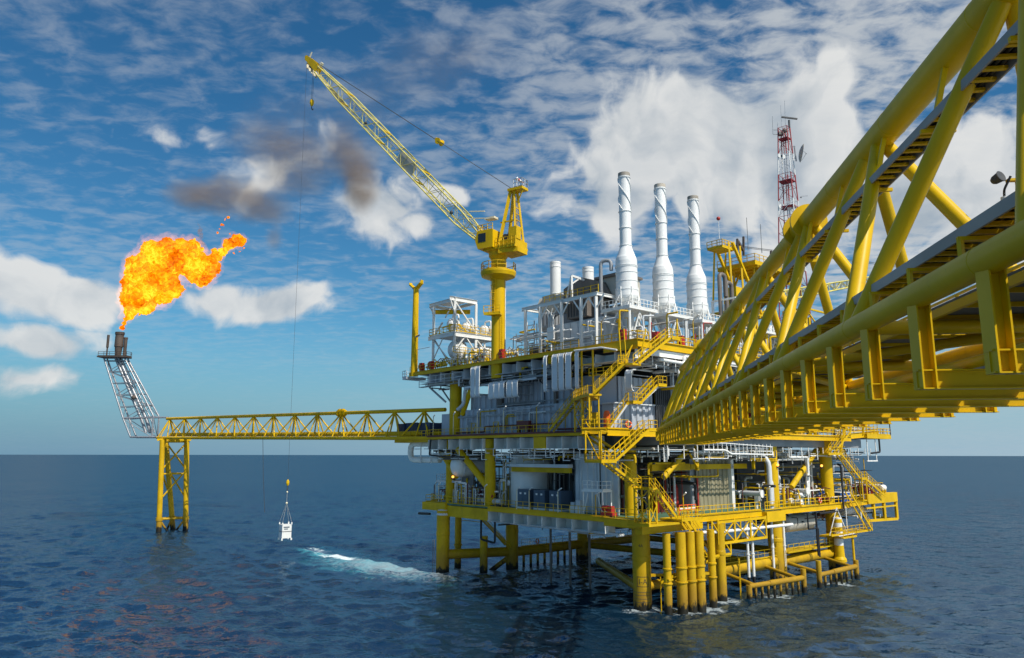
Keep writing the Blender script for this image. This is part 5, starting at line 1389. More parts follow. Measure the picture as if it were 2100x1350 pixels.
MB().bar((12.6, 1.5, 39.5), (12.6, 1.5, 43.2), .26).bar((12.6, 1.5, 43.2), (12.6, 9.5, 42.4), .3).bar((13.8, 1.5, 39.5), (12.7, 1.5, 43.0), .2).bar((12.6, 1.5, 42), (12.6, 3, 43), .18).build('roof_truss', 'white', FRM)
m = MB().railing([(17, .3, 39.6), (9.2, .3, 39.6), (6.4, .3, 39.6)], sp=1.2, r=.035)
m.build('railing', 'yellow', FRM)
MB().railing([(17.2, .6, 31.98), (7, .6, 31.98)], h=1.0, sp=2.4, r=.06, toe=False, rails=(1.0,)).build('railing', 'white', FRM)
for i, u in enumerate((15.6, 15.9, 16.2, 15.3)): MB().path([(u, .4, 34.4), (u, .4, 37.5), (u + (i - 1.5) * .9, .4, 38.8)], .07, 6).build('conduit', 'white', FRM)
MB().box((15.1, .2, 34.2), (16.4, .5, 36.0)).bar((15.7, .35, 32), (15.7, .35, 34.2), .15).build('panel', 'white', FRM)
TW = thing('ladder_tower', 'small grey access tower of open steel at the left end of the turbine hall', 'tower', (22.8, 4, 32))
m = MB()
for x in (22.2, 23.8):
    for y in (3, 5): m.bar((x, y, 32), (x, y, 38.2), .14)
for z in (33.4, 34.8, 36.2, 37.6): m.bar((22.2, 3, z), (23.8, 3, z), .1).bar((22.2, 3, z), (23.8, 3, z - 1.4), .07)
m.build('frame', 'grey', TW); MB().railing([(25.4, 2.5, 32), (25.4, 2.5, 32.01), (22.0, 2.5, 32)], h=2.6, sp=1.6, r=.06, toe=False).build('railing', 'grey', TW)
GB = thing('generator_skid', 'brownish low generator skid beside the open access tower', 'machine', (21.5, 2, 32))
MB().box((18.9, 2.4, 32.3), (22.6, 4.4, 33.9)).build('housing', 'brown', GB)
MB().box((18.6, 2.2, 31.98), (22.9, 4.6, 32.3)).build('skid', 'mid', GB); MB().tube((20.4, 3, 33.9), (20.4, 3, 36), .25, 10).build('exhaust', 'white', GB)
VG = thing('vertical_silencer', 'pair of pale upright silencer drums below the inlet hood', 'silencer', (17.6, 3.5, 32))
for u in (18.0, 16.4): MB().lathe((u, 3.4, 32), [(0, 0), (.55, 0), (.55, 3.4), (.3, 4.0), (.3, 4.6), (0, 4.6)], 16).build('drum', 'white', VG)

# pipes and hoops around the stacks
for u, v, z, lab in ((8.0, 2.6, 44.6, 'thin grey bent pipe left of the first tall stack'), (3.6, 24.6, 45.6, 'dark bent vent pipe right of the last tall stack'), (3.8, 26.6, 44.6, 'second dark bent vent pipe, nearer the parked crane')):
    MB().path([(u, v, 36), (u, v, z), (u - (1.4 if u > 7 else 0), v + (1.5 if u < 7 else .6), z), (u - (1.4 if u > 7 else 0), v + (1.5 if u < 7 else .6), z - (1.5 if u > 7 else 3.4))], .26 if u > 7 else .33, 12, bend=.8).build('vent_pipe', 'mid' if u > 7 else 'brown', None, lab, 'pipe', 'bent vent pipes by the stacks')
T = thing('pipe_skid', 'small white skid with pipes right of the last tall stack', 'machine', (3, 26, 32))
m = MB()
for x in (1, 5):
    for y in (24.6, 28): m.bar((x, y, 32), (x, y, 41.5), .3)
for z in (36, 41.4): m.bar((1, 24.6, z), (1, 28, z), .25).bar((5, 24.6, z), (1, 24.6, z), .25)
m.bar((1, 24.6, 36), (1, 28, 41), .18).build('frame', 'white', T)
q = random.Random(5)
for i in range(10): y = 24.8 + i * .4; MB().path([(1.2 + q.random(), y, 32), (1.2, y, 34 + q.random() * 5), (3.5, y + .5, 34 + q.random() * 6)], .12, 8).build('pipe', q.choice(('white', 'grey', 'steel', 'white')), T)
T = thing('pipe_gantry', 'white and yellow pipe gantry with bent pipes in front of the parked crane', 'machine', (2, 33, 32))
MB().path([(0, 31, 32), (0, 31, 40.4), (-.2, 33.0, 40.4), (-.2, 33.0, 37)], .28, 10, bend=.9).path([(1, 34, 32), (1, 34, 38), (1, 37, 38)], .25, 10).build('pipe', 'white', T)
MB().bar((-.2, 30.6, 32), (-.2, 30.6, 40.0), .4).bar((-.2, 30.6, 40.0), (-.4, 28.8, 38.6), .12).build('post', 'yellow', T)
for i in range(14): y = 29 + i * .7; MB().path([(q.uniform(0, 2), y, 32), (q.uniform(0, 2), y, 33 + q.random() * 4), (3, y + .6, 33 + q.random() * 4)], q.choice((.08, .12, .2)), 8).build('pipe', q.choice(('white', 'grey', 'yellow', 'white', 'steel')), T)
MB().railing([(-1, 29, 36.5), (-1, 40, 36.5), (3, 40, 36.5)], sp=1.2, r=.04).box((-1, 29, 36.3), (3, 40, 36.5)).build('platform', 'white', T)
# low clutter behind the rails of the upper deck: valve skids
spots = [(-.6, 3.4, 'red', 'red fire monitor by the foot of the tall stack nearest the crane'), (-.6, 8.6, 'red', 'red fire cabinet between the first and second tall stacks'),
         (-.5, 17.0, 'red', 'red fire cabinet between the second and third tall stacks'), (1.0, -1.2, 'red', 'red hose box at the near corner of the upper deck'),
         (46.3, -1.3, 'red', 'red hose reel box beside the boom rest'), (43.2, -1.4, 'red', 'red hose box under the white vessel frame'), (24.4, -1.5, 'red', 'red hose reel on the upper deck just right of the crane column')]
for u, v, mm, lab in spots:
    T = thing('fire_box', lab, 'fire box', (u, v, 31.98), 'red fire boxes')
    MB().box((u - .4, v - .3, 32.3), (u + .4, v + .3, 33.6)).build('cabinet', 'red', T)
    MB().lathe((u, v - .32, 32.95), [(0, 0), (.42, 0), (.42, .14), (0, .14)], 14, axis=(0, -1, 0)).build('reel', 'red', T)
    MB().box((u - .3, v - .2, 31.98), (u + .3, v + .2, 32.3)).build('stand', 'mid', T)

# ------------------------------------------------------------------ white vessel frame at the left of the upper deck
VF = thing('vessel_frame', 'white two level open steel frame left of the crane column', 'frame', (38, 3, 32))
for u, v, z in ((45, .1, 43.5), (38.8, .1, 43.6), (45, 4.6, 43.4), (38.8, 4.6, 43.6), (45, 10.5, 38), (38.8, 10.5, 38)):
    MB().bar((u, v, 31.98), (u, v, z), .38).build('post', 'white', VF)
MB().ibeam((46.4, .1, 43.85), (38.6, .1, 43.85), .35, .6).ibeam((38.8, -1.0, 43.9), (38.8, 4.8, 43.9), .35, .7).ibeam((46.2, 4.6, 43.8), (38.9, 4.6, 43.8), .3, .5).ibeam((46.2, .1, 43.8), (46.2, 4.6, 43.8), .3, .5).build('roof_beam', 'white', VF)
MB().box((39.1, .4, 44.16), (46.1, 4.3, 44.22)).build('roof_sheet', 'white', VF)
MB().ibeam((45.8, .3, 42.7), (40.2, 4.4, 42.4), .4, .75).build('lifting_beam', 'yellow', VF)
MB().bar((46.2, .1, 43.6), (45, .1, 42.2), .2).bar((38.7, -.9, 43.6), (38.7, .2, 41.0), .18).bar((38.7, .2, 43.3), (38.7, 4.5, 38.6), .2).bar((38.7, .2, 35.2), (38.7, 2.2, 37.7), .18).bar((38.7, 4.5, 35.2), (38.7, 2.4, 37.7), .18).bar((38.7, 4.7, 37.4), (38.7, 9.8, 32.6), .18).bar((45, .1, 37.6), (39, .1, 32.6), .16).bar((42, .1, 37.8), (45, .1, 34), .14).bar((44.9, .2, 37.8), (44.9, 4.5, 32.5), .14).build('brace', 'white', VF)
MB().box((38.7, -.1, 38.1), (46, 11, 38.35)).build('floor', 'white', VF)
MB().ibeam((38.6, -.2, 37.9), (38.6, 11, 37.9), .3, .75).ibeam((46.1, -.2, 37.9), (38.8, -.2, 37.9), .3, .65).build('floor_beam', 'white', VF)
MB().railing([(46, 3, 38.4), (46, -.1, 38.4), (38.6, -.1, 38.4), (38.6, 11, 38.4)], sp=1.1, r=.04).build('railing', 'yellow', VF)
MB().bar((44.2, 0, 38.6), (42.2, 0, 40.3), .35, .12).bar((41.4, 0, 41.0), (40.4, 0, 42), .2, .12).build('chute', 'white', VF)
for i, (u, v, z, r, l, lab) in enumerate(((41.0, 1.0, 39.9, .95, 1.2, 'white domed vessel on the top level of the vessel frame, nearest its tall post'),
        (40.4, 3.6, 39.6, .8, 1.8, 'white horizontal drum on the top level of the vessel frame, in the middle'), (40.2, 7.4, 39.5, .85, 2.4, 'white horizontal drum on the top level of the vessel frame, next to the crane column'),
        (40.6, 1.4, 35.6, 1.4, 1.8, 'big white vessel with valves on the lower level of the vessel frame'), (40.4, 6.2, 35.5, 1.25, 2.6, 'white vessel on the lower level beside the crane column'))):
    T = thing('pressure_vessel', lab, 'tank', (u, v, z - r), 'white pressure vessels left of the crane')
    MB().lathe((u, v - .2, z), [(0, -.55 * r), (.45 * r, -.48 * r), (.8 * r, -.28 * r), (r, 0), (r, l), (.8 * r, l + .28 * r), (.45 * r, l + .48 * r), (0, l + .55 * r)], 22, axis=(0, 1, 0)).build('shell', 'white', T)
    m = MB()
    for k in range(4): m.lathe((u, v - .2 + l * k / 3 - .05, z), [(r, 0), (r + .08, .0), (r + .08, .1), (r, .1)], 22, axis=(0, 1, 0))
    m.build('ring_band', 'white', T)
    MB().path([(u, v + .3, z + r), (u, v + .3, z + r + .7), (u - 1.2, v + .6, z + r + .7), (u - 1.3, v + .6, z - r)], .16, 10).build('nozzle_pipe', 'white', T)
    MB().box((u - r * .7, v, z - r - .25), (u + r * .7, v + .2, z - r * .5)).box((u - r * .7, v + l - .4, z - r - .25), (u + r * .7, v + l - .2, z - r * .5)).build('saddle', 'white', T)
q = random.Random(9)
for i in range(34):
    u = q.uniform(36.5, 39.4); v = q.uniform(-1, 10); z = 31.98 if q.random() < .65 else 38.35; h = q.uniform(.6, 2.4)
    if z > 35: u = 39.2
    MB().path([(u, v, z), (u, v, z + h), (u, v + q.uniform(-1.4, 1.4), z + h), (u + .2, v + q.uniform(-1.4, 1.4), z + h * .3)], q.choice((.06, .1, .15)), 8).build('pipe', q.choice(('white', 'white', 'yellow', 'beige', 'yellow', 'white')), VF)
for i in range(5):
    v = -.4 + i * 1.9; z = 33.0 + (i % 2) * .5
    MB().lathe((37.2, v, z), [(0, -.5), (.4, -.4), (.55, 0), (.4, .4), (0, .5)], 12, axis=(-.8, .3, .2)).build('valve', 'white' if i % 2 else 'beige', VF)
for i in range(8): v = -.9 + i * 1.4; MB().bar((36.4, v, 32), (36.4, v, 34.2 + (i % 3) * .5), .14).build('post', 'yellow', VF)
MB().railing([(37.6, -1, 34.6), (37.6, 9, 34.6)], h=1.0, sp=1.3, r=.045).build('railing', 'yellow', VF)
# boom rest
BR = thing('boom_rest', 'lone tall yellow post with a saddle top at the left end of the upper deck', 'post', (47.9, -1.8, 31.4))
MB().tube((47.9, -1.8, 31.4), (47.9, -1.8, 46.9), .62, 20, r2=.5).build('post', 'yellow', BR)
MB().box((47.3, -2.2, 46.9), (48.5, -1.4, 47.2)).bar((48.4, -1.8, 47.1), (49.6, -1.8, 47.9), .8, .2).bar((47.4, -1.8, 47.1), (46.2, -1.8, 47.7), .8, .2).bar((46.2, -1.8, 47.7), (46.1, -1.8, 48.2), .6, .12).bar((49.6, -1.8, 47.9), (49.8, -1.8, 48.3), .6, .12).build('saddle', 'yellow', BR)
MB().bar((47.4, -1.8, 36), (44.5, -1, 36.2), .07).bar((47.3, -2, 38.2), (46.2, -2, 38.4), .2).build('bracket', 'mid', BR)

# ------------------------------------------------------------------ main crane
def crane():
    u0, v0 = 26.0, -1.0
    T = thing('pedestal_crane', 'tall yellow pedestal crane with a long lattice boom raised to the left', 'crane', (u0, v0, 30))
    P = PF.w((u0, v0, 0))
    MB(WF).tube(P + EZ * 29.4, P + EZ * 45.4, 1.03, 28).lathe(P + EZ * 45.4, [(1.03, 0), (1.14, .6), (1.14, 2.4), (1.5, 2.9), (1.5, 3.4), (0, 3.4)], 28).lathe(P + EZ * 44.6, [(1.03, 0), (1.2, .1), (1.2, .8), (1.03, .9)], 28).build('pedestal', 'yellow', T)
    G = node('access_gallery', T)
    MB(WF).lathe(P + EZ * 45.6, [(1.0, -1.1), (2.6, -.5), (2.75, 0), (2.75, .3), (1.0, .3)], 24).build('floor', 'yellow', G)
    ring = [P + np.array([2.65 * math.cos(t), 2.65 * math.sin(t), 45.9]) for t in np.linspace(-.5, 2 * math.pi - 1.1, 12)]
    MB(WF).railing(ring, h=1.25, sp=1.4, r=.05).build('railing', 'yellow', G)
    MB(WF).prism([(P[0] - 2.2, P[1] - 1.2), (P[0] + .3, P[1] - 2.0), (P[0] + .6, P[1] - .9), (P[0] - .9, P[1] - .3)], 38.9, 39.2).railing([(P[0] - 2.2, P[1] - 1.2, 39.2), (P[0] + .3, P[1] - 2.0, 39.2)], h=1.1, sp=.9, r=.05).build('rest_platform', 'yellow', G)
    MB(WF).ladder(P + (-.9, -1.0, 39.2), P + (-.6, -1.15, 47.0), (1, 0, 0), .6, cage=True, out=(-.2, -.5, 0)).build('ladder', 'yellow', G)
    MB(WF).ladder(P + (.5, -1.08, 32), P + (.5, -1.08, 39), (1, 0, 0), .5).build('ladder', 'yellow2', G)
    MB(WF).tube(P + (1.1, -.15, 32), P + (1.1, -.15, 45), .07, 6).build('conduit', 'white', T)
    # boom direction
    tip = at(632, 124, 135.0)
    foot = P + np.array([0, 0, 49.6])
    d = (tip - foot) * (1, 1, 0); d /= np.linalg.norm(d)
    s = np.array([-d[1], d[0], 0])                                # the cab's side of the boom
    CF = Fr(P, d, s)                                              # local: x along the boom, y sideways
    MB(CF).prism([(-4.2, -1.9), (1.6, -1.9), (1.6, 1.9), (-4.2, 1.9)], 49.0, 49.4).prism([(-4.4, -1.4), (-1.2, -1.9), (-1.2, 1.9), (-4.4, 1.4)], 48.3, 49.0).lathe((0, 0, 48.2), [(1.4, 0), (1.6, .8)], 24).build('slew_deck', 'yellow', T)
    CAB = MB(CF).add([(2.2, .5, 49.3), (-.6, .5, 49.3), (-.6, 2.5, 49.3), (2.2, 2.5, 49.3), (2.7, .5, 50.6), (2.4, .5, 52.1), (-.6, .5, 52.1), (-.6, 2.5, 52.1), (2.4, 2.5, 52.1), (2.7, 2.5, 50.6)],
                     [(0, 3, 2, 1), (0, 1, 6, 5, 4), (3, 9, 8, 7, 2), (1, 2, 7, 6), (5, 6, 7, 8), (0, 4, 9, 3), (4, 5, 8, 9)]).build('cab', 'yellow', T)
    MB(CF).box((.7, 2.50, 50.3), (2.1, 2.53, 51.7)).slab([(2.72, .7, 50.65), (2.44, .7, 52.0), (2.44, 2.3, 52.0), (2.72, 2.3, 50.65)], .04).box((.9, .47, 50.4), (2.0, .50, 51.6)).build('window', 'glass', CAB)
    MB(CF).railing([(2.3, .6, 52.1), (2.3, 2.4, 52.1), (-.5, 2.4, 52.1)], h=1.0, sp=.9, r=.045).build('railing', 'yellow', T)
    MB(CF).box((-4.2, -1.7, 49.4), (-1.4, 1.7, 50.3)).box((-4.3, .3, 50.3), (-2.9, 1.6, 52.2)).build('machinery_house', 'yellow', T)
    MB(CF).lathe((-1.8, -.9, 50.7), [(0, 0), (.8, 0), (.8, .1), (.5, .1), (.5, 1.7), (.8, 1.7), (.8, 1.8), (0, 1.8)], 18, axis=(0, 1, 0)).build('winch', 'dark', T)
    MB(CF).lathe((-2.9, -.9, 51.2), [(0, 0), (.7, 0), (.7, .1), (.45, .1), (.45, 1.7), (.7, 1.7), (.7, 1.8), (0, 1.8)], 18, axis=(0, 1, 0)).build('winch', 'brown', T)
    MB(CF).railing([(-.8, 2.0, 49.4), (-3.0, 2.0, 49.4), (-4.4, 2.0, 49.4)], h=1.2, sp=.8, r=.045).build('railing', 'yellow', T)
    # A frame
    AT = np.array([-2.9, 0, 58.4])
    A = node('a_frame', T)
    for y in (-1.3, 1.3):
        MB(CF).bar((-.9, y, 49.4), AT + (.4, y * .35, 0), .34, .5).build('front_leg', 'yellow', A)
        MB(CF).bar((-3.9, y, 49.4), AT + (-.3, y * .35, 0), .26, .3).build('rear_leg', 'yellow', A)
    m = MB(CF)
    for z in np.arange(50.6, 58, 1.0): f = (z - 49.4) / 9.0; m.bar((-3.9 + f * .75, -1.3 + f * .85, z), (-3.9 + f * .75, 1.3 - f * .85, z), .09)
    m.bar((-3.6, .95, 53.4), (-1.0, .95, 53.4), .2).build('rung', 'yellow', A)
    MB(CF).ladder((-3.35, 0, 50.3), (-2.9, 0, 58.2), (0, 1, 0), .5, cage=True, out=(-.5, 0, 0)).build('ladder', 'yellow', A)
    MB(CF).box(AT + (-2.0, -.9, -.1), AT + (.7, .9, .3)).bar(AT + (-1.9, .5, -.2), AT + (-.8, .3, -2.0), .14).build('head_platform', 'yellow', A)
    MB(CF).railing([AT + (-.4, -.85, .3), AT + (-1.95, -.85, .3), AT + (-1.95, .85, .3), AT + (-.4, .85, .3)], h=1.3, sp=.8, r=.045).build('railing', 'steel', A)
    MB(CF).bar((1.2, .8, 54.6), (5.2, .9, 55.2), .16).bar((1.6, 1.5, 55.6), (4.4, 1.7, 56.0), .16).box((-.2, .3, 54.2), (1.6, 1.6, 54.5)).build('floodlight_bar', 'cream', A)
    MB(CF).bar((1.4, .9, 52.9), (2.7, 1.0, 53.6), .6, .1).build('sunshade', 'dark', A)
    # boom
    tipL = np.array([(tip - P) @ d, 0, tip[2]])
    ft = np.array([1.6, 0, 50.0])
    ax = tipL - ft; LEN = np.linalg.norm(ax); ax /= LEN
    nu = np.array([-ax[2], 0, ax[0]])                             # boom's upper side
    if nu[2] < 0: nu = -nu
    Y = np.array([0, 1.0, 0])
    def bp(t, y, h): return ft + ax * t + Y * y + nu * h
    def sec(t):
        f = t / LEN
        hw = 1.0 + .25 * min(1, f / .12) if f < .12 else 1.25 if f < .75 else 1.25 - (f - .75) / .25 * .75
        hh = .25 + .85 * min(1, f / .12) if f < .12 else 1.1 if f < .75 else 1.1 - (f - .75) / .25 * .65
        return hw, hh
    B = node('boom', T)
    st = [0, .12 * LEN, .32 * LEN, .53 * LEN, .75 * LEN, .93 * LEN]
    for i, (a, b) in enumerate(zip(st[:-1], st[1:])):
        (w0, h0), (w1, h1) = sec(a), sec(b)
        A_ = [bp(a, -w0, -h0), bp(a, w0, -h0), bp(a, w0, h0), bp(a, -w0, h0)]
        B_ = [bp(b, -w1, -h1), bp(b, w1, -h1), bp(b, w1, h1), bp(b, -w1, h1)]
        m = MB(CF)
        for p, q_ in zip(A_, B_): m.tube(p, q_, .13, 8)
        m.build('boom_chord', 'cream_y', B)
        m = MB(CF); nd = max(2, int((b - a) / 2.1))
        for k in range(4):
            pa, pb, qa, qb = A_[k], B_[k], A_[(k + 1) % 4], B_[(k + 1) % 4]
            for j in range(nd):
                t0, t1 = j / nd, (j + 1) / nd
                X, Z_ = pa + (pb - pa) * t0, qa + (qb - qa) * t0
                X1, Z1 = pa + (pb - pa) * t1, qa + (qb - qa) * t1
                m.tube(X, Z1, .055, 5, caps=False) if (j + k) % 2 else m.tube(Z_, X1, .055, 5, caps=False)
                if j % 2 == 0: m.tube(X, Z_, .05, 5, caps=False)
        m.build('boom_lacing', 'cream_y', B)
    for t, hh in ((.32, 1), (.32, -1), (.53, 1), (.53, -1), (.75, 1), (.75, -1)):
        w_, h_ = sec(t * LEN)
        MB(CF).bar(bp(t * LEN, -w_, h_ * hh), bp(t * LEN, w_, h_ * hh), .22).build('section_joint', 'yellow', B)
    MB(CF).bar(bp(1, 0, .3), bp(LEN * .74, 0, .2), .16, .1).build('boom_walkway', 'steel', B)
    MB(CF).slab([bp(.34 * LEN, 1.0, -.9), bp(.42 * LEN, 1.0, -.9), bp(.42 * LEN, 1.0, .9), bp(.34 * LEN, 1.0, .9)], .04).build('boom_panel', 'beige', B)
    MB(CF).slab([bp(.77 * LEN, -1.1, -1.15), bp(.85 * LEN, -.9, -.95), bp(.85 * LEN, .9, -.95), bp(.77 * LEN, 1.1, -1.15)], .06).build('boom_panel', 'dark', B)
    MB(CF).slab([bp(.86 * LEN, -.8, -.95), bp(.93 * LEN, -.7, -.75), bp(.93 * LEN, .7, -.75), bp(.86 * LEN, .8, -.95)], .06).build('boom_panel', 'beige', B)
    for t in (.60, .15): MB(CF).sphere(bp(t * LEN, 1.2, -.2), .3).build('rope_roller', 'dark', B)
    # boom head
    h = MB(CF)
    for y in (-.55, .55): h.add([tuple(bp(t, y + o, z)) for o in (-.05, .05) for t, z in ((.93 * LEN, -.6), (.93 * LEN, .75), (.955 * LEN, .9), (LEN + .6, .55), (LEN + .9, .1), (LEN + .3, -.35), (.96 * LEN, -.5))],
                                 [(0, 1, 2, 3, 4, 5, 6), (13, 12, 11, 10, 9, 8, 7)] + [(i, i + 7, (i + 1) % 7 + 7, (i + 1) % 7) for i in range(7)])
    HD = h.build('boom_head', 'yellow', B)
    for t, z, r_ in ((LEN + .3, .1, .55), (.965 * LEN, -.35, .5), (.985 * LEN, -.2, .35)): MB(CF).lathe(bp(t, -.45, z), [(0, 0), (r_, 0), (r_ * .8, .15), (r_ * .8, .7), (r_, .9), (0, .9)], 18, axis=(0, 1, 0)).build('sheave', 'yellow2' if r_ < .5 else 'dark', HD)
    m = MB(CF)
    for k in range(5): m.bar(bp(LEN * (.94 + k * .015), -.2, -.7), bp(LEN * (.94 + k * .015) - .9, -.2, -1.5), .5, .12)
    m.build('rope_guard', 'cream', HD)
    MB(CF).bar(bp(LEN + .2, 0, .5), bp(LEN + .5, 0, 1.6), .2).bar(bp(.935 * LEN, 0, .8), bp(.935 * LEN, 0, 1.6), .5).build('anemometer_post', 'cream', HD)
    # pendants and floating block
    q0, q1 = bp(.94 * LEN, 0, 1.0), AT + (0, 0, .2)
    fb = q0 + (q1 - q0) * .67
    MB(CF).tube(q0 + (0, -.5, 0), fb + (0, -.4, 0), .05, 5).tube(q0 + (0, .5, 0), fb + (0, .4, 0), .05, 5).build('pendant_rope', 'rope', T)
    m = MB(CF)
    for k in (-.6, -.3, 0, .3, .6): m.tube(fb + (0, k, 0), q1 + (0, k, 0), .028, 4)
    m.build('luffing_rope', 'rope', T)
    MB(CF).bar(fb + ax * .9, fb - ax * .6, .9, .5).lathe(fb + (0, -.6, 0), [(0, 0), (.55, 0), (.55, .15), (.35, .3), (.35, .9), (.55, 1.05), (.55, 1.2), (0, 1.2)], 16, axis=(0, 1, 0)).build('floating_block', 'yellow', T)
    # auxiliary hook
    hp = CF.w(bp(.955 * LEN, 0, -.6))
    zz = at(653, 212, hp[1])[2]
    MB(WF).tube(hp + (.12, 0, 0), np.array([hp[0] + .12, hp[1], zz + .6]), .03, 4).tube(hp - (.12, 0, 0), np.array([hp[0] - .12, hp[1], zz + .6]), .03, 4).build('hoist_rope', 'rope', T)
    HB = MB(WF).lathe(np.array([hp[0], hp[1], zz]), [(0, -.75), (.28, -.5), (.42, 0), (.38, .5), (.15, .75), (0, .75)], 14).build('hook_block', 'yellow', T)
    MB(WF).path([np.array([hp[0], hp[1], zz - .7]), np.array([hp[0], hp[1], zz - 1.2]), np.array([hp[0] + .25, hp[1], zz - 1.5]), np.array([hp[0] + .3, hp[1], zz - 1.2])], .09, 6).build('hook', 'dark', HB)
    # main fall down to the box
    tp = CF.w(bp(LEN + .85, 0, .1)); Yb = tp[1]
    bx = at(585, 1092, Yb)
    zb_ = at(585, 992, Yb)[2]
    MB(WF).tube(tp, np.array([bx[0], Yb, zb_ + .6]), .022, 4).build('hoist_rope', 'rope', T)
    H2 = MB(WF).lathe(np.array([bx[0], Yb, zb_]), [(0, -.5), (.2, -.35), (.3, 0), (.26, .4), (.1, .65), (0, .65)], 14).build('hook_block', 'yellow2', T)
    MB(WF).tube(np.array([bx[0], Yb, zb_ - .5]), np.array([bx[0], Yb, zb_ - 1.3]), .1, 6).build('hook', 'dark', H2)
    zc = at(585, 1108, Yb)[2]
    K = thing('cargo_box', 'small white cargo box slung from the crane rope just above the sea', 'cargo box', (bx[0], Yb, zc), fr=WF)
    ca, sa = math.cos(.62), math.sin(.62)
    KF = Fr((bx[0], Yb, zc), (ca, sa, 0), (-sa, ca, 0))
    e = .84
    MB(KF).box((-e, -e, .35), (e, e, 1.45)).build('lower_box', 'white', K)
    MB(KF).box((-e - .03, -e - .03, 1.45), (e + .03, e + .03, 1.55)).build('frame_band', 'dark', K)
    MB(KF).box((-e, -e, 1.55), (e, e, 2.7)).build('upper_box', 'white', K)
    m = MB(KF)
    for x in (-1, 1):
        for y in (-1, 1): m.box((x * e - .12, y * e - .12, 0), (x * e + .12, y * e + .12, .36)); m.box((x * (e - .02) - .1, y * (e - .02) - .1, 2.7), (x * (e - .02) + .1, y * (e - .02) + .1, 3.05))
    m.build('corner_post', 'white', K)
    MB(KF).box((-.6, -e - .02, 2.15), (.45, -e - .005, 2.35)).box((-.5, -e - .02, 1.85), (.2, -e - .005, 2.02)).build('faded_marking', 'slate', K)
    m = MB(KF)
    top = np.array([0, 0, zb_ - 1.3 - zc]); mid_ = np.array([0, 0, 6.4])
    m.tube(top, mid_, .025, 5)
    for x in (-1, 1):
        for y in (-1, 1): m.tube(mid_, (x * e, y * e, 3.0), .02, 4)
    m.build('sling', 'beige', K)
    MB(KF).sphere(top * .97, .16).build('shackle', 'cream', K); MB(KF).sphere(mid_, .2).build('shackle', 'cream', K)
    # windsock on the A frame
    WS = thing('windsock', 'small red and white windsock on top of the main crane', 'windsock', AT + (-.4, 0, .3), fr=CF)
    a_ = CF.w(AT + (-.4, 0, .3))
    MB(WF).tube(a_, a_ + (0, 0, 1.7), .04, 6).build('pole', 'white', WS)
    for i in range(4): MB(WF).lathe(a_ + (.0 + i * .27, 0, 1.75 - i * .17), [(.26 - i * .035, 0), (.26 - (i + 1) * .035, .32)], 12, axis=(.84, 0, -.53)).build('sock', 'red' if i % 2 else 'white', WS)
    # slack tag line hanging from the flare bridge
    s0 = at(539, 902, 152.0); s1 = at(543, 1052, 152.0)
    MB(WF).path([s0, (s0 + s1) / 2 + (-.1, 0, 0), s1], .05, 4).build('slack_rope', 'rope', None, 'thin dark rope hanging free from the flare bridge over the sea', 'rope')
M['cream_y'] = paint('faded_yellow_paint', (0.72, 0.62, 0.17), 0.5, 0.25, 0.3)
crane()

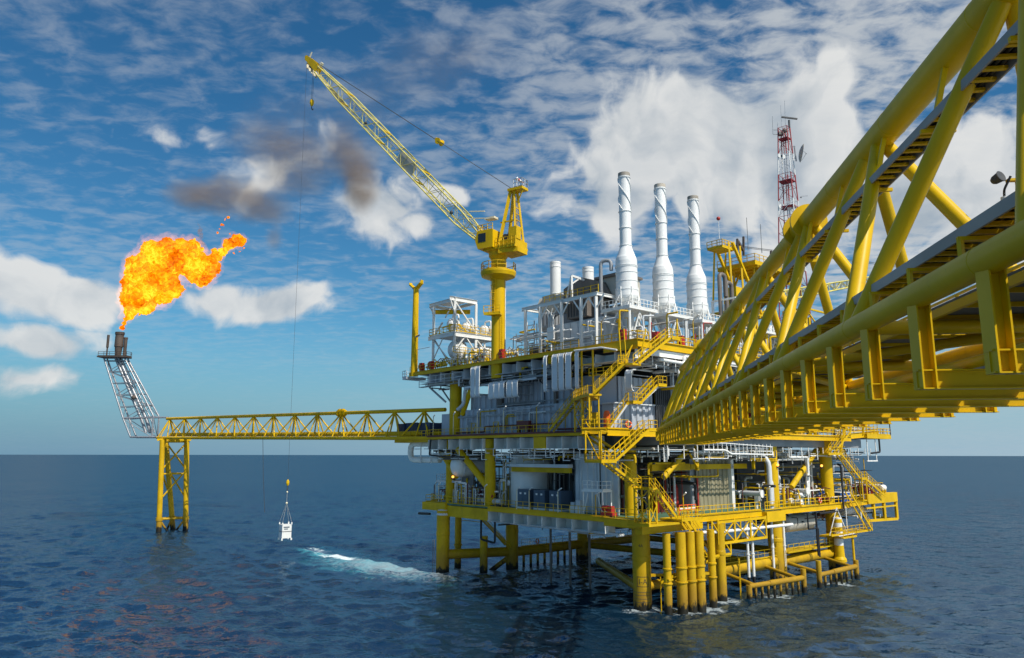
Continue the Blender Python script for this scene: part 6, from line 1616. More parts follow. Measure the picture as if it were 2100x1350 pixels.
# ------------------------------------------------------------------ second crane, parked, boom to the right
def crane2():
    T = thing('parked_crane', 'second yellow crane behind the bridge with its lattice boom resting to the right', 'crane', (10, 42, 32))
    c = np.array([10.0, 40.5, 0])
    MB().tube(c + (0, 0, 32), c + (0, 0, 41), 1.1, 22).lathe(c + (0, 0, 40), [(1.1, 0), (1.9, .8), (1.9, 1.4), (0, 1.4)], 22).build('pedestal', 'yellow', T)
    MB().box((7.4, 35, 41.7), (12.6, 45, 42)).build('slew_deck', 'yellow', T)
    MB().box((7.2, 34.8, 42), (8.8, 36.6, 45.8)).build('machinery_house', 'yellow', T)
    for u, v in ((8, 35), (12, 35), (8, 38.4), (12, 38.4)): MB().bar((u, v, 42), (u + (10 - u) * .3, v + .5, 53.8), .3).build('a_frame', 'yellow', T)
    for u in (8.3, 11.7): MB().bar((u, 44.5, 42), (u, 36.2, 53.9), .42).bar((u, 38, 42), (u, 43.6, 50.5), .26).build('a_frame', 'yellow', T)
    MB().box((8.5, 33.4, 52.6), (11.5, 37, 52.9)).railing([(8.5, 33.4, 52.9), (11.5, 33.4, 52.9)], sp=1, r=.05).railing([(8.5, 33.4, 52.9), (8.5, 37, 52.9)], sp=1, r=.05).build('head_platform', 'yellow', T)
    for v in (38.6, 40.6, 36.8): MB().bar((9, v, 52.6), (9, v + .3, 56.6 - abs(v - 40)), .3).build('sheave_post', 'burnt', T)
    MB().bar((9, 39.0, 54.8), (9, 40.6, 53.4), .4).build('sheave_post', 'burnt', T)
    for u, v in ((8, 42), (12, 42), (8, 47.5), (12, 47.5)): MB().bar((u, v, 36), (u, v, 50.6), .3).build('support_post', 'yellow', T)
    MB().bar((8, 42, 44), (8, 47.5, 50), .2).bar((8, 47.5, 44), (8, 42, 50), .2).bar((8, 36, 44.8), (8, 47.5, 44.8), .2).build('brace', 'yellow', T)
    MB().prism([(6.5, 40), (6.5, 51.5), (14, 51.5), (14, 40)], 50.4, 51.0).railing([(14, 51.5, 51), (6.5, 51.5, 51), (6.5, 40, 51), (14, 40, 51)], h=1.3, sp=1.4, r=.045).build('top_platform', 'yellow', T)
    m = MB()
    for k in range(6): v = 40.8 + k * 2; m.box((6.5, v, 50.0), (14, v + .2, 50.4))
    m.build('platform_joist', 'yellow2', T)
    MB().ladder((6.6, 51.7, 38), (6.6, 51.7, 51.8), (0, 1, 0), .6, cage=True, out=(-.6, 0, 0)).build('ladder', 'yellow', T)
    MB().bar((7, 45.6, 51), (7, 46.4, 54.0), .3).build('sheave_post', 'burnt', T)
    # boom resting to the right
    A = [(9, 46, 44.4), (11, 46, 44.4), (11, 46, 46.4), (9, 46, 46.4)]
    b0 = np.array(Q(1880, 556, 10.0)); 
    B_ = [b0 + (-.6, 0, -.5), b0 + (.6, 0, -.5), b0 + (.6, 0, .5), b0 + (-.6, 0, .5)]
    m = MB(); m.lattice(A, B_, .09, 26, 5, .17); m.build('boom', 'cream_y', T)
    MB().box(b0 + (-.8, -.5, -1.0), b0 + (.8, 4.0, .9)).build('boom_head', 'yellow2', T)
    MB().tube((10, 36.5, 54), b0 + (0, 1, 1.0), .06, 5).tube((10.6, 36.5, 54), b0 + (.5, 1, .8), .05, 5).build('pendant_rope', 'rope', T)
    # boom support trestle on the right
    X = thing('boom_trestle', 'yellow braced trestle under the resting boom seen through the bridge', 'trestle', (4, 50, 32))
    y0, y1 = 47.6, 56.5
    for v in (y0, y1):
        for u in (2, 6): MB().bar((u, v, 24), (u, v, 43.0), .34).build('post', 'yellow', X)
    m = MB()
    for z0, z1 in ((25, 31), (31, 37), (37, 43)): m.bar((2, y0, z0), (2, y1, z1), .2).bar((2, y1, z0), (2, y0, z1), .2).bar((2, y0, z1), (2, y1, z1), .28).bar((2, y0, z1), (6, y0, z1), .2)
    m.build('brace', 'yellow', X)
    WS = thing('windsock', 'red ball on a thin white pole on top of the parked crane', 'marker', (9, 33.4, 52.9))
    MB().tube((9, 33.4, 52.9), (9, 33.4, 57.6), .05, 6).build('pole', 'white', WS); MB().sphere((9, 33.4, 57.7), .34).build('ball', 'red', WS)
crane2()
def whip(u, v, z, h, lab):
    A = thing('whip_antenna', lab, 'antenna', (u, v, z), 'thin whip antennas behind the parked crane')
    MB().tube((u, v, z), (u, v, z + .8), .09, 8).build('mount', 'mid', A); MB().tube((u, v, z + .8), (u, v, z + h), .045, 6).build('whip', 'dark', A)
a = Q(1534, 512, 12.0); whip(*a, 6.2, 'thin whip antenna above the parked crane platform, the taller one')
a = Q(1562, 518, 12.0); whip(*a, 5.6, 'thin whip antenna above the right end of the parked crane platform')

# ------------------------------------------------------------------ communication mast
def mast():
    Y = 150.0
    bl, br_ = at(1597, 560, Y), at(1652, 560, Y)
    tl, tr = at(1594.5, 262, Y), at(1619, 262, Y)
    T = thing('radio_mast', 'tall red and white lattice radio mast with a dish behind the bridge', 'mast', (bl + br_) / 2 * (1, 1, 0) + (0, 0, 32), fr=WF)
    def cor(z):
        f = (z - bl[2]) / (tl[2] - bl[2])
        x0, x1 = bl[0] + (tl[0] - bl[0]) * f, br_[0] + (tr[0] - br_[0]) * f; w_ = (x1 - x0)
        return [np.array([x0, Y, z]), np.array([x0 + w_ * .55, Y - w_ * .5, z]), np.array([x1, Y, z]), np.array([x0 + w_ * .45, Y + w_ * .5, z])]
    zb0 = 32.0
    zs = list(np.linspace(zb0, tl[2], 25))
    z_of = lambda py: at(1610, py, Y)[2]
    cuts = [zb0, z_of(590), z_of(520), z_of(430), z_of(360), z_of(312), tl[2]]
    cols = ['white', 'pred', 'pred', 'white', 'pred', 'white', 'pred']
    secs = [(zb0, z_of(560), 'pred'), (z_of(560), z_of(512), 'white'), (z_of(512), z_of(430), 'pred'), (z_of(430), z_of(366), 'white') if False else (z_of(430), z_of(425), 'white'), (z_of(425), z_of(362), 'pred'), (z_of(362), z_of(316), 'white'), (z_of(316), tl[2], 'pred')]
    secs = [(zb0, z_of(556), 'pred'), (z_of(556), z_of(512), 'white'), (z_of(512), z_of(445), 'pred'), (z_of(445), z_of(412), 'white'), (z_of(412), z_of(358), 'pred'), (z_of(358), z_of(315), 'white'), (z_of(315), tl[2], 'pred')]
    for a, b, c in secs:
        n = max(1, int(round((b - a) / 3.4)))
        m = MB(WF); m.lattice(cor(a), cor(b), .05, n, 5, .12, cross=False); m.build('mast_section', c, T)
        m = MB(WF)
        A_, B_ = sum(cor(a)) / 4, sum(cor(b)) / 4
        m.tube(A_ + (.2, 0, 0), B_ + (.2, 0, 0), .13, 6).tube(A_ - (.35, .2, 0), B_ - (.3, .2, 0), .09, 6).ladder(A_ + (-.1, -.3, 0), B_ + (-.1, -.3, 0), (1, 0, 0), .4)
        m.build('cable_ladder', c if c == 'pred' else 'steel', T)
    for py in (285, 372, 425, 512):
        k = cor(z_of(py)); MB(WF).prism([(p[0], p[1]) for p in k], z_of(py) - .08, z_of(py) + .08).build('rest_platform', 'pred' if py < 450 else 'white', T)
    top = tl[2]
    q_ = lambda px, py: at(px, py, Y)
    m = MB(WF).tube(q_(1584, 275), q_(1583, 238), .05, 5).bar(q_(1585, 266), q_(1595, 266), .12).bar(q_(1585, 275), q_(1596, 275), .12); m.build('antenna', 'mid', T)
    MB(WF).tube(q_(1602, 262), q_(1600, 216), .045, 5).tube(q_(1610, 262), q_(1608, 206), .05, 5).tube(q_(1594, 262), q_(1593.5, 251), .05, 5).build('antenna', 'steel', T)
    MB(WF).tube(q_(1618, 262), q_(1617, 246), .22, 8).bar(q_(1602, 239.5), q_(1634, 243.5), .3, .3).build('radar_bar', 'dark', T)
    MB(WF).sphere(q_(1608, 268), .55).box(q_(1600, 277) - (.5, .5, 0), q_(1600, 271) + (.5, .5, 0)).build('equipment', 'brown', T)
    MB(WF).tube(q_(1628, 299), q_(1632, 330), .14, 8).bar(q_(1622, 300), q_(1630, 300), .14).bar(q_(1624, 324), q_(1632, 324), .14).build('dish_mount', 'mid', T)
    c = q_(1637.5, 313)
    D = MB(WF).lathe(c, [(0, 0), (.7, .05), (1.3, .2), (1.75, .42), (2.0, .62), (1.98, .66), (1.72, .5), (1.28, .28), (.7, .12), (0, .08)], 28, axis=(.95, -.22, -.2)).build('dish', 'beige', T)
    m = MB(WF); cc = c + np.array([.95, -.22, -.2]) * 1.5
    for t in range(3):
        v = np.array([-.22 * math.cos(t * 2.09), -.9 * math.cos(t * 2.09), math.sin(t * 2.09)]) * 1.7
        m.tube(c + v + np.array([.95, -.22, -.2]) * .55, cc, .04, 5)
    m.sphere(cc, .14).build('dish_feed', 'mid', D)
    MB(WF).tube(q_(1642, 402), q_(1656, 401), .05, 5).sphere(q_(1642, 404), .2).build('antenna', 'mid', T)
    for px, py in ((1600, 424), (1617, 428), (1626, 425), (1598, 320), (1604, 322)): MB(WF).lathe(q_(px, py), [(.0, 0), (.45, .05), (.5, .3), (.5, .36), (0, .36)], 12, axis=(0, -1, 0)).build('drum_antenna', 'white', T)
mast()

# ------------------------------------------------------------------ cable riser covers on the left face
def cover(u, v, z0, z1, wd, label, dark=False):
    T = thing('cable_cover', label, 'cable cover', (u, v, z0), 'pale grey upright cable covers on the left face')
    n = 5; r = .45
    prof = [(-.45, z1), (0, z1)] + []
    pts = []
    P = [(.9, z1 + .0), (.35, z1 - .02), (.10, z1 - .22), (0, z1 - .5), (0, z0 + .4), (.12, z0 + .1), (.4, z0)]
    for dv, z in P: pts += [(u, v + dv, z), (u - wd, v + dv, z)]
    f = [(2 * i, 2 * i + 2, 2 * i + 3, 2 * i + 1) for i in range(len(P) - 1)]
    m = MB().add(pts, f); m.build('front_plate', 'cover', T)
    m = MB()
    for uu in (u, u - wd):
        for (d0, za), (d1, zb) in zip(P[:-1], P[1:]): m.bar((uu, v + d0, za), (uu, v + d1, zb), .05, .10)
    m.build('edge_rail', 'white', T)
    m = MB(); z = z0 + .5
    while z < z1 - .5: m.box((u - wd + .04, v - .006, z), (u - .04, v - .002, z + .012)); z += .55
    m.build('plate_joint', 'grey', T)
    MB().bar((u - wd / 2, v + .1, z1 - .6), (u - wd / 2, 1.2, z1 - .6), .1).bar((u - wd / 2, v + .1, z0 + .5), (u - wd / 2, 1.2, z0 + .5), .1).build('bracket', 'mid', T)
for i, u in enumerate((30.9, 29.7)): cover(u, -2.4, 26.7, 31.6, .95, ('tall grey cable cover at the left of the wall, the outer of the pair', 'tall grey cable cover at the left of the wall, the inner of the pair')[i])
for i, u in enumerate((26.5, 25.2, 24.0, 22.3, 21.0)):
    cover(u, -2.4, 26.2, 28.75, 1.1, ('short grey cable cover, first from the left in the low row of five', 'short grey cable cover, second from the left in the low row of five', 'short grey cable cover in the middle of the low row of five', 'short grey cable cover, fourth from the left in the low row of five', 'short grey cable cover at the right end of the low row of five')[i])
for i, (u, w_) in enumerate(((14.3, .6), (12.6, 1.0), (11.3, .9), (10.0, 1.0), (8.2, .6))):
    cover(u, -2.5, 26.5, 31.6, w_, ('narrow tall grey cable cover at the left of the right hand row of five', 'broad tall grey cable cover, second in the right hand row of five', 'tall grey cable cover in the middle of the right hand row of five', 'broad tall grey cable cover, fourth in the right hand row of five', 'narrow white edged cable cover at the right end of the right hand row')[i])
cover(-.9, -3.2, 25.6, 28.2, 1.0, 'single white cable cover in sunshine behind the zigzag stairs')
X = thing('rail_frame', 'yellow post frame with a white top rail beside the tall cable covers', 'frame', (6.5, -2, 25.5))
MB().path([(8.4, -2.4, 31.6), (3.6, -2.4, 31.5), (1.0, -2.4, 30.9)], .12, 8).build('top_rail', 'white', X)
for u in (7.2, 5.2): MB().bar((u, -2.3, 25.5), (u, -2.3, 31.4), .2).build('post', 'yellow', X)
MB().bar((7.2, -2.3, 29.6), (5.2, -2.3, 29.6), .12).bar((7.2, -2.3, 26.8), (5.2, -2.3, 26.8), .12).railing([(6, -2.2, 28.0), (1, -2.2, 28.0)], h=1.0, sp=1.3, r=.04).build('rail', 'yellow', X)
# grey hoods with yellow lifting beams on the shelf
for i, (u, w_, lab) in enumerate(((19.2, 2.0, 'round grey hood tank on the shelf, beside the crane column'), (14.4, 3.4, 'square grey cooler hood on the shelf, right of the round hood tank'))):
    T = thing('cooler_hood', lab, 'cooler', (u, .4, 29.0))
    if i == 0: MB().lathe((u, .6, 29.0), [(0, 0), (1.0, 0), (1.0, 1.5), (1.25, 1.6), (1.25, 2.2), (0, 2.3)], 20).build('body', 'grey', T)
    else: MB().box((u - 1.4, -.6, 29.0), (u + 1.4, 2, 30.6)).box((u - 1.8, -.9, 30.6), (u + 1.8, 2, 30.95)).build('body', 'grey', T)
    MB().bar((u + 1.8, -.9, 29.0), (u + 1.8, -.9, 30.4), .2).bar((u + 1.8, -.9, 30.4), (u + .2, -.9, 30.4), .3, .4).build('lifting_beam', 'yellow', T)

# ------------------------------------------------------------------ lamps: bent pole with a fluorescent tube
def lamp(base, hgt, label, mat='cream', lit=False, du=-.9):
    u, v, z = base
    T = thing('walkway_lamp', label, 'lamp', base, 'bent pole lamps along the walkways')
    MB().path([(u, v, z), (u, v, z + hgt), (u + du * .5, v - .3, z + hgt + .25)], .06, 8).build('pole', mat, T)
    MB().bar((u + du * .4, v - .25, z + hgt + .2), (u + du * 1.7, v - .8, z + hgt + .55), .16, .12).build('lamp_tube', 'white', T)
lamp((41.6, -1.9, 21), 2.9, 'bent pole lamp before the grey cabin at the left of the middle deck')
lamp((36.0, -1.9, 21), 3.1, 'bent pole lamp on the middle deck, second from the left of the grey wall')
lamp((29.8, -1.9, 21), 3.2, 'bent pole lamp on the middle deck below the low row of cable covers')
lamp((23.6, -1.9, 21), 3.4, 'bent pole lamp on the middle deck just left of the red box')
lamp((16.4, -1.9, 21), 3.5, 'yellow bent pole lamp on the middle deck right of the red box', 'yellow')
lamp((20.6, -1.9, 10.5), 2.6, 'bent pole lamp on the lower deck in front of the left slate cabinet')
lamp((18.0, -1.9, 10.5), 2.6, 'bent pole lamp on the lower deck in front of the middle slate cabinet')
lamp((12.3, -1.9, 10.5), 2.7, 'bent pole lamp on the lower deck by the corrugated grey wall')
lamp((5.6, -1.8, 10.5), 2.5, 'bent pole lamp on the lower deck by the stair foot', 'yellow')
lamp((46.0, 1.8, 10.4), 2.6, 'bent pole lamp at the far left tip of the lower deck')
lamp((40.0, -1.7, 10.5), 2.6, 'bent pole lamp on the lower deck left of the yellow column')
lamp((33.0, -1.8, 10.5), 2.6, 'bent pole lamp on the lower deck under the white tank')
lamp((28.0, -1.8, 10.5), 2.7, 'bent pole lamp on the lower deck beside the thick yellow column')
lamp((-5.2, 1.6, 10.6), 2.6, 'sunlit yellow bent pole lamp at the foot of the lowest deck stair', 'yellow', du=-.6)
lamp((-2.6, 24.2, 10.5), 2.7, 'sunlit yellow bent pole lamp on the lower deck beside the white bent pipe', 'yellow', du=-.6)
lamp((4.0, -1.9, 32.0), 2.8, 'yellow bent pole lamp at the near corner of the upper deck', 'yellow')
lamp((-1.9, 9.6, 32.0), 3.6, 'yellow bent pole lamp at the stair head of the upper deck', 'yellow')
for (u, v, z, lab) in ((36.6, -1.4, 14.6, 'small amber light glowing under the white tank'), (-1.1, 30.2, 16.6, 'small amber light glowing on the sunlit yellow column'), (-1.2, 43.2, 16.4, 'small amber light glowing left of the far right column')):
    T = thing('warning_light', lab, 'light', (u, v, z), 'small amber lights')
    MB().sphere((u, v, z), .2).build('lamp', 'amber', T); MB().box((u - .12, v - .1, z - .42), (u + .12, v + .2, z - .2)).build('bracket', 'dark', T)

# ------------------------------------------------------------------ loose equipment
def container(u0, u1, v0, z0, h, mat, label, name='cargo_container', cat='container', group=None, dv=2.4):
    T = thing(name, label, cat, ((u0 + u1) / 2, v0 + dv / 2, z0), group)
    B_ = node('body', T) if False else None
    m = MB(); n = max(4, int(abs(u1 - u0) / .3)); pts = []
    for i in range(n + 1):
        x = u0 + (u1 - u0) * i / n; o = .06 if i % 2 else 0
        pts += [(x, v0 + o, z0 + .15), (x, v0 + o, z0 + h - .12)]
    m.add(pts, [(2 * i, 2 * i + 2, 2 * i + 3, 2 * i + 1) for i in range(n)]); m.box((u0 + .05, v0 + .08, z0 + .1), (u1 - .05, v0 + dv, z0 + h - .05)); m.build('body', mat, T)
    f = MB()
    for x in (u0, u1): f.box((x - .07, v0 - .03, z0), (x + .07, v0 + .12, z0 + h)).box((x - .07, v0 + dv - .12, z0), (x + .07, v0 + dv + .03, z0 + h))
    f.box((u0, v0 - .02, z0), (u1, v0 + .1, z0 + .15)).box((u0, v0 - .02, z0 + h - .12), (u1, v0 + .1, z0 + h)); f.build('corner_frame', mat, T)
    return T
container(53.7, 51.4, -1.3, 20.9, 2.5, 'blue', 'navy blue container at the end of the flare bridge, the outer left one', group='navy containers by the flare bridge')
container(51.2, 47.6, -1.1, 20.9, 2.6, 'blue', 'longer navy blue container in the middle by the flare bridge end', group='navy containers by the flare bridge')
container(47.4, 44.0, -1.0, 20.9, 2.5, 'blue', 'navy blue container nearest the grey cabin by the flare bridge end', group='navy containers by the flare bridge')
for u, lab in ((21.2, 'slate blue cabinet beside the big white round tank'), (17.8, 'slate blue cabinet in the middle of the three on the lower deck'), (14.6, 'slate blue cabinet nearest the corrugated wall on the lower deck')):
    T = thing('electrical_cabinet', lab, 'cabinet', (u, .6, 10.5), 'slate blue cabinets on the lower deck')
    MB().box((u - 1.15, -.2, 10.75), (u + 1.15, 2.0, 13.2)).build('body', 'slate', T)
    MB().box((u - 1.2, -.25, 10.5), (u + 1.2, 2.05, 10.75)).build('plinth', 'white', T)
    MB().box((u - 1.0, -.23, 10.85), (u - .05, -.201, 13.1)).box((u + .05, -.23, 10.85), (u + 1.0, -.201, 13.1)).build('door', 'slate', T)
    for k in (-.5, .5): MB().box((u + k - .18, -.26, 12.5), (u + k + .18, -.231, 12.75)).build('name_plate', 'white', T)
T = thing('storage_tank', 'huge pale round tank on the lower deck left of the slate cabinets', 'tank', (24.6, 4.2, 10.5))
MB().lathe((24.2, 4.2, 10.5), [(0, 0), (3.2, 0), (3.2, 7.4), (3.0, 7.7), (0, 7.8)], 44).build('shell', 'white', T)
MB().lathe((26.2, 1.6, 13.9), [(0, .1), (.42, .1), (.42, .35), (.35, .4), (0, .4)], 16, axis=(.35, -.9, 0)).build('manhole', 'white', T)
MB().tube((26.9, .9, 10.5), (26.9, .9, 18.0), .12, 8).build('level_pipe', 'beige', T)
T = thing('receiver_tank', 'white horizontal tank with a domed end behind the yellow diagonal', 'tank', (35.6, 3, 14.6))
MB().lathe((36.9, -.5, 16.3), [(0, -.9), (.7, -.8), (1.3, -.5), (1.62, -.1), (1.72, .3), (1.72, 5.5), (1.3, 6.1), (0, 6.4)], 30, axis=(-.25, .97, 0)).build('shell', 'white', T)
MB().lathe((36.9, -.5, 16.3), [(1.73, .75), (1.8, .78), (1.8, .95), (1.73, .98)], 30, axis=(-.25, .97, 0)).build('ring_band', 'grey', T)
MB().box((35.0, 1.4, 13.2), (38.2, 1.8, 15.0)).box((34.6, 4.2, 10.5), (37.6, 4.6, 15.0)).box((35.1, 1.4, 10.5), (35.4, 1.8, 13.2)).build('saddle', 'mid', T)
T = thing('drain_drum', 'beige horizontal drum hung below the lower deck at the right', 'tank', (1, 36, 7))
MB().lathe((.6, 33.6, 7.9), [(0, -.5), (.9, -.35), (1.3, 0), (1.3, 7.5), (.9, 7.9), (0, 8)], 24, axis=(0, 1, 0)).build('shell', 'beige', T)
MB().box((.3, 35, 9.1), (.9, 35.3, 10.2)).box((.3, 39, 9.1), (.9, 39.3, 10.2)).build('strap', 'grey', T)
T = thing('pipe_drum', 'pale grey horizontal drum behind the open end frame at the right', 'tank', (1, 54, 8))
MB().lathe((.2, 51.6, 9.0), [(0, 0), (.7, .05), (.75, .2), (.75, 6.8), (.7, 7), (0, 7.05)], 20, axis=(0, 1, 0)).build('shell', 'grey', T)
MB().tube((.2, 57.5, 8.9), (.2, 58.9, 8.9), .8, 18).build('collar', 'steel', T)
T = thing('hose_cabinet', 'dark red box on the middle deck below the fluorescent lamps', 'cabinet', (19.6, -1.5, 21))
MB().box((18.3, -1.7, 21.6), (20.9, -1.1, 22.8)).build('cabinet', 'maroon', T)
MB().box((18.5, -1.6, 21), (18.7, -1.2, 21.6)).box((20.5, -1.6, 21), (20.7, -1.2, 21.6)).build('leg', 'maroon', T)
MB().path([(17.8, -1.5, 21), (17.8, -1.5, 22.3), (17.0, -1.6, 22.2), (17.0, -1.6, 21.4)], .12, 8).build('valve_pipe', 'maroon', T)
T = thing('fire_skid', 'low red pump skid on the lower deck under the zigzag stairs', 'pump', (3.6, -1.2, 10.5))
MB().box((3.0, -1.7, 10.7), (4.9, -.8, 11.0)).box((3.2, -1.6, 11.0), (3.9, -1, 11.8)).build('pump', 'red', T)
MB().lathe((4.0, -1.3, 11.5), [(0, 0), (.35, 0), (.35, .8), (0, .8)], 14, axis=(1, 0, 0)).build('motor', 'red', T); MB().box((2.9, -1.8, 10.5), (5.0, -.7, 10.7)).build('skid', 'maroon', T)
T = thing('fire_pump', 'dark red fire pump set deep under the bridge on the lower deck', 'pump', (5.5, 12, 10.5))
MB().box((4.6, 9.4, 10.9), (7.0, 13.6, 12.6)).build('engine', 'red', T)
MB().lathe((4.8, 13.2, 10.6), [(0, 0), (.5, 0), (.5, 3.0), (.3, 3.4), (0, 3.5)], 16).build('bottle', 'red', T)
MB().path([(5.4, 10, 12.6), (5.4, 10, 14.4), (5.4, 13, 14.4), (2.2, 14.4, 14.2), (2.2, 14.4, 12)], .22, 10).build('exhaust', 'black', T); MB().box((4.4, 9.2, 10.5), (7.2, 14, 10.9)).build('skid', 'maroon', T)
m = thing('barrier', 'orange and white barrier behind the rail of the lower deck', 'barrier', (-.9, 7.4, 10.5))
MB().railing([(-1.0, 6.4, 10.5), (-1.0, 9.8, 10.5)], h=1.3, sp=.9, r=.05, toe=False).build('rail', 'orange', m); MB().box((-1.02, 6.5, 11.3), (-.96, 9.7, 11.5)).build('board', 'white', m)
T = thing('tall_cylinder', 'bright orange cylinder standing on the middle deck near the corner', 'cylinder', (.6, -5.0, 21))
MB().lathe((.9, -4.6, 21), [(0, 0), (.42, 0), (.44, .1), (.44, 1.7), (.36, 2.1), (.2, 2.3), (0, 2.32)], 18).build('body', 'orange', T); MB().lathe((.9, -4.6, 21), [(.46, .5), (.47, .52), (.47, .6), (.46, .62)], 18).build('strap', 'dark', T)
T = thing('yellow_locker', 'small bright yellow locker beside the orange cylinder', 'locker', (3.2, -4.6, 21))
MB().box((2.8, -4.4, 21.5), (3.8, -3.9, 23.1)).build('body', 'yellow', T); MB().box((2.75, -4.45, 23.1), (3.85, -3.85, 23.2)).build('lid', 'yellow2', T); MB().box((2.9, -4.3, 21), (3.7, -4, 21.5)).build('stand', 'mid', T)
def ring(c, label, ax=(0, -1, 0), fr=PF):
    T = thing('life_ring', label, 'life ring', c, 'life rings on the railings', fr=fr)
    n = 20; P = []
    o = fr.w(c); a = fr.w(np.asarray(c, float) + ax) - o; a /= np.linalg.norm(a); s_ = np.cross(a, EZ); s_ /= np.linalg.norm(s_)
    pts = [o + (s_ * math.cos(t) + EZ * math.sin(t)) * .34 for t in np.linspace(0, 2 * math.pi, n + 1)]
    MB(WF)._path(pts, .10, 8, None, False).build('ring', 'orange', T)
    for k in range(4): MB(WF)._path(pts[k * 5:k * 5 + 2], .107, 8).build('band', 'white', T)
ring((-1.6, -3.6, 21.6), 'orange life ring on the middle deck railing near the bridge landing', ax=(-1, -.6, 0))
ring((33.2, 13.5, 4.0), 'small life ring on the low walkway among the far legs')
ring((-2.1, 40.2, 11.2), 'life ring on the sunlit railing at the right of the lower deck', ax=(-1, 0, 0))
T = thing('blue_crate', 'bright blue covered crate on the lower deck at the right', 'crate', (-.6, 50, 10.5))
MB().box((-1.4, 48.4, 10.5), (1, 52.6, 12.0)).build('body', 'blue2', T); MB().box((-1.46, 48.3, 12.0), (1.06, 52.7, 12.1)).build('lid', 'white', T)
m = MB()
for v in (49.4, 50.5, 51.6): m.box((-1.44, v, 10.6), (-1.38, v + .1, 12))
m.build('strap', 'white', T)
T = thing('liferaft_canister', 'white life raft canister at the far right end of the lower deck', 'life raft', (-1, 64, 11.2))
MB().lathe((-1.2, 63.4, 12.4), [(0, 0), (.45, .08), (.55, .3), (.55, 1.6), (.45, 1.8), (0, 1.9)], 18, axis=(0, 1, 0)).build('shell', 'white', T); MB().box((-1.6, 63.7, 11.3), (-.8, 63.9, 12)).box((-1.6, 64.8, 11.3), (-.8, 65, 12)).build('cradle', 'yellow', T)
T = thing('red_skid', 'red framed equipment skid at the right end of the lower deck', 'machine', (.5, 60, 10.5))
MB().box((-.6, 58.6, 10.7), (1.5, 62, 12.9)).build('housing', 'red', T); MB().box((-.8, 58.4, 10.5), (1.7, 62.2, 10.7)).railing([(-.8, 58.4, 10.7), (-.8, 62.2, 10.7)], h=2.6, sp=.8, r=.05, toe=False).build('frame', 'maroon', T)
for u, v, lab in ((-1.0, 25.6, 'white round pipe flange cap behind the yellow lamp on the lower deck'), (-1.0, 38.6, 'white blind pipe flange on the sunlit part of the lower deck')):
    T = thing('pipe_end', lab, 'pipe', (u, v, 10.5), 'white pipe ends on the lower deck')
    MB().path([(u + 5, v + .6, 12.6), (u, v, 12.6)], .36, 14).build('pipe', 'grey', T); MB().lathe((u, v, 12.6), [(0, .12), (.55, .12), (.55, -.05), (.36, -.05)], 20, axis=(-1, 0, 0)).build('flange', 'white', T)
    MB().box((u + .8, v - .2, 10.5), (u + 1.1, v + .3, 12.3)).build('stand', 'white', T)
T = thing('gooseneck_pipe', 'thick pale bent pipe rising from the lower deck in the sunshine', 'pipe', (-.9, 28.2, 10.5))
MB().path([(-1.2, 27.6, 10.5), (-1.2, 27.6, 17.4), (.5, 26.6, 18.6)], .36, 14, bend=1.4).build('pipe', 'grey', T)
for z in (10.9, 13.6): MB().lathe((-1.2, 27.6, z), [(.36, 0), (.5, .02), (.5, .22), (.36, .24)], 16).build('clamp', 'yellow', T)
T = thing('white_pipe_loop', 'white vertical pipe with a sharp bend near the far right column', 'pipe', (0, 40.5, 10.5))
MB().path([(-.2, 36.6, 12.0), (-.2, 40.2, 12.0), (-.2, 40.6, 17.6), (1.2, 43.2, 17.6)], .34, 14, bend=.8).build('pipe', 'white', T); MB().path([(.6, 43.0, 10.5), (.6, 43.0, 17)], .3, 12).build('pipe', 'beige', T)
T = thing('access_stand', 'small white access stand with rails on the lower deck by the stairs', 'platform', (6.4, -.8, 10.5))
m = MB()
for u in (4.9, 8.2):
    for v in (-1.3, .3): m.bar((u, v, 10.5), (u, v, 13.4), .14)
m.bar((4.9, -1.3, 10.6), (5.8, -1.3, 13.2), .08).bar((8.2, -1.3, 10.6), (7.4, -1.3, 13.2), .08).build('leg', 'white', T)
MB().box((4.8, -1.4, 13.4), (8.4, .4, 13.65)).build('floor', 'white', T); MB().railing([(4.9, .3, 13.65), (4.9, -1.3, 13.65), (8.3, -1.3, 13.65), (8.3, .3, 13.65)], sp=.8, r=.035).build('railing', 'white', T)
q = random.Random(21)
for i, (u, v, s_, lab) in enumerate(((9.6, -.6, .9, 'pale stacked box unit left of the white access stand'), (10.8, -.4, .8, 'low pale box unit at the foot of the corrugated wall'))):
    T = thing('box_unit', lab, 'machine', (u, v, 10.5))
    MB().box((u - s_ / 2, v - .4, 10.5), (u + s_ / 2, v + .5, 11.4)).build('lower_box', 'white', T); MB().box((u - s_ / 2 + .05, v - .35, 11.42), (u + s_ / 2 - .1, v + .4, 12.2 - i * .3)).build('upper_box', 'grey', T)
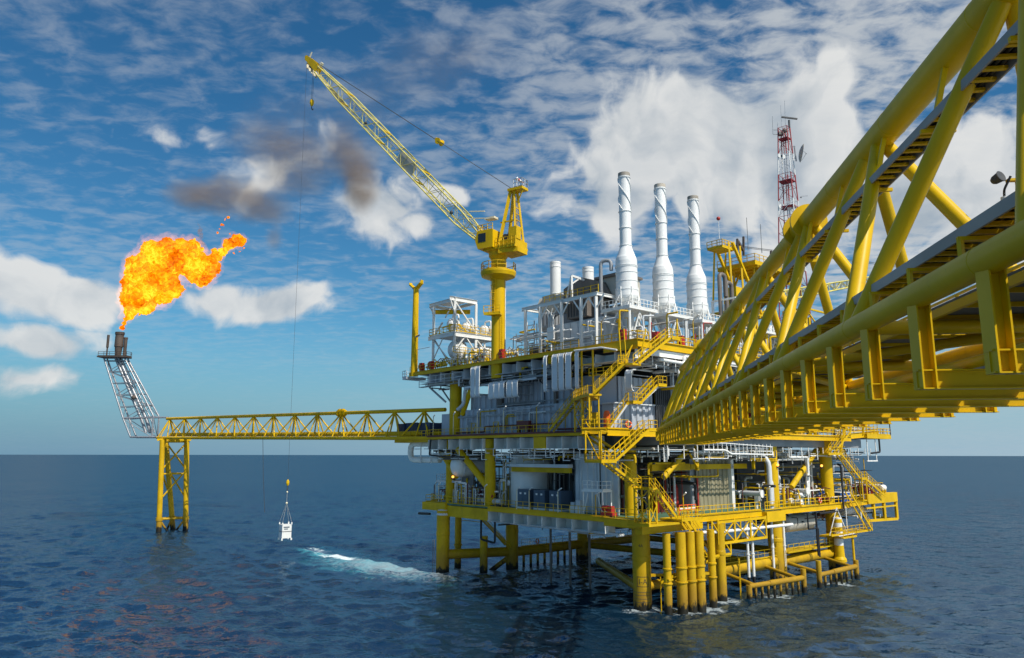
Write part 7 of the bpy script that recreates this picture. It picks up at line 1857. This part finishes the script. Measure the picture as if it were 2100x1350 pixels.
# process skids: pump, motor, valves, pipes
def skid(u, v, z, label, seed, mats):
    q = random.Random(seed)
    T = thing('pump_skid', label, 'pump', (u, v, z))
    MB().box((u - 1.4, v - .7, z), (u + 1.4, v + .7, z + .2)).build('skid', mats[0], T)
    MB().lathe((u - 1.1, v, z + .7), [(0, 0), (.38, .02), (.42, .1), (.42, .9), (.3, 1.0), (.12, 1.1), (.12, 1.4), (.45, 1.45), (.45, 1.9), (0, 1.95)], 16, axis=(1, 0, 0)).build('pump', mats[1], T)
    for k in range(5): x = u + q.uniform(-1.2, 1.2); MB().path([(x, v + q.uniform(-.5, .5), z + .5), (x, v, z + q.uniform(1.3, 2.6)), (x + q.uniform(-1, 1), v + .5, z + q.uniform(1.3, 2.6))], q.choice((.07, .1, .14)), 8).build('pipe', q.choice(mats), T)
    for k in range(2): MB().lathe((u + q.uniform(-1, 1), v - .5, z + q.uniform(1, 1.8)), [(0, 0), (.22, .0), (.22, .06), (0, .06)], 12, axis=(0, -1, .3)).build('handwheel', mats[2], T)
skid(40.5, .6, 10.5, 'pump skid with yellow pipes at the left end of the lower deck', 1, ('mid', 'yellow2', 'maroon', 'yellow2', 'grey'))
skid(31.2, .3, 10.5, 'white and grey pump skid under the yellow diagonal on the lower deck', 2, ('mid', 'white', 'maroon', 'grey', 'white'))
skid(26.9, -.4, 10.5, 'small valve skid left of the huge round tank', 3, ('dark', 'grey', 'red', 'white', 'beige'))
skid(-.8, 35.0, 10.5, 'sunlit white pump skid on the green deck', 4, ('yellow', 'white', 'maroon', 'white', 'grey'))
skid(-.8, 43.6, 10.5, 'sunlit pump skid with maroon pipes beside the far right column', 5, ('yellow', 'maroon', 'blue2', 'white', 'yellow'))
skid(-.9, 55.4, 10.5, 'pump skid behind the long stair at the right', 6, ('yellow', 'brown', 'red', 'white', 'dark'))
skid(40.6, 2.2, 24.7, 'white valve skid on the roof of the grey cabin beside the yellow column', 7, ('white', 'beige', 'yellow', 'white', 'yellow'))
T = thing('deck_crane_beam', 'yellow side gallery with railing reaching out at the far right of the middle deck', 'gallery', (-1, 60, 21))
MB().box((-2.6, 57, 20.9), (1.5, 66.5, 21.6)).build('floor', 'yellow', T); MB().railing([(-2.6, 57, 21.6), (-2.6, 66.4, 21.6), (1.5, 66.4, 21.6)], sp=1.4, r=.05).build('railing', 'yellow', T)
MB().path([(-2.2, 60.6, 21.4), (-2.2, 62.4, 21), (-2.2, 62.4, 18.6), (-2.2, 59, 18.4)], .16, 8).build('pipe', 'black', T); MB().box((-2.1, 57.5, 17), (-1.8, 61.5, 17.2)).bar((-2, 58, 17.1), (-2, 58, 20.9), .12).bar((-2, 61.3, 17.1), (-2, 61.3, 20.9), .12).build('pipe_hanger', 'white', T)
MB().tube((-2.6, 66.3, 21.6), (-2.6, 66.3, 23.9), .1, 8).lathe((-2.6, 66.3, 23.9), [(0, 0), (.22, 0), (.22, .3), (0, .45)], 12).build('beacon', 'dark', T)

q = random.Random(77)
for i, (u, lab) in enumerate(((44.0, 'low pipe manifold with yellow valves by the red boxes'), (41.0, 'pipe manifold behind the rail left of the tall vessel frame post'), (37.4, 'pipe manifold with white elbows under the big white vessel'), (31.0, 'pipe manifold with pale valves left of the crane column'), (23.0, 'low white pipe manifold between the crane column and the turbine hall'))):
    T = thing('pipe_manifold', lab, 'pipework', (u, -.9, 31.98), 'pipe manifolds on the upper deck')
    MB().tube((u - 1.4, -.8, 32.7), (u + 1.4, -.8, 32.7), .16, 10).tube((u - 1.4, -.5, 33.4), (u + 1.4, -.5, 33.4), .11, 8).build('header', ('white', 'yellow', 'white', 'white', 'white')[i], T)
    for k in range(5):
        x = u - 1.2 + k * .6
        MB().path([(x, -.8, 31.98), (x, -.8, 32.9 + q.random() * .9), (x, -.2, 33.3 + q.random() * .9), (x, .6, 33.2)], .08, 8).build('branch_pipe', q.choice(('white', 'yellow', 'white', 'beige', 'maroon')), T)
        MB().lathe((x, -1.0, 32.7 + q.random() * .5), [(0, 0), (.2, 0), (.2, .05), (0, .05)], 12, axis=(0, -1, .2)).build('handwheel', q.choice(('yellow', 'red', 'yellow', 'dark')), T)
        MB().sphere((x, -.75, 32.95), .2).build('valve_body', q.choice(('white', 'yellow', 'beige')), T)

flush_pipes()
